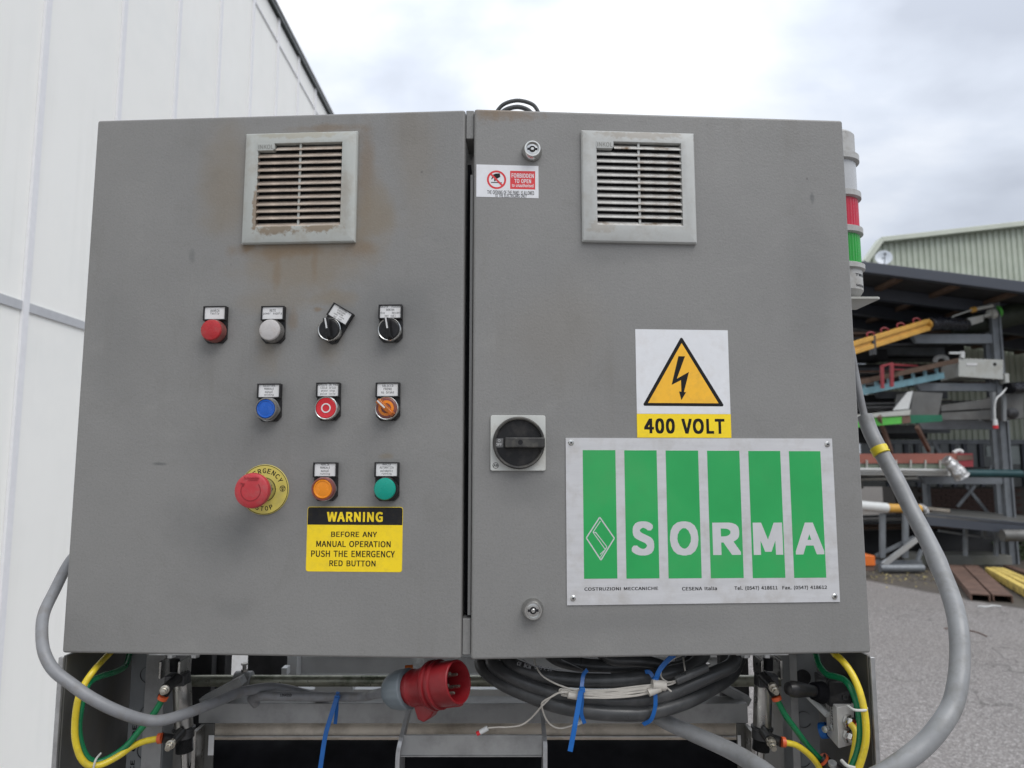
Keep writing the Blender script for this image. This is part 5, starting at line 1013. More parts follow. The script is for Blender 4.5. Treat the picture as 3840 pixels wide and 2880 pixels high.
# ---- push buttons, lamps and selectors
GR = 'operator controls on the left door'
def control(kind, px, py, lines, label, cat, h=.015, tilt=0, knob_ang=0, name='push_button'):
    t, u, v = on(DL, name, label, cat, px, py, h, GR)
    Rt = Matrix.Rotation(tilt, 4, 'Z')
    # legend holder
    q = MB(K).prism([(-15, 14), (-15.2, -9), (-9.5, -15), (9.5, -15), (15.2, -9), (15, 14)], 0, 2.4, Rt)
    q.box(-14.8, 14.8, 13.8, 32.2, 0, 6.0, Rt)
    # frame rim
    for (a, b, c, d) in ((-15, -13.2, 14, 32.4), (13.2, 15, 14, 32.4), (-13.2, 13.2, 14, 15.5), (-13.2, 13.2, 31, 32.4)): q.box(a, b, c, d, 6.0, 8.0, Rt)
    lh = q.build('legend_holder', M_black, t, bev=.0003)
    lp = MB(K).box(-13.1, 13.1, 15.6, 30.9, 6.05, 6.6, Rt).build('legend_plate', M_white, lh)
    q = MB(K); n = len(lines); rowh = 3.4 if n <= 3 else 3.3
    tot = {2: 24.3, 3: 27.5, 4: 31.0, 5: 30.4}[n]; step = {2: 3.9, 3: 4.0, 4: 3.85, 5: 3.05}[n]
    if n == 5: rowh = 2.5
    for i, s_ in enumerate(lines):
        if not s_.strip(): continue
        yc = (26.6 if n == 2 else 28.3 if n == 3 else 29.7) - i * step
        wch = 2.0 if n < 4 else 1.72 if n == 4 else 1.5; tw = wch * len(s_); low = s_ == s_.lower()
        hh = {2: 3.4, 3: 3.1, 4: 2.75, 5: 2.2}[n] * (1 if not low else 1.12)
        tmp = MB(); fit_text(tmp, s_, -tw / 2, yc - hh / 2, tw / 2, yc + hh / 2, 6.65, .012)
        # worn labels are cut off by the frame
        for p in tmp.v: p.y = min(max(p.y, 15.7), 30.85)
        q.add(tmp.v, tmp.f, Rt)
    q.build('lettering', M_inkgrey, lh, smooth=False)
    if kind in ('red_lamp', 'white_lamp', 'teal_lamp'):
        ml = {'red_lamp': M_redlens, 'white_lamp': M_greylens, 'teal_lamp': M_teal}[kind]
        mr = {'red_lamp': M_rimred, 'white_lamp': M_rim, 'teal_lamp': M_black}[kind]
        MB(K).lathe([(14.6, 2.4), (14.8, 6), (14.4, 10.5), (13.4, 13)], 48, rib=(.006, 24)).build('bezel', mr, t)
        MB(K).lathe([(13.3, 12), (13.3, 14.6), (12.4, 16), (9, 16.9), (4, 17.2), (.2, 17.3)], 40).build('lens', ml, t)
    elif kind in ('blue_push', 'amber_push'):
        ml = {'blue_push': M_blue, 'amber_push': M_amber}[kind]
        MB(K).lathe([(14.6, 2.4), (14.9, 8)], 40).build('bezel', M_chrome, t)
        MB(K).lathe([(14.2, 8), (14.3, 13.5), (13.6, 15.2), (12.2, 15.4), (11.9, 13.8), (11.9, 12)], 40).build('guard_rim', M_rim if kind == 'blue_push' else M_rimred, t)
        MB(K).lathe([(11.8, 10), (11.8, 14.4), (10.9, 15.3), (9.7, 15.2), (9.3, 14.7), (5, 14.9), (.2, 15.0)], 40).build('button', ml, t)
    elif kind == 'stop_push':
        MB(K).lathe([(14.6, 2.4), (14.9, 10), (14.6, 12.6), (13.7, 13.6), (12.9, 13.2), (12.8, 11)], 48).build('bezel', M_chrome, t)
        MB(K).lathe([(12.7, 9), (12.7, 12.6), (12, 13.3), (7, 12.6), (.2, 12.4)], 40).build('button', M_redbright, t)
        MB(K).ring(6.0, 4.5, 12.0, 13.0).build('circle_mark', M_white, t)
    elif kind in ('selector', 'amber_selector'):
        MB(K).lathe([(14.6, 2.4), (14.9, 9), (14.6, 11.4), (13.9, 12.2), (13.0, 11.8), (12.8, 10)], 48).build('bezel', M_chrome, t)
        mk = M_black if kind == 'selector' else M_amberclear
        Rk = Matrix.Rotation(knob_ang, 4, 'Z')
        MB(K).lathe([(12.7, 8), (12.7, 12), (11.8, 12.8), (.2, 12.8)], 40).build('dial', mk if kind == 'selector' else M_rimred, t)
        if kind != 'selector': MB(K).ring(9.6, 6.2, 12.8, 13.2).build('lit_ring', M_amber, t)
        hl = 13.2
        q = MB(K); a_ = [(-3.6, -hl, 12.5), (3.6, -hl, 12.5), (4.4, hl, 12.5), (-4.4, hl, 12.5), (-2.4, -hl + 1.5, 20), (2.4, -hl + 1.5, 20), (3.1, hl - .5, 23), (-3.1, hl - .5, 23)]
        q.add(a_, [(0, 3, 2, 1), (4, 5, 6, 7), (0, 1, 5, 4), (1, 2, 6, 5), (2, 3, 7, 6), (3, 0, 4, 7)], Rk)
        kn = q.build('knob', mk, t, bev=.001)
        M2 = Rk @ Matrix(((1, 0, 0, 0), (0, 1, -0.0, 0), (0, .122, 1, 21.55), (0, 0, 0, 1)))
        MB(K).box(-.95, .95, -.5, 12.2, -.02, .25, M2).build('pointer_line', M_white, kn)
    return t
control('red_lamp', 788, 1236, ['AVARIA', 'faulty'], 'red indicator lamp labelled AVARIA faulty at the left of the top row', 'indicator lamp', .017, name='indicator_lamp')
control('white_lamp', 1008, 1236, ['RETE', 'power supply'], 'clouded white indicator lamp labelled RETE power supply', 'indicator lamp', .017, name='indicator_lamp')
control('selector', 1230, 1232, ['APERTURA', 'CHIUSURA', 'BOBINA', 'open close', 'net coil'], 'black rotary selector whose legend plate is tilted to the right', 'selector switch', .016, tilt=R(-31), knob_ang=R(9), name='selector_switch')
control('selector', 1456, 1232, ['SALITA  DISCESA', 'BOBINA', 'rise    descent', 'net coil'], 'black rotary selector with straight legend plate at the right of the top row', 'selector switch', .016, knob_ang=R(9), name='selector_switch')
control('blue_push', 996, 1533, ['SALDATURA', 'MANUALE', 'manual', 'welding'], 'blue push button labelled manual welding', 'push button')
control('stop_push', 1222, 1530, ['ARRESTO IN FASE', 'CICLO SFILO', 'phase stop', 'pulse cycle'], 'red push button with a white circle, labelled phase stop', 'push button', .013)
control('amber_selector', 1447, 1530, ['SBLOCCO', 'FRENO', 'no brake'], 'translucent orange rotary selector labelled no brake', 'selector switch', .014, knob_ang=R(46), name='selector_switch')
control('amber_push', 1209, 1834, ['MARCIA', 'MANUALE', 'manual', 'running'], 'amber push button labelled manual running', 'push button')
control('teal_lamp', 1441, 1834, ['MARCIA', 'AUTOMATICA', 'automatic', 'running'], 'green push button labelled automatic running', 'push button', .017)

# ---- emergency stop
t, u, v = on(DL, 'emergency_stop', 'red mushroom emergency stop on a round yellow plate', 'emergency stop', 991, 1836, .001)
MB(K).lathe([(31.0, 0), (31.0, 1.2), (30.4, 1.6), (.2, 1.6)], 64).build('yellow_disc', M_disc, t)
q = MB(K).ring(30.4, 29.7, 1.62, 1.75, 64).ring(15.0, 14.4, 1.62, 1.75, 64)
def arc_text(q, s_, r, a0, da, h, inv=False, off=.02, wd=.72):
    for i, ch in enumerate(s_):
        if ch == ' ': continue
        a = R(a0 + da * i); wv = h * wd * (.55 if ch in 'I' else 1)
        M = Matrix.Rotation(a - math.pi / 2 if not inv else a + math.pi / 2, 4, 'Z') @ Matrix.Translation((0, r if not inv else -r, 0))
        tm = MB(); fit_text(tm, ch, -wv / 2, -h / 2, wv / 2, h / 2, 1.7, off); q.add(tm.v, tm.f, M)
arc_text(q, 'EMERGENCY', 23.3, 152.4, -15.3, 6.0, off=.03)
arc_text(q, 'STOP', 23.3, 251, 14.5, 5.6, inv=True, off=.03)
M8 = Matrix.Translation((23.5, 1.5, 0))
q.ring(3.7, 3.2, 1.65, 1.8, 24, M8).box(-.3, .3, -1.5, 1.5, 1.65, 1.8, M8)
for a_, b_ in (((-2.6, 1.8), (2.6, 1.8)), ((2.6, 1.8), (0, -2.8)), ((0, -2.8), (-2.6, 1.8))): q.bar((23.5 + a_[0], 1.5 + a_[1], 1.72), (23.5 + b_[0], 1.5 + b_[1], 1.72), .5, .12, up=(0, 0, 1))
q.build('lettering', M_ink, t, smooth=False)
MB(K).lathe([(14.2, 1.6), (14.6, 5), (13.5, 11), (12.2, 13), (11.8, 24), (11, 28)], 40).build('collar', M_chrome, t)
MB(K).lathe([(11.5, 24), (15.5, 27), (19.2, 29), (20.6, 31), (21.2, 36), (20.4, 39.4), (18.6, 40.6), (12, 41.4), (.2, 41.8)], 72, rib=(.008, 36)).build('mushroom_cap', M_redcap, t)
M_redline = mat('engraved_red', (0.26, 0.015, 0.02), .5)
q = MB(K); q.ring(12.3, 11.4, 40.6, 41.75, 40, None, 140, 400)
fit_text(q, 'Schneider', -9, 13.4, 10, 16.6, 41.55, .01); fit_text(q, 'Electric', -3, 11.6, 9, 13.2, 41.65, .01)
q.prism([(-12.8, 9.5), (-7.5, 8.5), (-9.2, 4.6)], 41.0, 41.8); q.build('engraving', M_redline, t, smooth=False)

# ---- print helpers for flat signs
class Sign:
    def __init__(s, door, name, label, cat, conv, corners, z, m, rad=0, parts_bev=.0002):
        s.door = door; s.cv = conv
        uv = [door.uv(*conv(*c)) for c in corners]
        xs = sorted(p[0] for p in uv); ys = sorted(p[1] for p in uv)
        s.x0, s.x1 = (xs[0] + xs[1]) / 2, (xs[2] + xs[3]) / 2; s.y0, s.y1 = (ys[0] + ys[1]) / 2, (ys[2] + ys[3]) / 2
        s.cx, s.cy = (s.x0 + s.x1) / 2, (s.y0 + s.y1) / 2; s.z = z
        s.t = thing(name, label, cat, M=door.M(s.cx, s.cy))
        hw, hh = (s.x1 - s.x0) * 500, (s.y1 - s.y0) * 500; s.hw, s.hh = hw, hh
        q = MB(K)
        q.prism(rrect(-hw, -hh, hw, hh, rad) if rad else [(-hw, -hh), (hw, -hh), (hw, hh), (-hw, hh)], 0.05, z)
        s.base = q.build('backing', m, s.t)
    def l(s, x, y):
        u, v = s.door.uv(*s.cv(x, y)); return ((u - s.cx) * 1000, (v - s.cy) * 1000)
    def poly(s, q, pts, dz=.15, th=.12): q.prism([s.l(*p) for p in pts], s.z + dz - th, s.z + dz)
    def txt(s, q, st, x0, y0, x1, y1, off=0., dz=.15):
        a = s.l(x0, y1); b = s.l(x1, y0)
        xa, xb = a[0], b[0]; fit_text(q, st, xa, a[1], xb, b[1], s.z + dz, off)
    def line(s, q, pts, wd, dz=.2):
        pp = [s.l(*p) for p in pts]
        for a, b in zip(pp, pp[1:]): q.bar((a[0], a[1], s.z + dz), (b[0], b[1], s.z + dz), wd, .1)

# 400 volt sign
cB = lambda x, y: (x / 2.0733 + 1750, y / 2.0733 + 1200)
s = Sign(DR, 'voltage_sign', 'white and yellow 400 VOLT lightning warning sign', 'sign', cB, [(1311, 72), (2029, 80), (2050, 733), (1322, 727)], .5, M_sign)
s2 = Sign(DR, 'tmp', 'tmp', 'tmp', cB, [(1322, 729), (2051, 733), (2058, 918), (1326, 912)], .55, M_yel)
q = MB(K); q.prism([(s2.x0 * 1000 - s.cx * 1000, s2.y0 * 1000 - s.cy * 1000), (s2.x1 * 1000 - s.cx * 1000, s2.y0 * 1000 - s.cy * 1000), (s2.x1 * 1000 - s.cx * 1000, s2.y1 * 1000 - s.cy * 1000), (s2.x0 * 1000 - s.cx * 1000, s2.y1 * 1000 - s.cy * 1000)], .05, .56)
q.build('yellow_strip', M_yel, s.t)
for o_ in (s2.base, s2.t): bpy.data.objects.remove(o_)
ap, bl_, br_ = s.l(1668, 128), s.l(1366, 667), s.l(2004, 672)
def rtri(pts, r, n=5):
    out = []; m = len(pts)
    for i in range(m):
        p = Vector(pts[i]); a = Vector(pts[i - 1]) - p; b = Vector(pts[(i + 1) % m]) - p
        a.normalize(); b.normalize(); bis = (a + b).normalized(); half = math.acos(max(-1, min(1, a.dot(b)))) / 2
        c_ = p + bis * (r / math.sin(half)); t1 = p + a * (r / math.tan(half)); t2 = p + b * (r / math.tan(half))
        for k in range(n + 1):
            q_ = (t1 - c_).lerp(t2 - c_, k / n).normalized() * r + c_; out.append((q_.x, q_.y))
    return out
MB(K).prism(rtri([ap, bl_, br_], 1.8), .5, .62).build('triangle_border', M_ink, s.t)
MB(K).prism([s.l(1670, 180), s.l(1409, 645), s.l(1957, 648)], .62, .70).build('triangle_field', M_yel2, s.t)
q = MB(K); s.poly(q, [(1645, 282), (1696, 283), (1633, 457), (1727, 404), (1688, 560), (1704, 563), (1668, 623), (1650, 556), (1668, 558), (1665, 468), (1592, 505)], .28, .06); q.build('lightning_bolt', M_ink, s.t)
q = MB(K); s.txt(q, '400', 1380, 765, 1616, 883, .075, .12); s.txt(q, 'VOLT', 1672, 767, 2002, 886, .075, .12); q.build('lettering', M_ink, s.t, smooth=False)

# company plate
cC = lambda x, y: (x / 2.0109 + 2100, y / 2.0109 + 1600)
M_plate = mat('brushed_aluminium_sign', (0.60, 0.60, 0.61), 0.5, 0.15, var=0.05, vs=160, stretch=(.12, 1, 1), bump=.25, bs=900, bd=.0003, dirt=(0.40, 0.37, 0.33), ds=26, da=.5)
s = Sign(DR, 'company_plate', 'riveted aluminium plate with six green bars and white SORMA letters', 'sign', cC, [(42, 78), (2050, 97), (2106, 1325), (52, 1340)], 1.3, M_plate)
tops = [(167, 412), (478, 722), (789, 1033), (1101, 1345), (1412, 1655), (1720, 1958)]; bots = [(183, 435), (504, 752), (822, 1072), (1140, 1387), (1455, 1698), (1765, 2005)]
for i in range(6):
    yt = 177 + i * 1.6; yb = 1145 - i * 1.4
    a = s.l(tops[i][0], yt); b = s.l(tops[i][1], yt); c_ = s.l(bots[i][0], yb); d_ = s.l(bots[i][1], yb)
    xa, xb = (a[0] + c_[0]) / 2, (b[0] + d_[0]) / 2
    MB(K).box(xa, xb, (c_[1] + d_[1]) / 2, (a[1] + b[1]) / 2, 1.3, 1.42).build('green_bar', M_green, s.t)
M_platelet = mat('plate_letter', (0.60, 0.60, 0.61), 0.5, 0.15, var=0.05)
q = MB(K)
for ch, x0, y0, x1, y1 in (('S', 540, 713, 704, 971), ('O', 830, 713, 1037, 971), ('R', 1152, 722, 1353, 967), ('M', 1458, 722, 1670, 966), ('A', 1775, 722, 1978, 963)):
    s.txt(q, ch, x0, y0, x1, y1, .06, .18)
q.build('white_letters', M_platelet, s.t, smooth=False)
q = MB(K); s.line(q, [(298, 682), (408, 840), (307, 1005), (197, 838), (298, 682)], 1.5, .16)
s.line(q, [(303, 712), (247, 795), (340, 925)], 1.0, .16); s.line(q, [(247, 795), (268, 796), (352, 905), (303, 985)], 1.0, .17); s.line(q, [(262, 793), (352, 903)], .6, .18); s.line(q, [(340, 925), (300, 962)], .9, .18)
q.build('diamond_logo', M_platelet, s.t, smooth=False)
q = MB(K); s.txt(q, 'COSTRUZIONI MECCANICHE', 183, 1205, 737, 1236, .035); s.txt(q, 'CESENA Italia', 918, 1203, 1180, 1234, .035); s.txt(q, 'Tel. (0547) 418611', 1313, 1197, 1636, 1236, .035); s.txt(q, 'Fax. (0547) 418612', 1674, 1194, 2008, 1232, .035)
q.build('lettering', M_ink, s.t, smooth=False)
for rx, ry in ((82, 121), (2012, 134), (97, 1293), (2067, 1280)):
    x, y = s.l(rx, ry); Mr = Matrix.Translation((x, y, 1.3))
    rv = MB(K).lathe([(3.6, 0), (3.6, .4), (2.6, 1.3), (1.3, 1.5), (1.2, .9)], 24, Mr).build('rivet', M_chrome, s.t)
    MB(K).lathe([(1.15, .8), (1.1, 1.0)], 16, Mr).build('rivet_hole', M_void, rv)

# forbidden sticker
cD = lambda x, y: (x / 4.1475 + 1700, y / 4.1475 + 350)
s = Sign(DR, 'forbidden_sticker', 'white sticker with red prohibition circle reading FORBIDDEN TO OPEN', 'sticker', cD, [(358, 1103), (1322, 1135), (1328, 1635), (358, 1605)], .25, M_sign)
q = MB(K); cx, cy = s.l(672, 1345); Mr = Matrix.Translation((cx, cy, 0))
q.ring(12.4, 9.9, .25, .40, 48, Mr); s.line(q, [(582, 1255), (762, 1436)], 2.4, .16); q.build('prohibition_ring', M_redink, s.t)
q = MB(K); s.poly(q, [(605, 1300), (625, 1262), (665, 1248), (722, 1246), (732, 1300), (690, 1325), (660, 1330), (655, 1365), (640, 1372), (632, 1350), (640, 1310), (620, 1312), (600, 1342), (588, 1335)], .05, .04)
s.line(q, [(585, 1386), (755, 1392)], 1.1, .04); q.build('hand_symbol', M_ink, s.t)
q = MB(K); s.poly(q, [(883, 1206), (1272, 1213), (1272, 1497), (883, 1488)], .05, .04); rp = q.build('red_field', M_redink, s.t)
q = MB(K); s.txt(q, 'FORBIDDEN', 906, 1253, 1250, 1312, .05, .1); s.txt(q, 'TO OPEN', 950, 1338, 1208, 1395, .05, .1); s.txt(q, 'to unauthorised', 910, 1412, 1246, 1456, .045, .1); q.build('white_lettering', M_sign, s.t, smooth=False)
q = MB(K); s.txt(q, 'THE OPENING OF THE PANEL IS ALLOWED', 528, 1524, 1256, 1568, .005, .05); s.txt(q, 'TO THE ELECTRICIANS ONLY', 645, 1574, 1140, 1614, .005, .05); q.build('lettering', M_ink, s.t, smooth=False)

# warning sticker
cE = lambda x, y: (x / 2.602 + 750, y / 2.602 + 1680)
s = Sign(DL, 'warning_sticker', 'yellow and black WARNING sticker below the push buttons', 'sticker', cE, [(1057, 570), (1987, 578), (1965, 1215), (1027, 1200)], .25, M_yel, rad=3)
ylo = s.l(1500, 750)[1]
q = MB(K); hw, hh = s.hw, s.hh
pl = [p for p in rrect(-hw + .5, -hh, hw - .5, hh - .6, 2.6) if p[1] > 0]; pl = pl + [(-hw + .5, ylo), (hw - .5, ylo)]
q.prism(pl, .25, .32)
M_wornblack = mat('worn_black_print', (.014, .014, .016), .45, dirt=(.5, .36, .03), ds=150, da=.03, spec=.25)
q.build('black_header', M_wornblack, s.t)
q = MB(K); s.txt(q, 'WARNING', 1238, 624, 1785, 720, .09, .1); q.build('yellow_lettering', M_yel, s.t, smooth=False)
q = MB(K)
for st, a, b, c_, d_ in (('BEFORE ANY', 1280, 817, 1728, 868), ('MANUAL OPERATION', 1134, 909, 1862, 965), ('PUSH THE EMERGENCY', 1084, 1004, 1902, 1062), ('RED BUTTON', 1262, 1098, 1714, 1153)): s.txt(q, st, a, b, c_, d_, .035, .06)
q.build('black_lettering', M_ink, s.t, smooth=False)

# main switch
t, u, v = on(DR, 'main_switch', 'black rotary main switch on a square white plate', 'switch', 1943, 1661, .003)
MB(K).prism(rrect(-34, -34, 34, 34, 2.5), 0, 3.5).build('plate', M_swplate, t, bev=.0006)
Mk = Matrix.Translation((0.6, 0, 0))
MB(K).lathe([(31.6, 3.5), (32.2, 8), (31.8, 11.5), (30.4, 12.6), (28.8, 12.2), (28.2, 10), (28.0, 6)], 64, Mk).build('dial_rim', M_darkring, t)
MB(K).lathe([(28.0, 4), (28.0, 6.4), (.2, 6.4)], 48, Mk).build('dial', M_black, t)
MB(K).prism(rrect(-17, -6.2, 31.5, 6.2, 1.5), 6.4, 20).build('handle', M_darkring, t, bev=.0015)
MB(K).lathe([(3.0, 19.6), (3.0, 20.15)], 20, Matrix.Translation((1.5, 0.3, 0))).build('handle_hole', M_void, t)
ol = MB(K).box(-28.3, -18.5, -5.6, 5.4, 6.4, 7.4).build('off_label', mat('grey_label', (.15, .15, .15), .5), t)
q = MB(K); fit_text(q, 'OFF', -27.8, -3.6, -20.2, -.4, 7.5, .03); q.ring(1.6, 1.1, 7.42, 7.52, 20, Matrix.Translation((-23.6, 2.8, 0))); q.build('lettering', M_pvc, ol, smooth=False)
q = MB(K); Ml = Matrix.Translation((-27.6, -27.6, 0)); q.ring(3.9, 3.3, 3.5, 3.62, 8, Ml); tm = MB(); fit_text(tm, 'AB', -2.8, -1.4, 2.8, 1.6, 3.6, .05); q.add(tm.v, tm.f, Ml); q.build('logo', M_ink, t, smooth=False)

# ------------------------------------------------------------------ signal tower
YT = 1.06
ct = P(3138, 1000, YT); sx = ct.x
t = thing('signal_tower', 'stack light tower with red and green segments beside the cabinet', 'signal light', (sx, YT, P(3138, 1133, YT).z))
zb0 = t.location.z
def zz(py): return (P(3180, py, YT - .037).z - zb0)
def seg(name, prof, m, rib=None, n=60):
    return MB().lathe(prof, n, rib=rib).build(name, m, t)
seg('neck', [(.036, 0.0), (.036, zz(1118)), (.030, zz(1112))], M_capwhite)
seg('base', [(.020, zz(1106)), (.031, zz(1092)), (.0345, zz(1078)), (.0345, zz(1003))], M_capwhite)
def ringp(y0, y1): seg('collar_ring', [(.0345, zz(y0)), (.0385, zz(y0) + .002), (.0385, zz(y1) - .002), (.0345, zz(y1))], M_capwhite)
ringp(1003, 976); seg('green_segment', [(.0335, zz(976)), (.0335, zz(868))], M_grnseg, (.012, 40), 160)
ringp(868, 838); seg('red_segment', [(.0335, zz(838)), (.0335, zz(732))], M_redseg, (.012, 40), 160)
ringp(732, 702); seg('clear_segment', [(.0335, zz(702)), (.0335, zz(592))], M_clearseg, (.003, 20), 80)
ringp(592, 560); seg('cap', [(.0335, zz(560)), (.0335, zz(485)), (.031, zz(477)), (.002, zz(475))], M_capwhite)
br = MB(); bx = P(3305, 1136, YT - .038).x - sx; br.prism([(-.09, -.038), (bx - .004, -.038), (bx, -.034), (bx, .038), (-.09, .038)], -.0035, -.0005); br.build('bracket_plate', M_offwhite, t)
q = MB()
def wrap(p): a = -math.pi / 2 + p.x / .0346; return Vector((math.cos(a) * .0348, math.sin(a) * .0348, p.y))
def wtext(s_, x0, y0, x1, y1, off):
    fit_text(q, s_, x0, y0, x1, y1, 0, off, wrap)
wtext('TWS', .012, zz(1030), .032, zz(1020), .06); wtext('SIRENA', .012, zz(1070), .033, zz(1061), .03)
q.build('lettering', M_inkgrey, t, smooth=False)

# cable loop on top of the cabinet
q = MB(); q.tube([P(1850, 450, 1.10), P(1868, 412, 1.10), P(1895, 388, 1.10), P(1940, 377, 1.10), P(1985, 386, 1.10), P(2010, 405, 1.10), P(2030, 450, 1.10)], .0032, 10)
tag(q.build('cable_loop', M_cable), 'outer grey cable arch over the top of the cabinet', 'cable')
q = MB(); q.tube([P(1870, 430, 1.07), P(1900, 410, 1.07), P(1940, 401, 1.07), P(1975, 410, 1.07), P(2000, 430, 1.07)], .0036, 10)
tag(q.build('cable_loop', M_cable), 'lower dark cable arch on top of the cabinet', 'cable')

# ================================================================== MACHINE BELOW THE CABINET
mach = thing('packaging_machine', 'grey steel machine frame with rollers under the control cabinet', 'machine', (0, 1.1, 0))
MO = Vector((0, 1.1, 0))
def mbuild(q, name, m, bev=0, **k):
    q.v = [v - MO for v in q.v]; return q.build(name, m, mach, bev=bev, **k)
zc = ZB - .004
YB = 1.085
# side plates: edge faces the camera, inner face runs back
for sgn, xa in ((-1, P(236, 2460, .925).x), (1, P(3266, 2460, .925).x)):
    q = MB(); q.box(min(xa, xa + sgn * -.0045), max(xa, xa - sgn * .0045), .926, 1.35, 0.02, zc); mbuild(q, 'side_plate', M_sidepl, .0012)
    q = MB(); q.box(xa - .0032 if sgn < 0 else xa - .0028, xa + .0028 if sgn < 0 else xa + .0032, .921, .9255, 0.02, zc - .001); mbuild(q, 'plate_edge', M_edge, .001)
    # back web of the column
    x1 = P(480, 2600, YB).x if sgn < 0 else P(3068, 2600, YB).x
    q = MB(); q.box(min(xa, x1), max(xa, x1), YB, YB + .004, .02, zc); mbuild(q, 'column_web', M_sidepl)
# grey trunking with knock-outs
for sgn, (pa, pb_), kos in ((-1, (483, 618), ((556, 2530), (556, 2675), (545, 2815))), (1, (2965, 3070), ((3011, 2540), (3013, 2698), (3010, 2845)))):
    a, b = P(pa, 2650, YB - .035).x, P(pb_, 2650, YB - .035).x
    q = MB(); q.box(a, b, YB - .035, YB - .001, .4, zc - .001); tk = mbuild(q, 'trunking', M_trunk, .001)
    lx = b - .028 if sgn < 0 else a
    q = MB(); q.box(lx, lx + (.027 if sgn < 0 else .010), YB - .038, YB - .0355, .4, zc - .002); mbuild(q, 'trunking_lid', M_frame, .0006)
    for k_, (kx, ky) in enumerate(kos):
        c_ = P(kx, ky, YB - .036)
        Mr = Matrix.Translation(c_) @ Matrix.Rotation(math.pi / 2, 4, 'X')
        q = MB()
        if sgn > 0 and k_ == 0: q.lathe([(.0105, -.001), (.0105, .0016)], 28, Mr); mbuild(q, 'open_hole', M_void)
        else: q.ring(.0110, .0105, -.0002, .0012, 28, Mr, 40, 330); mbuild(q, 'knockout_ring', M_darksteel)
q = MB()
def vert(p): return Vector((-p.y, 0, p.x))
tq = MB(); fit_text(tq, 'CE  CODE 0', 0, 0, .075, .0060, 0, .02)
c_ = P(503, 2895, YB - .0362); q.add([c_ + Vector((-p.y, 0, p.x)) for p in tq.v], tq.f); mbuild(q, 'lettering', M_ink, smooth=False)

# long members
def hbox(px0, py0, px1, py1, Y, dep, name, m, bev=.001):
    q = MB(); pb(q, px0, py0, px1, py1, Y, dep); return mbuild(q, name, m, bev)
hbox(747, 2638, 2806, 2713, 1.09, .035, 'cross_beam', M_frame)
q = MB(); a, b = P(790, 2740, 1.13), P(2770, 2740, 1.13); q.cyl(a, b, .0125, seg=28); mbuild(q, 'beige_roller', M_beige)
hbox(800, 2761, 2765, 2765, 1.112, .01, 'roller_edge', M_edge, 0)
q = MB(); a, b = P(760, 2910, 1.20), P(2790, 2910, 1.20); q.cyl(a, b, .062, seg=48); mbuild(q, 'black_roller', M_blackroll)
q = MB(); a, b = P(700, 2553, 1.16), P(2945, 2553, 1.16); q.cyl(a, b, .0085, seg=20); mbuild(q, 'mossy_rod', M_moss)
# ribbed rear panel
q = MB(); z0 = P(1500, 2600, 1.36).z; xa, xb = P(1095, 2500, 1.36).x, P(2700, 2500, 1.36).x
prof = [(z0, 0), (z0 + .022, 0), (z0 + .025, -.006), (z0 + .032, -.006), (z0 + .035, 0), (z0 + .062, 0), (z0 + .065, -.006), (z0 + .072, -.006), (z0 + .075, 0), (z0 + .16, 0)]
for (za, ya), (zb_, yb) in zip(prof, prof[1:]): q.add([(xa, 1.36 + ya, za), (xb, 1.36 + ya, za), (xb, 1.36 + yb, zb_), (xa, 1.36 + yb, zb_)], [(0, 1, 2, 3)])
mbuild(q, 'ribbed_panel', M_ribpanel, smooth=False)
hbox(1078, 2440, 1112, 2545, 1.33, .03, 'panel_post', M_ribpanel)
hbox(1055, 2505, 1075, 2535, 1.30, .02, 'cable_clip', M_ribpanel)
hbox(930, 2440, 1080, 2620, 1.38, .06, 'dark_guard', M_darksteel)
hbox(792, 2440, 838, 2640, 1.25, .03, 'rear_post', M_darksteel)
hbox(716, 2440, 780, 2820, 1.22, .02, 'inner_post', M_darksteel)
hbox(2700, 2440, 2812, 2640, 1.24, .02, 'inner_post', M_darksteel)
hbox(2540, 2440, 2640, 2625, 1.34, .02, 'dark_guard', M_darksteel)
hbox(1100, 2585, 2700, 2636, 1.20, .02, 'rear_rail', M_ribpanel)
hbox(1180, 2575, 1322, 2596, 1.17, .02, 'small_plate', M_ribpanel)
q = MB(); q.cyl(P(1878, 2460, 1.28), P(1560, 2525, 1.3), .001); 
q = MB(); q.bar(P(1565, 2520, 1.25), P(1572, 2440, 1.25), .018, .006, up=(0, 1, 0)); mbuild(q, 'white_strip', M_zinc)
# white board behind
q = MB(); q.box(P(755, 2500, 1.9).x, P(935, 2500, 1.9).x, 1.9, 1.92, .3, 1.33); tag(q.build('white_board', M_white), 'white board behind the machine, seen left of the dark guard', 'board')
# pivoting levers with clamp on the rod (left and right)
def lever(xp, flip, labelp):
    s_ = 1 if not flip else -1
    q = MB(); q.bar(P(xp - s_ * 150, 2628, 1.12), P(xp, 2548, 1.12), .012, .022, up=(0, 1, 0)); mbuild(q, 'lever_arm', M_frame, .001)
    a = P(xp - s_ * 30, 2553, 1.16); b = P(xp + s_ * 32, 2553, 1.16); q = MB(); q.cyl(a, b, .0145, seg=24); mbuild(q, 'rod_clamp', M_frame, .001)
    q = MB(); c1, c2 = P(xp + s_ * 5, 2525, 1.16), P(xp + s_ * 5, 2492, 1.16); q.cyl(c1, c2, .003); q.cyl(P(xp + s_ * 5, 2493, 1.16), P(xp + s_ * 5, 2487, 1.16), .0055, seg=6); q.cyl(P(xp + s_ * 5, 2520, 1.16), P(xp + s_ * 5, 2509, 1.16), .0052, seg=6)
    mbuild(q, 'clamp_screw', M_steel)
lever(912, False, ''); lever(2655, True, '')
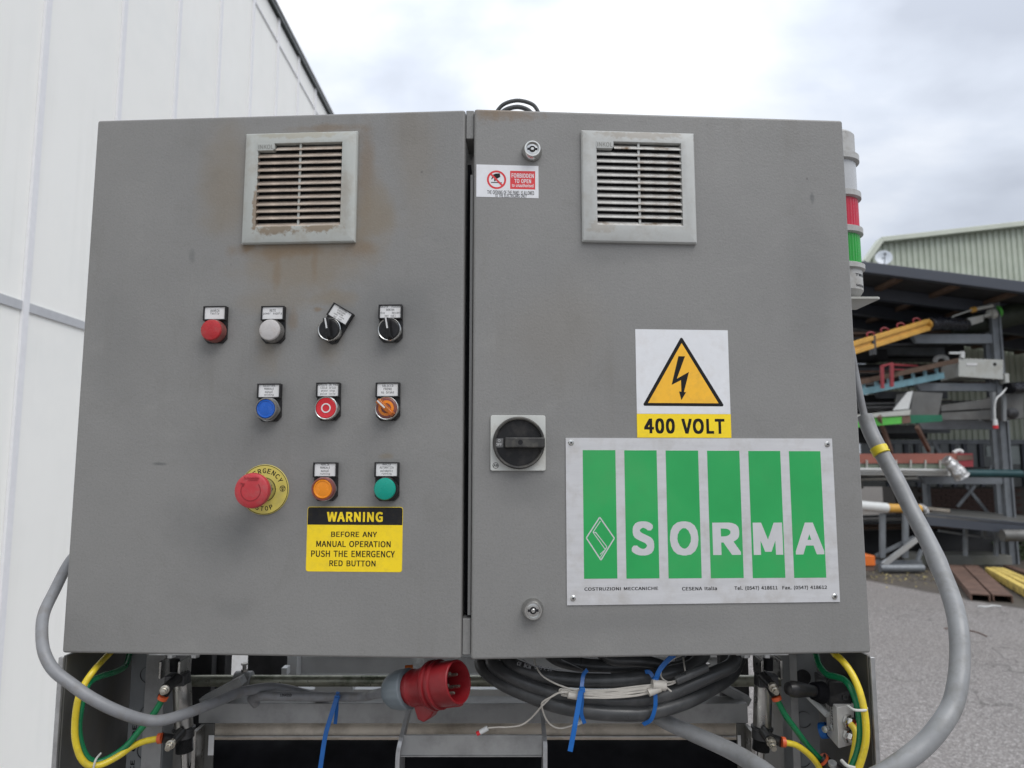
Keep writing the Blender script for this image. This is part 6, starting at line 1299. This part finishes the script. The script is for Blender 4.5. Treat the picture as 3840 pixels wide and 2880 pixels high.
# hanging end plates with white stickers
for x0, x1, lx0, lx1 in ((760, 804, 783, 800), (2762, 2800, 2766, 2780)):
    a = P(x0, 2714, 1.07); b = P(x1, 2714, 1.07)
    q = MB(); q.box(a.x, b.x, 1.07, 1.074, a.z - .10, a.z); ep = mbuild(q, 'end_plate', M_sidepl, .001)
    q = MB(); q.box(a.x - .002 if x0 < 1000 else b.x - .004, a.x + .004 if x0 < 1000 else b.x + .002, 1.04, 1.0695, a.z - .10, a.z); mbuild(q, 'end_plate_flange', M_steel, .001)
    q = MB(); la, lb = P(lx0, 2757, 1.069), P(lx1, 2832, 1.069); q.box(la.x, lb.x, 1.0685, 1.0695, lb.z, la.z); mbuild(q, 'white_label', M_white)
# centre bracket
def strap(pts, name):
    q = MB(); pp = catmull([P(x, y, Y) for x, y, Y in pts], 5)
    for a, b in zip(pp, pp[1:]): q.bar(a, b + (b - a) * .05, .0065, .03, up=(0, 1, 0))
    mbuild(q, name, M_steel)
def plate(pts, x_th, name, m=M_sidepl):
    q = MB(); pp = catmull([P(x, y, Y) for x, y, Y in pts], 5)
    for a, b in zip(pp, pp[1:]):
        q.hexa([a, a + Vector((x_th, 0, 0)), b + Vector((x_th, 0, 0)), b], [v + Vector((0, .05, 0)) for v in (a, a + Vector((x_th, 0, 0)), b + Vector((x_th, 0, 0)), b)])
    mbuild(q, name, m)
plate([(1524, 2650, 1.03), (1513, 2700, 1.02), (1493, 2780, 1.0), (1483, 2840, .995), (1481, 2960, .99)], .0055, 'bracket_cheek', M_edge)
plate([(2022, 2650, 1.03), (2028, 2700, 1.02), (2036, 2780, 1.0), (2037, 2840, .995), (2036, 2960, .99)], .0055, 'bracket_cheek', M_edge)
hbox(1499, 2757, 2036, 2834, 1.005, .004, 'bracket_bar', M_frame, .001)
hbox(1501, 2835.5, 2035, 2838.5, 1.003, .012, 'bracket_lip', M_edge, 0)

# galvanised mounting plates under the cabinet
for nm, x0, x1, lab in (('l', 557, 748, 'galvanised mounting plate above the left cylinder'), ('r', 2762, 2958, 'galvanised mounting plate above the right cylinder')):
    t = thing('mounting_plate', lab, 'bracket', P((x0 + x1) / 2, 2462, .96), 'mounting plates under the cabinet'); oo = t.location.copy()
    q = MB(); a, b = P(x0, 2462, .945), P(x1, 2462, .945); q.box(a.x, b.x, .945, 1.06, ZB - .0088, ZB - .0042); q.v = [v - oo for v in q.v]; q.build('plate', M_zinc, t, bev=.0005)
    for f_ in (.38, .85) if nm == 'l' else (.22, .62):
        c_ = a + (b - a) * f_; q = MB(); q.cyl(Vector((c_.x, .955, ZB - .009)), Vector((c_.x, .955, ZB - .0135)), .0055, seg=6); q.v = [v - oo for v in q.v]; q.build('bolt', M_zinc, t)

# pneumatic cylinders
def cylinder(side, label):
    if side < 0: X = [(656, 2470), (656, 2519), (673, 2524), (676, 2562), (682, 2562), (689, 2726), (690, 2765), (692, 2818), (697, 2960)]; YC = 1.0
    else: X = [(2880, 2465), (2880, 2519), (2868, 2524), (2866, 2567), (2862, 2567), (2858, 2722), (2856, 2769), (2852, 2812), (2850, 2960)]; YC = 1.0
    p = [P(a, b, YC) for a, b in X]; o = p[4]
    t = thing('pneumatic_cylinder', label, 'cylinder', o, 'pneumatic cylinders under the cabinet')
    def bd(q, n, m, **k): q.v = [v - o for v in q.v]; return q.build(n, m, t, **k)
    dirv = (p[5] - p[4]).normalized()
    pr = [(.0058, 0)]
    for i in range(12): pr += [(.0068, i * .0014 + .0004), (.0058, i * .0014 + .001)]
    q = MB(); q.axis(p[0], p[1], pr); bd(q, 'threaded_rod', M_darksteel)
    for dx in (-.0125, .0125):
        q = MB(); q.box(p[0].x + dx - .0018, p[0].x + dx + .0018, .985, 1.02, p[2].z - .004, p[0].z); bd(q, 'clevis_side', M_steel, bev=.001)
    q = MB(); q.cyl(p[2] - dirv * .0, p[3] + dirv * .001, .0135, seg=32); q.box(p[2].x - .013, p[2].x + .013, .985, 1.0, p[3].z, p[2].z); bd(q, 'head_cap', M_darksteel, bev=.0008)
    q = MB(); q.cyl(p[4], p[5], .0118, seg=36); bd(q, 'barrel', M_steel)
    q = MB(); Ln = (p[6] - p[5]).length; q.axis(p[5], p[6], [(.0125, 0), (.0145, .001), (.0145, .0035), (.0130, .0045), (.0130, Ln)]); bd(q, 'end_cap', M_darksteel)
    pr = [(.0108, 0)]; Ln = (p[7] - p[6]).length
    for i in range(12): pr += [(.0112, Ln * (i + .3) / 12), (.0098, Ln * (i + .8) / 12)]
    q = MB(); q.axis(p[6] + dirv * .001, p[7], pr); bd(q, 'threaded_nose', M_darksteel)
    q = MB(); q.cyl(p[7] - dirv * .003, p[8], .0050); bd(q, 'piston_rod', M_steel)
    # speed control fittings
    if side < 0: fits = [((665, 2545), (620, 2583), (610, 2597), (608, 2620), (609, 2612)), ((678, 2748), (645, 2785), (628, 2808), (625, 2762), (600, 2768))]
    else: fits = [((2862, 2538), (2895, 2572), (2912, 2598), (2905, 2600), (2912, 2618)), ((2866, 2745), (2888, 2775), (2903, 2810), (2915, 2782), (2935, 2783))]
    for i, (a, b, c_, d_, e_) in enumerate(fits):
        A, B, Cc = P(*a, .985), P(*b, .955), P(*c_, .938)
        q = MB(); q.cyl(A, B, .0068, .0062); E1, E2 = P(*d_, .958), P(*e_, .952)
        q.cyl(B + (A - B) * .35, E1 + (E2 - E1) * .7, .0062); bd(q, 'elbow_fitting', M_black)
        q = MB(); dd = (Cc - B); Ln = dd.length; q.axis(B, Cc, [(.0045, 0), (.0058, .001), (.0058, Ln * .35), (.0036, Ln * .4), (.0044, Ln * .55), (.0044, Ln * .7), (.003, Ln * .74), (.0034, Ln), (.0012, Ln + .0005)], 16); bd(q, 'adjuster_screw', M_brass)
cylinder(-1, 'left steel pneumatic cylinder with green and yellow tubes'); cylinder(1, 'right steel pneumatic cylinder beside the black valve handle')

def tubething(name, label, cat, m, pts, r, group=None, n=6, seg=12):
    """pts = (px, py, Y)"""
    q = MB(); q.tube([P(*p) for p in pts], r, seg, n); o = P(*pts[0]); q.v = [v - o for v in q.v]
    ob = q.build(name, m, seg and None); ob.location = o; return tag(ob, label, cat, group)
cA1 = lambda x, y: (x / 2.0733, y / 2.0733 + 2080)
def conv(f, pts, Ys):
    out = []
    for i, (x, y) in enumerate(pts):
        a, b = f(x, y); k = i / (len(pts) - 1) * (len(Ys) - 1); j = min(int(k), len(Ys) - 2); out.append((a, b, Ys[j] + (Ys[j + 1] - Ys[j]) * (k - j)))
    return out
g_ = conv(cA1, [(1262, 1125), (1200, 1230), (1100, 1350), (980, 1490), (860, 1575), (760, 1610), (680, 1580), (632, 1480), (612, 1350), (628, 1200), (655, 1080), (700, 990), (800, 940), (900, 910), (980, 860), (1010, 760)], [.952, .95, .93, .918, .915, .92, .98, 1.05])
tubething('air_tube', 'green air tube looping at the left cylinder', 'tube', M_gtube, g_, .0039)
y_ = conv(cA1, [(1235, 1430), (1130, 1450), (1030, 1490), (930, 1560), (800, 1628), (700, 1640), (630, 1580), (588, 1450), (583, 1300), (608, 1120), (660, 1000), (730, 900), (800, 820), (880, 740)], [.952, .95, .925, .912, .908, .91, .93, .99])
tubething('air_tube', 'yellow air tube looping at the left cylinder', 'tube', M_ytube, y_, .0039)
cF = lambda x, y: (x / 2.6024 + 2850, y / 2.6024 + 2380)
cG = lambda x, y: (x / 3.16 + 2400, y / 3.16 + 2380)
g2 = conv(cF, [(525, 130), (550, 210), (580, 300), (650, 385), (740, 410), (820, 440), (880, 510), (925, 610), (955, 720), (975, 870), (975, 1020), (945, 1170), (880, 1330)], [1.0, .96, .925, .915, .912])
tubething('air_tube', 'green air tube curving in front of the aluminium valve', 'tube', M_gtube, g2, .0040)
y2 = conv(cF, [(690, 130), (730, 190), (800, 250), (890, 370), (960, 520), (1005, 680), (1030, 830), (1035, 1000), (1010, 1150), (950, 1340)], [.97, .93, .908, .903, .903])
tubething('air_tube', 'outermost yellow air tube beside the right side plate', 'tube', M_ytube, y2, .0042)
y3 = conv(cF, [(880, 870), (915, 910), (935, 970), (928, 1080), (905, 1200), (880, 1330)], [.935, .925, .92])
tubething('air_tube', 'short dirty yellow tube leaving the aluminium valve', 'tube', M_ytube, y3, .0038)
g4 = conv(cG, [(1625, 770), (1720, 950), (1850, 1130), (2000, 1330), (2150, 1490)], [.955, .96, .97])
tubething('air_tube', 'straight green tube running down from the right cylinder', 'tube', M_gtube, g4, .0038)
y4 = conv(cG, [(1720, 1278), (1850, 1310), (1980, 1400), (2090, 1520), (2190, 1700)], [.952, .955, .965])
tubething('air_tube', 'yellow tube arching from the foot of the right cylinder', 'tube', M_ytube, y4, .0038)
# orange release rings
def rg(px, py, Y, dx, dy, lab):
    a = P(px, py, Y); b = P(px + dx, py + dy, Y); q = MB(); d_ = (b - a).normalized() * .0035; q.cyl(a - d_, a + d_ * .3, .0062, seg=20)
    return tag(q.build('release_ring', M_orng), lab, 'ring', 'orange release rings of the air fittings')
rg(609, 2620, .952, -8, 16, 'orange ring at the upper fitting of the left cylinder'); rg(597, 2769, .952, -10, 1, 'orange ring at the lower fitting of the left cylinder')
rg(2913, 2621, .955, 6, 14, 'orange ring at the upper fitting of the right cylinder'); rg(2941, 2783, .952, 10, 1, 'orange ring at the lower fitting of the right cylinder')
t = thing('tee_fitting', 'black tee fitting with orange ring at the bottom right corner', 'fitting', P(3110, 2870, .965)); o = t.location.copy()
q = MB(); q.cyl(P(3078, 2846, .97) - o, P(3150, 2900, .96) - o, .0085, seg=24); q.build('body', M_black, t)
q = MB(); q.cyl(P(3080, 2846, .968) - o, P(3086, 2852, .968) - o, .0092, seg=24); q.build('ring', M_orng, t)
q = MB(); q.cyl(P(3122, 2870, .95) - o, P(3122, 2860, .948) - o, .005, seg=20); q.build('screw', M_zinc, t)
q = MB(); q.cyl(P(3030, 2606, 1.0), P(3104, 2680, .97), .0045, seg=14); tag(q.build('air_tube', M_pvc), 'white tube running behind the black valve handle', 'tube')

# hand valve
t = thing('hand_valve', 'aluminium hand lever valve with black handle', 'valve', P(3150, 2700, .97)); o = t.location.copy()
def hb(q, n, m, **k): q.v = [v - o for v in q.v]; return q.build(n, m, t, **k)
q = MB(); q.axis(P(3052, 2592, .95), P(2918, 2578, .93), [(.0072, 0), (.0082, .012), (.0100, .030), (.0098, .036), (.0075, .0415), (.003, .044)], 28); hb(q, 'lever_handle', M_black)
pr = []
for i in range(5): pr += [(.0105 + i * .0008, i * .0035), (.0085 + i * .0008, i * .0035 + .0018)]
q = MB(); q.axis(P(3050, 2591, .951), P(3104, 2602, .96), pr, 24); hb(q, 'bellows', M_blackroll)
q = MB(); a, b = P(3106, 2555, .955), P(3196, 2652, .955); q.box(a.x, b.x, .955, 1.0, b.z, a.z); q.cyl(Vector(((a.x + b.x) / 2 - .002, .956, (a.z + b.z) / 2 + .006)), Vector(((a.x + b.x) / 2, .99, (a.z + b.z) / 2)), .0165, seg=28); hb(q, 'valve_head', M_black, bev=.002)
q = MB(); q.ring(.0035, .0022, 0, .002, 20, Matrix.Translation(P(3168, 2614, .954)) @ Matrix.Rotation(math.pi / 2, 4, 'X')); hb(q, 'cap_screw', M_darksteel)
# body: edge towards the camera, left face turned
e0t, e0b = P(3138, 2654, .94), P(3145, 2807, .94); rt, rb = P(3202, 2654, .955), P(3198, 2807, .955); lt, lb = P(3096, 2637, .985), P(3103, 2776, .985)
for a_, b_ in ((e0t, e0b), (rt, rb), (lt, lb)): b_.x = a_.x; b_.z = e0b.z; a_.z = e0t.z
bt = rt + (lt - e0t); bb = rb + (lb - e0b)
q = MB(); q.add([e0b, rb, bb, lb, e0t, rt, bt, lt], [(0, 3, 2, 1), (4, 5, 6, 7), (0, 1, 5, 4), (1, 2, 6, 5), (2, 3, 7, 6), (3, 0, 4, 7)]); hb(q, 'valve_body', M_alu, bev=.0008)
fu = (rb - e0b).normalized(); fn = fu.cross(Vector((0, 0, 1))); fn = fn if fn.y < 0 else -fn
for fy in (2701, 2757):
    c_ = P(3172, fy, .948); q = MB(); q.axis(c_ + fn * .0, c_ + fn * .02 + Vector((.004, 0, -.002)), [(.0085, 0), (.0085, .004), (.0065, .005), (.0065, .009), (.0058, .010)], 6); hb(q, 'port_fitting', M_chrome)
    q = MB(); q.axis(c_ + fn * .010 + Vector((.003, 0, -.003)), c_ + fn * .015 + Vector((.007, 0, -.006)), [(.0062, 0), (.0062, .006)], 20); hb(q, 'release_ring', M_orng)
lu = (lb - e0b).normalized(); ln_ = Vector((0, 0, 1)).cross(lu); ln_ = ln_ if ln_.x < 0 else -ln_
for fx, fy in ((3100, 2733), (3127, 2726)):
    c_ = P(fx, fy, .965); q = MB(); q.axis(c_, c_ + ln_ * .006 + fn * .004, [(.0040, 0), (.0040, .005), (.0025, .0055)], 20); hb(q, 'bolt', M_zinc)
q = MB(); tq = MB(); fit_text(tq, 'AIRTAC', 0, 0, .030, .0055, 0, .03)
c_ = (e0t + lt) / 2 + ln_ * .0004 + Vector((0, 0, -.004))
q.add([c_ - Vector((0, 0, p.x)) + lu * (-p.y) for p in tq.v], tq.f)
tq = MB(); fit_text(tq, 'Model 4H210-08', 0, 0, .032, .003, 0, .01); q.add([c_ + lu * .006 - Vector((0, 0, p.x)) + lu * (-p.y) for p in tq.v], tq.f)
hb(q, 'lettering', M_ink, smooth=False)
q = MB(); q.cyl(P(3078, 2740, 1.0), P(3102, 2738, .995), .010, seg=24); hb(q, 'blue_ring', M_tie)
q = MB(); c_ = P(3222, 2657, .908); q.tube([c_ + Vector((-.011, .006, .001)), c_ + Vector((-.008, -.005, 0)), c_ + Vector((.004, -.006, 0)), c_ + Vector((.010, .002, .0))], .0016, 8, 8)
tag(q.build('cable_tie', M_tiewhite), 'white cable tie round the yellow and green tubes by the valve', 'cable tie')
q = MB(); c_ = P(362, 2862, .92); q.tube([c_ + Vector((.001, .006, .009)), c_ + Vector((.002, -.006, .006)), c_ + Vector((0, -.006, -.006)), c_ + Vector((-.001, .004, -.010))], .0013, 8, 8)
tag(q.build('cable_tie', M_tiewhite), 'white cable tie at the bottom of the left tube loop', 'cable tie')
q = MB(); c_ = P(3190, 2873, .91); q.tube([c_ + Vector((-.008, .006, .004)), c_ + Vector((-.006, -.004, .002)), c_ + Vector((.004, -.006, .0)), c_ + Vector((.010, .003, -.002))], .0022, 8, 8)
tag(q.build('cable_tie', M_tiewhite), 'thick white cable tie at the bottom edge below the valve', 'cable tie')

# ------------------------------------------------------------------ hoses
tubething('grey_hose', 'thick grey hose looping out of the left side of the cabinet', 'hose', M_hose,
    [(300, 2060, 1.02), (256, 2115, .985), (207, 2210, .95), (166, 2297, .92), (157, 2369, .90), (166, 2447, .885), (203, 2514, .88), (270, 2567, .88), (338, 2615, .88), (434, 2664, .89), (531, 2697, .91), (603, 2702, .925), (699, 2675, .955), (791, 2640, .99), (885, 2601, 1.03), (948, 2586, 1.05), (1011, 2579, 1.065), (1075, 2586, 1.075), (1138, 2601, 1.08), (1200, 2612, 1.10), (1300, 2614, 1.14)], .0068, n=8, seg=16)
tubething('plug_cable', 'grey cable tied along the beam and running into the red plug', 'cable', M_hose,
    [(960, 2640, 1.075), (945, 2618, 1.065), (990, 2610, 1.05), (1100, 2612, 1.05), (1262, 2613, 1.045), (1360, 2612, 1.03), (1395, 2606, 1.0), (1455, 2592, .955)], .0062, n=8, seg=16)
q = MB(); tq = MB(); fit_text(tq, '1364559', 0, 0, .016, .0038, 0, .01); c_ = P(1050, 2612, 1.0435); q.add([c_ + Vector((p.x, 0, p.y)) for p in tq.v], tq.f)
q.build('lettering', M_ink, bpy.data.objects['plug_cable'], smooth=False).location = -bpy.data.objects['plug_cable'].location
# main conduit, right
t = thing('grey_conduit', 'thick grey conduit bowing out to the right of the cabinet', 'conduit', P(3599, 2466, .88)); o = t.location.copy()
cpts = [(3243, 1560, 1.10), (3271, 1634, 1.09), (3332, 1745, 1.07), (3372, 1820, 1.05), (3413, 1903, 1.035), (3460, 1992, 1.01), (3492, 2055, .99), (3522, 2125, .97), (3555, 2205, .945), (3582, 2290, .92), (3596, 2369, .90), (3600, 2466, .885), (3592, 2562, .87), (3570, 2649, .86), (3527, 2721, .85), (3469, 2789, .845), (3391, 2852, .84), (3290, 2915, .84), (3100, 2990, .85), (2960, 2960, .88), (2850, 2880, .92), (2740, 2815, .96), (2600, 2752, .99), (2500, 2708, 1.01), (2430, 2665, 1.04)]
def crr(s_): return .0112 + .0009 * math.exp(-((s_ - .28) / .02) ** 2) - .0014 * max(0, min(1, (s_ - .8) * 6))
q = MB(); q.tube([P(*p) for p in cpts], crr, 24, 8); q.v = [v - o for v in q.v]; q.build('sleeve', M_conduit, t)
q = MB(); q.tube([P(3190, 1300, 1.11) - o, P(3206, 1390, 1.11) - o, P(3222, 1470, 1.105) - o, P(3240, 1552, 1.10) - o, P(3262, 1612, 1.09) - o], .0052, 12); q.build('inner_cable', M_hose, t)
q = MB(); c1, c2 = P(3288, 1668, 1.082), P(3312, 1712, 1.074); d_ = (c2 - c1).normalized(); mid_ = (c1 + c2) / 2
q.axis(mid_ - d_ * .006 - o, mid_ + d_ * .006 - o, [(.0113, 0), (.0124, .0005), (.0124, .0115), (.0113, .012)], 24); q.build('yellow_tag', M_ytag, t)
q = MB(); 
for k in range(7):
    tq = MB(); fit_text(tq, 'N', 0, 0, .0016, .003, 0, .05)
    an = -.9 + k * .3; side = d_.cross(Vector((0, -1, 0))).normalized(); fwd = Vector((0, -1, 0))
    base = mid_ - o + side * math.sin(an) * .0127 + fwd * math.cos(an) * .0127
    q.add([base + side * (p.x * math.cos(an)) * -1 - d_ * p.y for p in tq.v], tq.f)
q.build('lettering', M_ink, t, smooth=False)

# ------------------------------------------------------------------ coil of dark cables
coil = thing('cable_coil', 'coil of thick dark grey cable hanging under the right door', 'cable coil', P(2250, 2600, .97)); o = coil.location.copy()
loops = [
    ([(1835, 2440, 1.06), (1806, 2478, 1.03), (1822, 2515, 1.0), (1890, 2563, .975), (1990, 2608, .96), (2085, 2643, .95), (2211, 2667, .945), (2338, 2676, .945), (2420, 2672, .95), (2500, 2655, .955), (2590, 2622, .97), (2660, 2585, .99), (2740, 2530, 1.03), (2780, 2450, 1.06)], .0098),
    ([(1870, 2440, 1.05), (1845, 2480, 1.0), (1880, 2515, .975), (1950, 2552, .962), (2040, 2588, .955), (2120, 2608, .952), (2211, 2620, .95), (2338, 2628, .95), (2440, 2619, .952), (2520, 2595, .955), (2600, 2562, .962), (2685, 2523, .97), (2745, 2492, .985), (2765, 2440, 1.02)], .0092),
    ([(1900, 2440, 1.02), (1905, 2480, .985), (1950, 2506, .968), (2030, 2532, .958), (2100, 2545, .955), (2211, 2553, .952), (2338, 2550, .952), (2430, 2540, .958), (2530, 2520, .965), (2600, 2496, .98), (2640, 2450, 1.0)], .0092),
    ([(2040, 2430, 1.02), (2090, 2470, 1.0), (2180, 2493, .99), (2280, 2500, .985), (2380, 2500, .985), (2470, 2508, .99), (2560, 2500, 1.0), (2620, 2450, 1.02)], .0092),
    ([(2240, 2440, .99), (2300, 2474, .975), (2380, 2478, .972), (2450, 2486, .975), (2510, 2512, .985), (2560, 2560, 1.0), (2600, 2600, 1.03)], .0075)]
for pts, r_ in loops:
    q = MB(); q.tube([P(*p) for p in pts], r_, 20, 8); q.v = [v - o for v in q.v]; q.build('cable_turn', M_cable, coil)
for pts in ([(1960, 2473, .955), (2000, 2496, .95), (2090, 2512, .945), (2180, 2521, .942), (2290, 2524, .942)], [(2105, 2473, .975), (2150, 2494, .975), (2185, 2510, .968)]):
    q = MB(); q.tube([P(*p) for p in pts], .0006, 6); q.v = [v - o for v in q.v]; q.build('sheath_seam', M_hose, coil)
q = MB()
for s_, px, py, wd, an in (('CE', 1937, 2492, .0055, -22), ('BCM', 1963, 2500, .009, -20), ('07G x 20', 2004, 2508, .022, -8)):
    tq = MB(); fit_text(tq, s_, 0, 0, wd, .0048, 0, .01); c_ = P(px, py, .9535); Mx = Matrix.Rotation(R(an), 3, 'Z')
    for p in tq.v:
        r3 = Mx @ Vector((p.x, p.y, 0)); p.x, p.y, p.z = r3.x, 0, r3.y
    q.add([c_ + Vector((p.x, -.001, p.z)) - o for p in tq.v], tq.f)
q.build('lettering', M_hose, coil, smooth=False)

# white wires
wires = thing('wire_bundle', 'bundle of thin white wires tied in front of the cable coil', 'wires', P(2300, 2600, .93)); o = wires.location.copy()
def wire(pts, r=.0011, name='wire', m=M_wire):
    q = MB(); q.tube([P(*p) for p in pts], r, 8, 8); q.v = [v - o for v in q.v]; q.build(name, m, wires)
for k in range(9):
    a_ = rnd.uniform(-6, 6); y1 = 2592 + k * 3.2
    wire([(2102 + rnd.uniform(-3, 6), 2590 + k * 2, .935), (2140, 2588 + k * 3 + a_ * .3, .932), (2210, 2588 + k * 3.5 + a_, .928), (2290, 2586 + k * 3.9 - a_ * .6, .928), (2380, 2574 + k * 4.4 + a_, .93), (2445, 2568 + k * 3.6, .93)])
wire([(2445, 2566, .93), (2475, 2562, .935), (2505, 2560, .94), (2540, 2550, .94)]); wire([(2445, 2572, .93), (2480, 2570, .935), (2510, 2568, .94), (2540, 2556, .94)])
wire([(2108, 2600, .934), (2098, 2592, .934), (2102, 2584, .934), (2120, 2583, .933), (2140, 2592, .93)]); wire([(2115, 2605, .932), (2103, 2598, .932), (2108, 2588, .932), (2130, 2586, .931)])
wire([(2003, 2460, .965), (2008, 2490, .955), (2030, 2530, .94), (2070, 2557, .935), (2110, 2574, .932), (2150, 2586, .93), (2200, 2592, .928)])
wire([(2180, 2596, .928), (2110, 2594, .93), (2070, 2612, .93), (2034, 2634, .935), (2034, 2660, .94), (2050, 2700, .95), (2075, 2724, .955), (2105, 2731, .955), (2145, 2720, .955), (2165, 2710, .955)])
wire([(2160, 2598, .93), (2090, 2600, .93), (2040, 2640, .935), (1990, 2695, .95), (1950, 2720, .955), (1900, 2727, .96), (1870, 2727, .96), (1829, 2730, .96)])
wire([(2560, 2455, .96), (2520, 2474, .945), (2485, 2505, .94), (2478, 2535, .94), (2500, 2556, .94), (2530, 2556, .94)])
wire([(2562, 2466, .97), (2567, 2500, .95), (2571, 2525, .948)]); wire([(2480, 2575, .93), (2500, 2580, .93), (2517, 2593, .93)])
for (a, b, m_, r_) in (((1829, 2730, .96), (1800, 2746, .96), M_pvc, .0032), ((1800, 2746, .96), (1788, 2752, .96), M_redbright, .0028), ((2165, 2714, .955), (2182, 2703, .955), M_pvc, .0028), ((2182, 2703, .955), (2212, 2686, .955), M_wire, .001), ((2445, 2568, .928), (2495, 2572, .93), M_wire, .0062), ((2432, 2598, .926), (2475, 2580, .928), M_wire, .0048), ((2130, 2605, .928), (2166, 2611, .928), M_wire, .0045), ((2532, 2553, .94), (2650, 2502, .95), M_cable, .0058)):
    q = MB(); q.cyl(P(*a) - o, P(*b) - o, r_, seg=14); q.build('sleeve' if r_ > .0012 else 'wire', m_, wires)
q = MB(); tq = MB(); fit_text(tq, 'MDI', 0, 0, .008, .0038, 0, .02); c_ = P(2552, 2542, .9385)
for p in tq.v: r3 = Matrix.Rotation(R(20), 3, 'Z') @ Vector((p.x, p.y, 0)); p.x, p.y, p.z = r3.x, 0, r3.y
q.add([c_ + Vector((p.x, 0, p.z)) - o for p in tq.v], tq.f); q.build('lettering', M_ink, wires, smooth=False)

# blue cable ties
def tie(label, pts, head, tail):
    t = thing('cable_tie', label, 'cable tie', P(*head), 'blue cable ties under the cabinet'); o = t.location.copy()
    def band(pp, w_, name):
        q = MB(); sp_ = catmull([P(*p) for p in pp], 6)
        for a, b in zip(sp_, sp_[1:]): q.bar(a - o, b + (b - a) * .08 - o, w_, .0013, up=(0, 1, 0))
        q.build(name, M_tie, t)
    for i, pp in enumerate(pts): band(pp, .0048, 'strap')
    band(tail, .0060, 'tail')
    h = P(*head) - o; MB().box(h.x - .0035, h.x + .0035, h.y - .003, h.y + .003, h.z - .003, h.z + .003).build('head', M_tie, t, bev=.0008)
tie('blue cable tie on the grey cable left of the red plug', [[(1268, 2594, 1.036), (1264, 2612, 1.034), (1262, 2630, 1.036)], [(1264, 2620, 1.03), (1262, 2670, 1.03), (1257, 2714, 1.03)]], (1265, 2614, 1.03), [(1262, 2618, 1.026), (1243, 2680, 1.02), (1220, 2760, 1.015), (1200, 2890, 1.01)])
tie('blue cable tie with long hanging tail on the white wires', [[(2202, 2512, .94), (2188, 2530, .935), (2182, 2570, .928), (2180, 2590, .925)], [(2182, 2590, .925), (2182, 2630, .93), (2180, 2675, .935), (2192, 2712, .94)]], (2183, 2586, .923), [(2178, 2592, .92), (2170, 2640, .918), (2156, 2720, .915), (2138, 2816, .915)])
tie('blue cable tie around the right part of the cable coil', [[(2420, 2520, .945), (2435, 2520, .942), (2450, 2540, .938), (2455, 2552, .936)], [(2455, 2552, .934), (2458, 2620, .932), (2455, 2660, .934), (2440, 2700, .938), (2412, 2716, .945)]], (2457, 2550, .932), [(2460, 2546, .932), (2475, 2510, .932), (2510, 2470, .94), (2530, 2456, .945)])

# ------------------------------------------------------------------ red industrial plug
cpl = P(1718, 2557, .903); back = P(1448, 2594, .958)
ax = (cpl - back).normalized(); Lp = (cpl - back).length
plug = thing('power_plug', 'red five pin industrial power plug with grey cable gland', 'plug', cpl); o = cpl.copy()
Mq = ax.to_track_quat('Z', 'Y').to_matrix().to_4x4()
def lz(prof, name, m, seg_=48, rib=None, dx=0):
    return MB().lathe([(r_, z_) for r_, z_ in prof], seg_, Mq, rib=rib, caps=False).build(name, m, plug)
lz([(.0130, -.110), (.0170, -.108), (.0215, -.101), (.0240, -.090), (.0245, -.076), (.0238, -.075), (.0200, -.074)], 'gland_nut', M_pluggrey, 60, (.01, 15))
lz([(.0195, -.080), (.0195, -.070), (.0222, -.069), (.0225, -.066), (.0215, -.064), (.0222, -.055), (.0245, -.046), (.0248, -.040)], 'rear_body', M_plugred)
lz([(.0228, -.042), (.0285, -.040), (.0295, -.038), (.0295, -.034), (.0270, -.033), (.0270, -.030), (.0290, -.029), (.0290, -.026), (.0262, -.025)], 'flange', M_plugred)
lz([(.0262, -.027), (.0255, 0), (.0248, .001), (.0232, .001), (.0228, -.0), (.0220, -.032), (.0218, -.034)], 'shroud', M_plugred, 64)
lz([(.0219, -.0305), (.0215, -.030), (.001, -.030)], 'contact_insert', mat('shaded_red_insert', (.045, .004, .006), .5), 48)  # shade inside the shroud is put into this darker red
for k in range(5):
    an = R(90 + 72 * k + 20); big = 1.35 if k == 0 else 1
    c_ = Mq @ Vector((.0118 * math.cos(an), .0118 * math.sin(an), 0)); p0 = c_ + ax * -.030; p1 = c_ + ax * -.006
    MB().axis(p0, p1, [(.0021 * big, 0), (.0021 * big, .022), (.0014 * big, .024)], 16).build('pin', M_brass, plug)
# finger grip and key
dn = Vector((0, 0, -1)); dn = (dn - ax * dn.dot(ax)).normalized(); sd_ = ax.cross(dn)
def lp(a, b, c_): return ax * a + dn * b + sd_ * c_
pf = [(-.070, .012), (-.066, .036), (-.058, .040), (-.046, .035), (-.034, .024), (-.034, .012)]
q = MB(); n_ = len(pf); q.add([lp(a, b, -.007) for a, b in pf] + [lp(a, b, .007) for a, b in pf], [tuple(range(n_)), tuple(range(2 * n_ - 1, n_ - 1, -1))] + [(i, (i + 1) % n_, n_ + (i + 1) % n_, n_ + i) for i in range(n_)]); q.build('finger_grip', M_plugred, plug, bev=.002)
q = MB(); q.add([lp(a, b, c_) for a in (-.028, -.001) for b in (.0245, .0275) for c_ in (-.004, .004)], [(0, 1, 3, 2), (4, 6, 7, 5), (0, 4, 5, 1), (2, 3, 7, 6), (0, 2, 6, 4), (1, 5, 7, 3)]); q.build('key_rib', M_plugred, plug, bev=.001)
q = MB(); q.cyl(P(1520, 2508, .985), P(1548, 2506, .985), .0045, seg=16); tag(q.build('wire_nut', M_orange), 'small orange cap behind the red plug', 'cap')
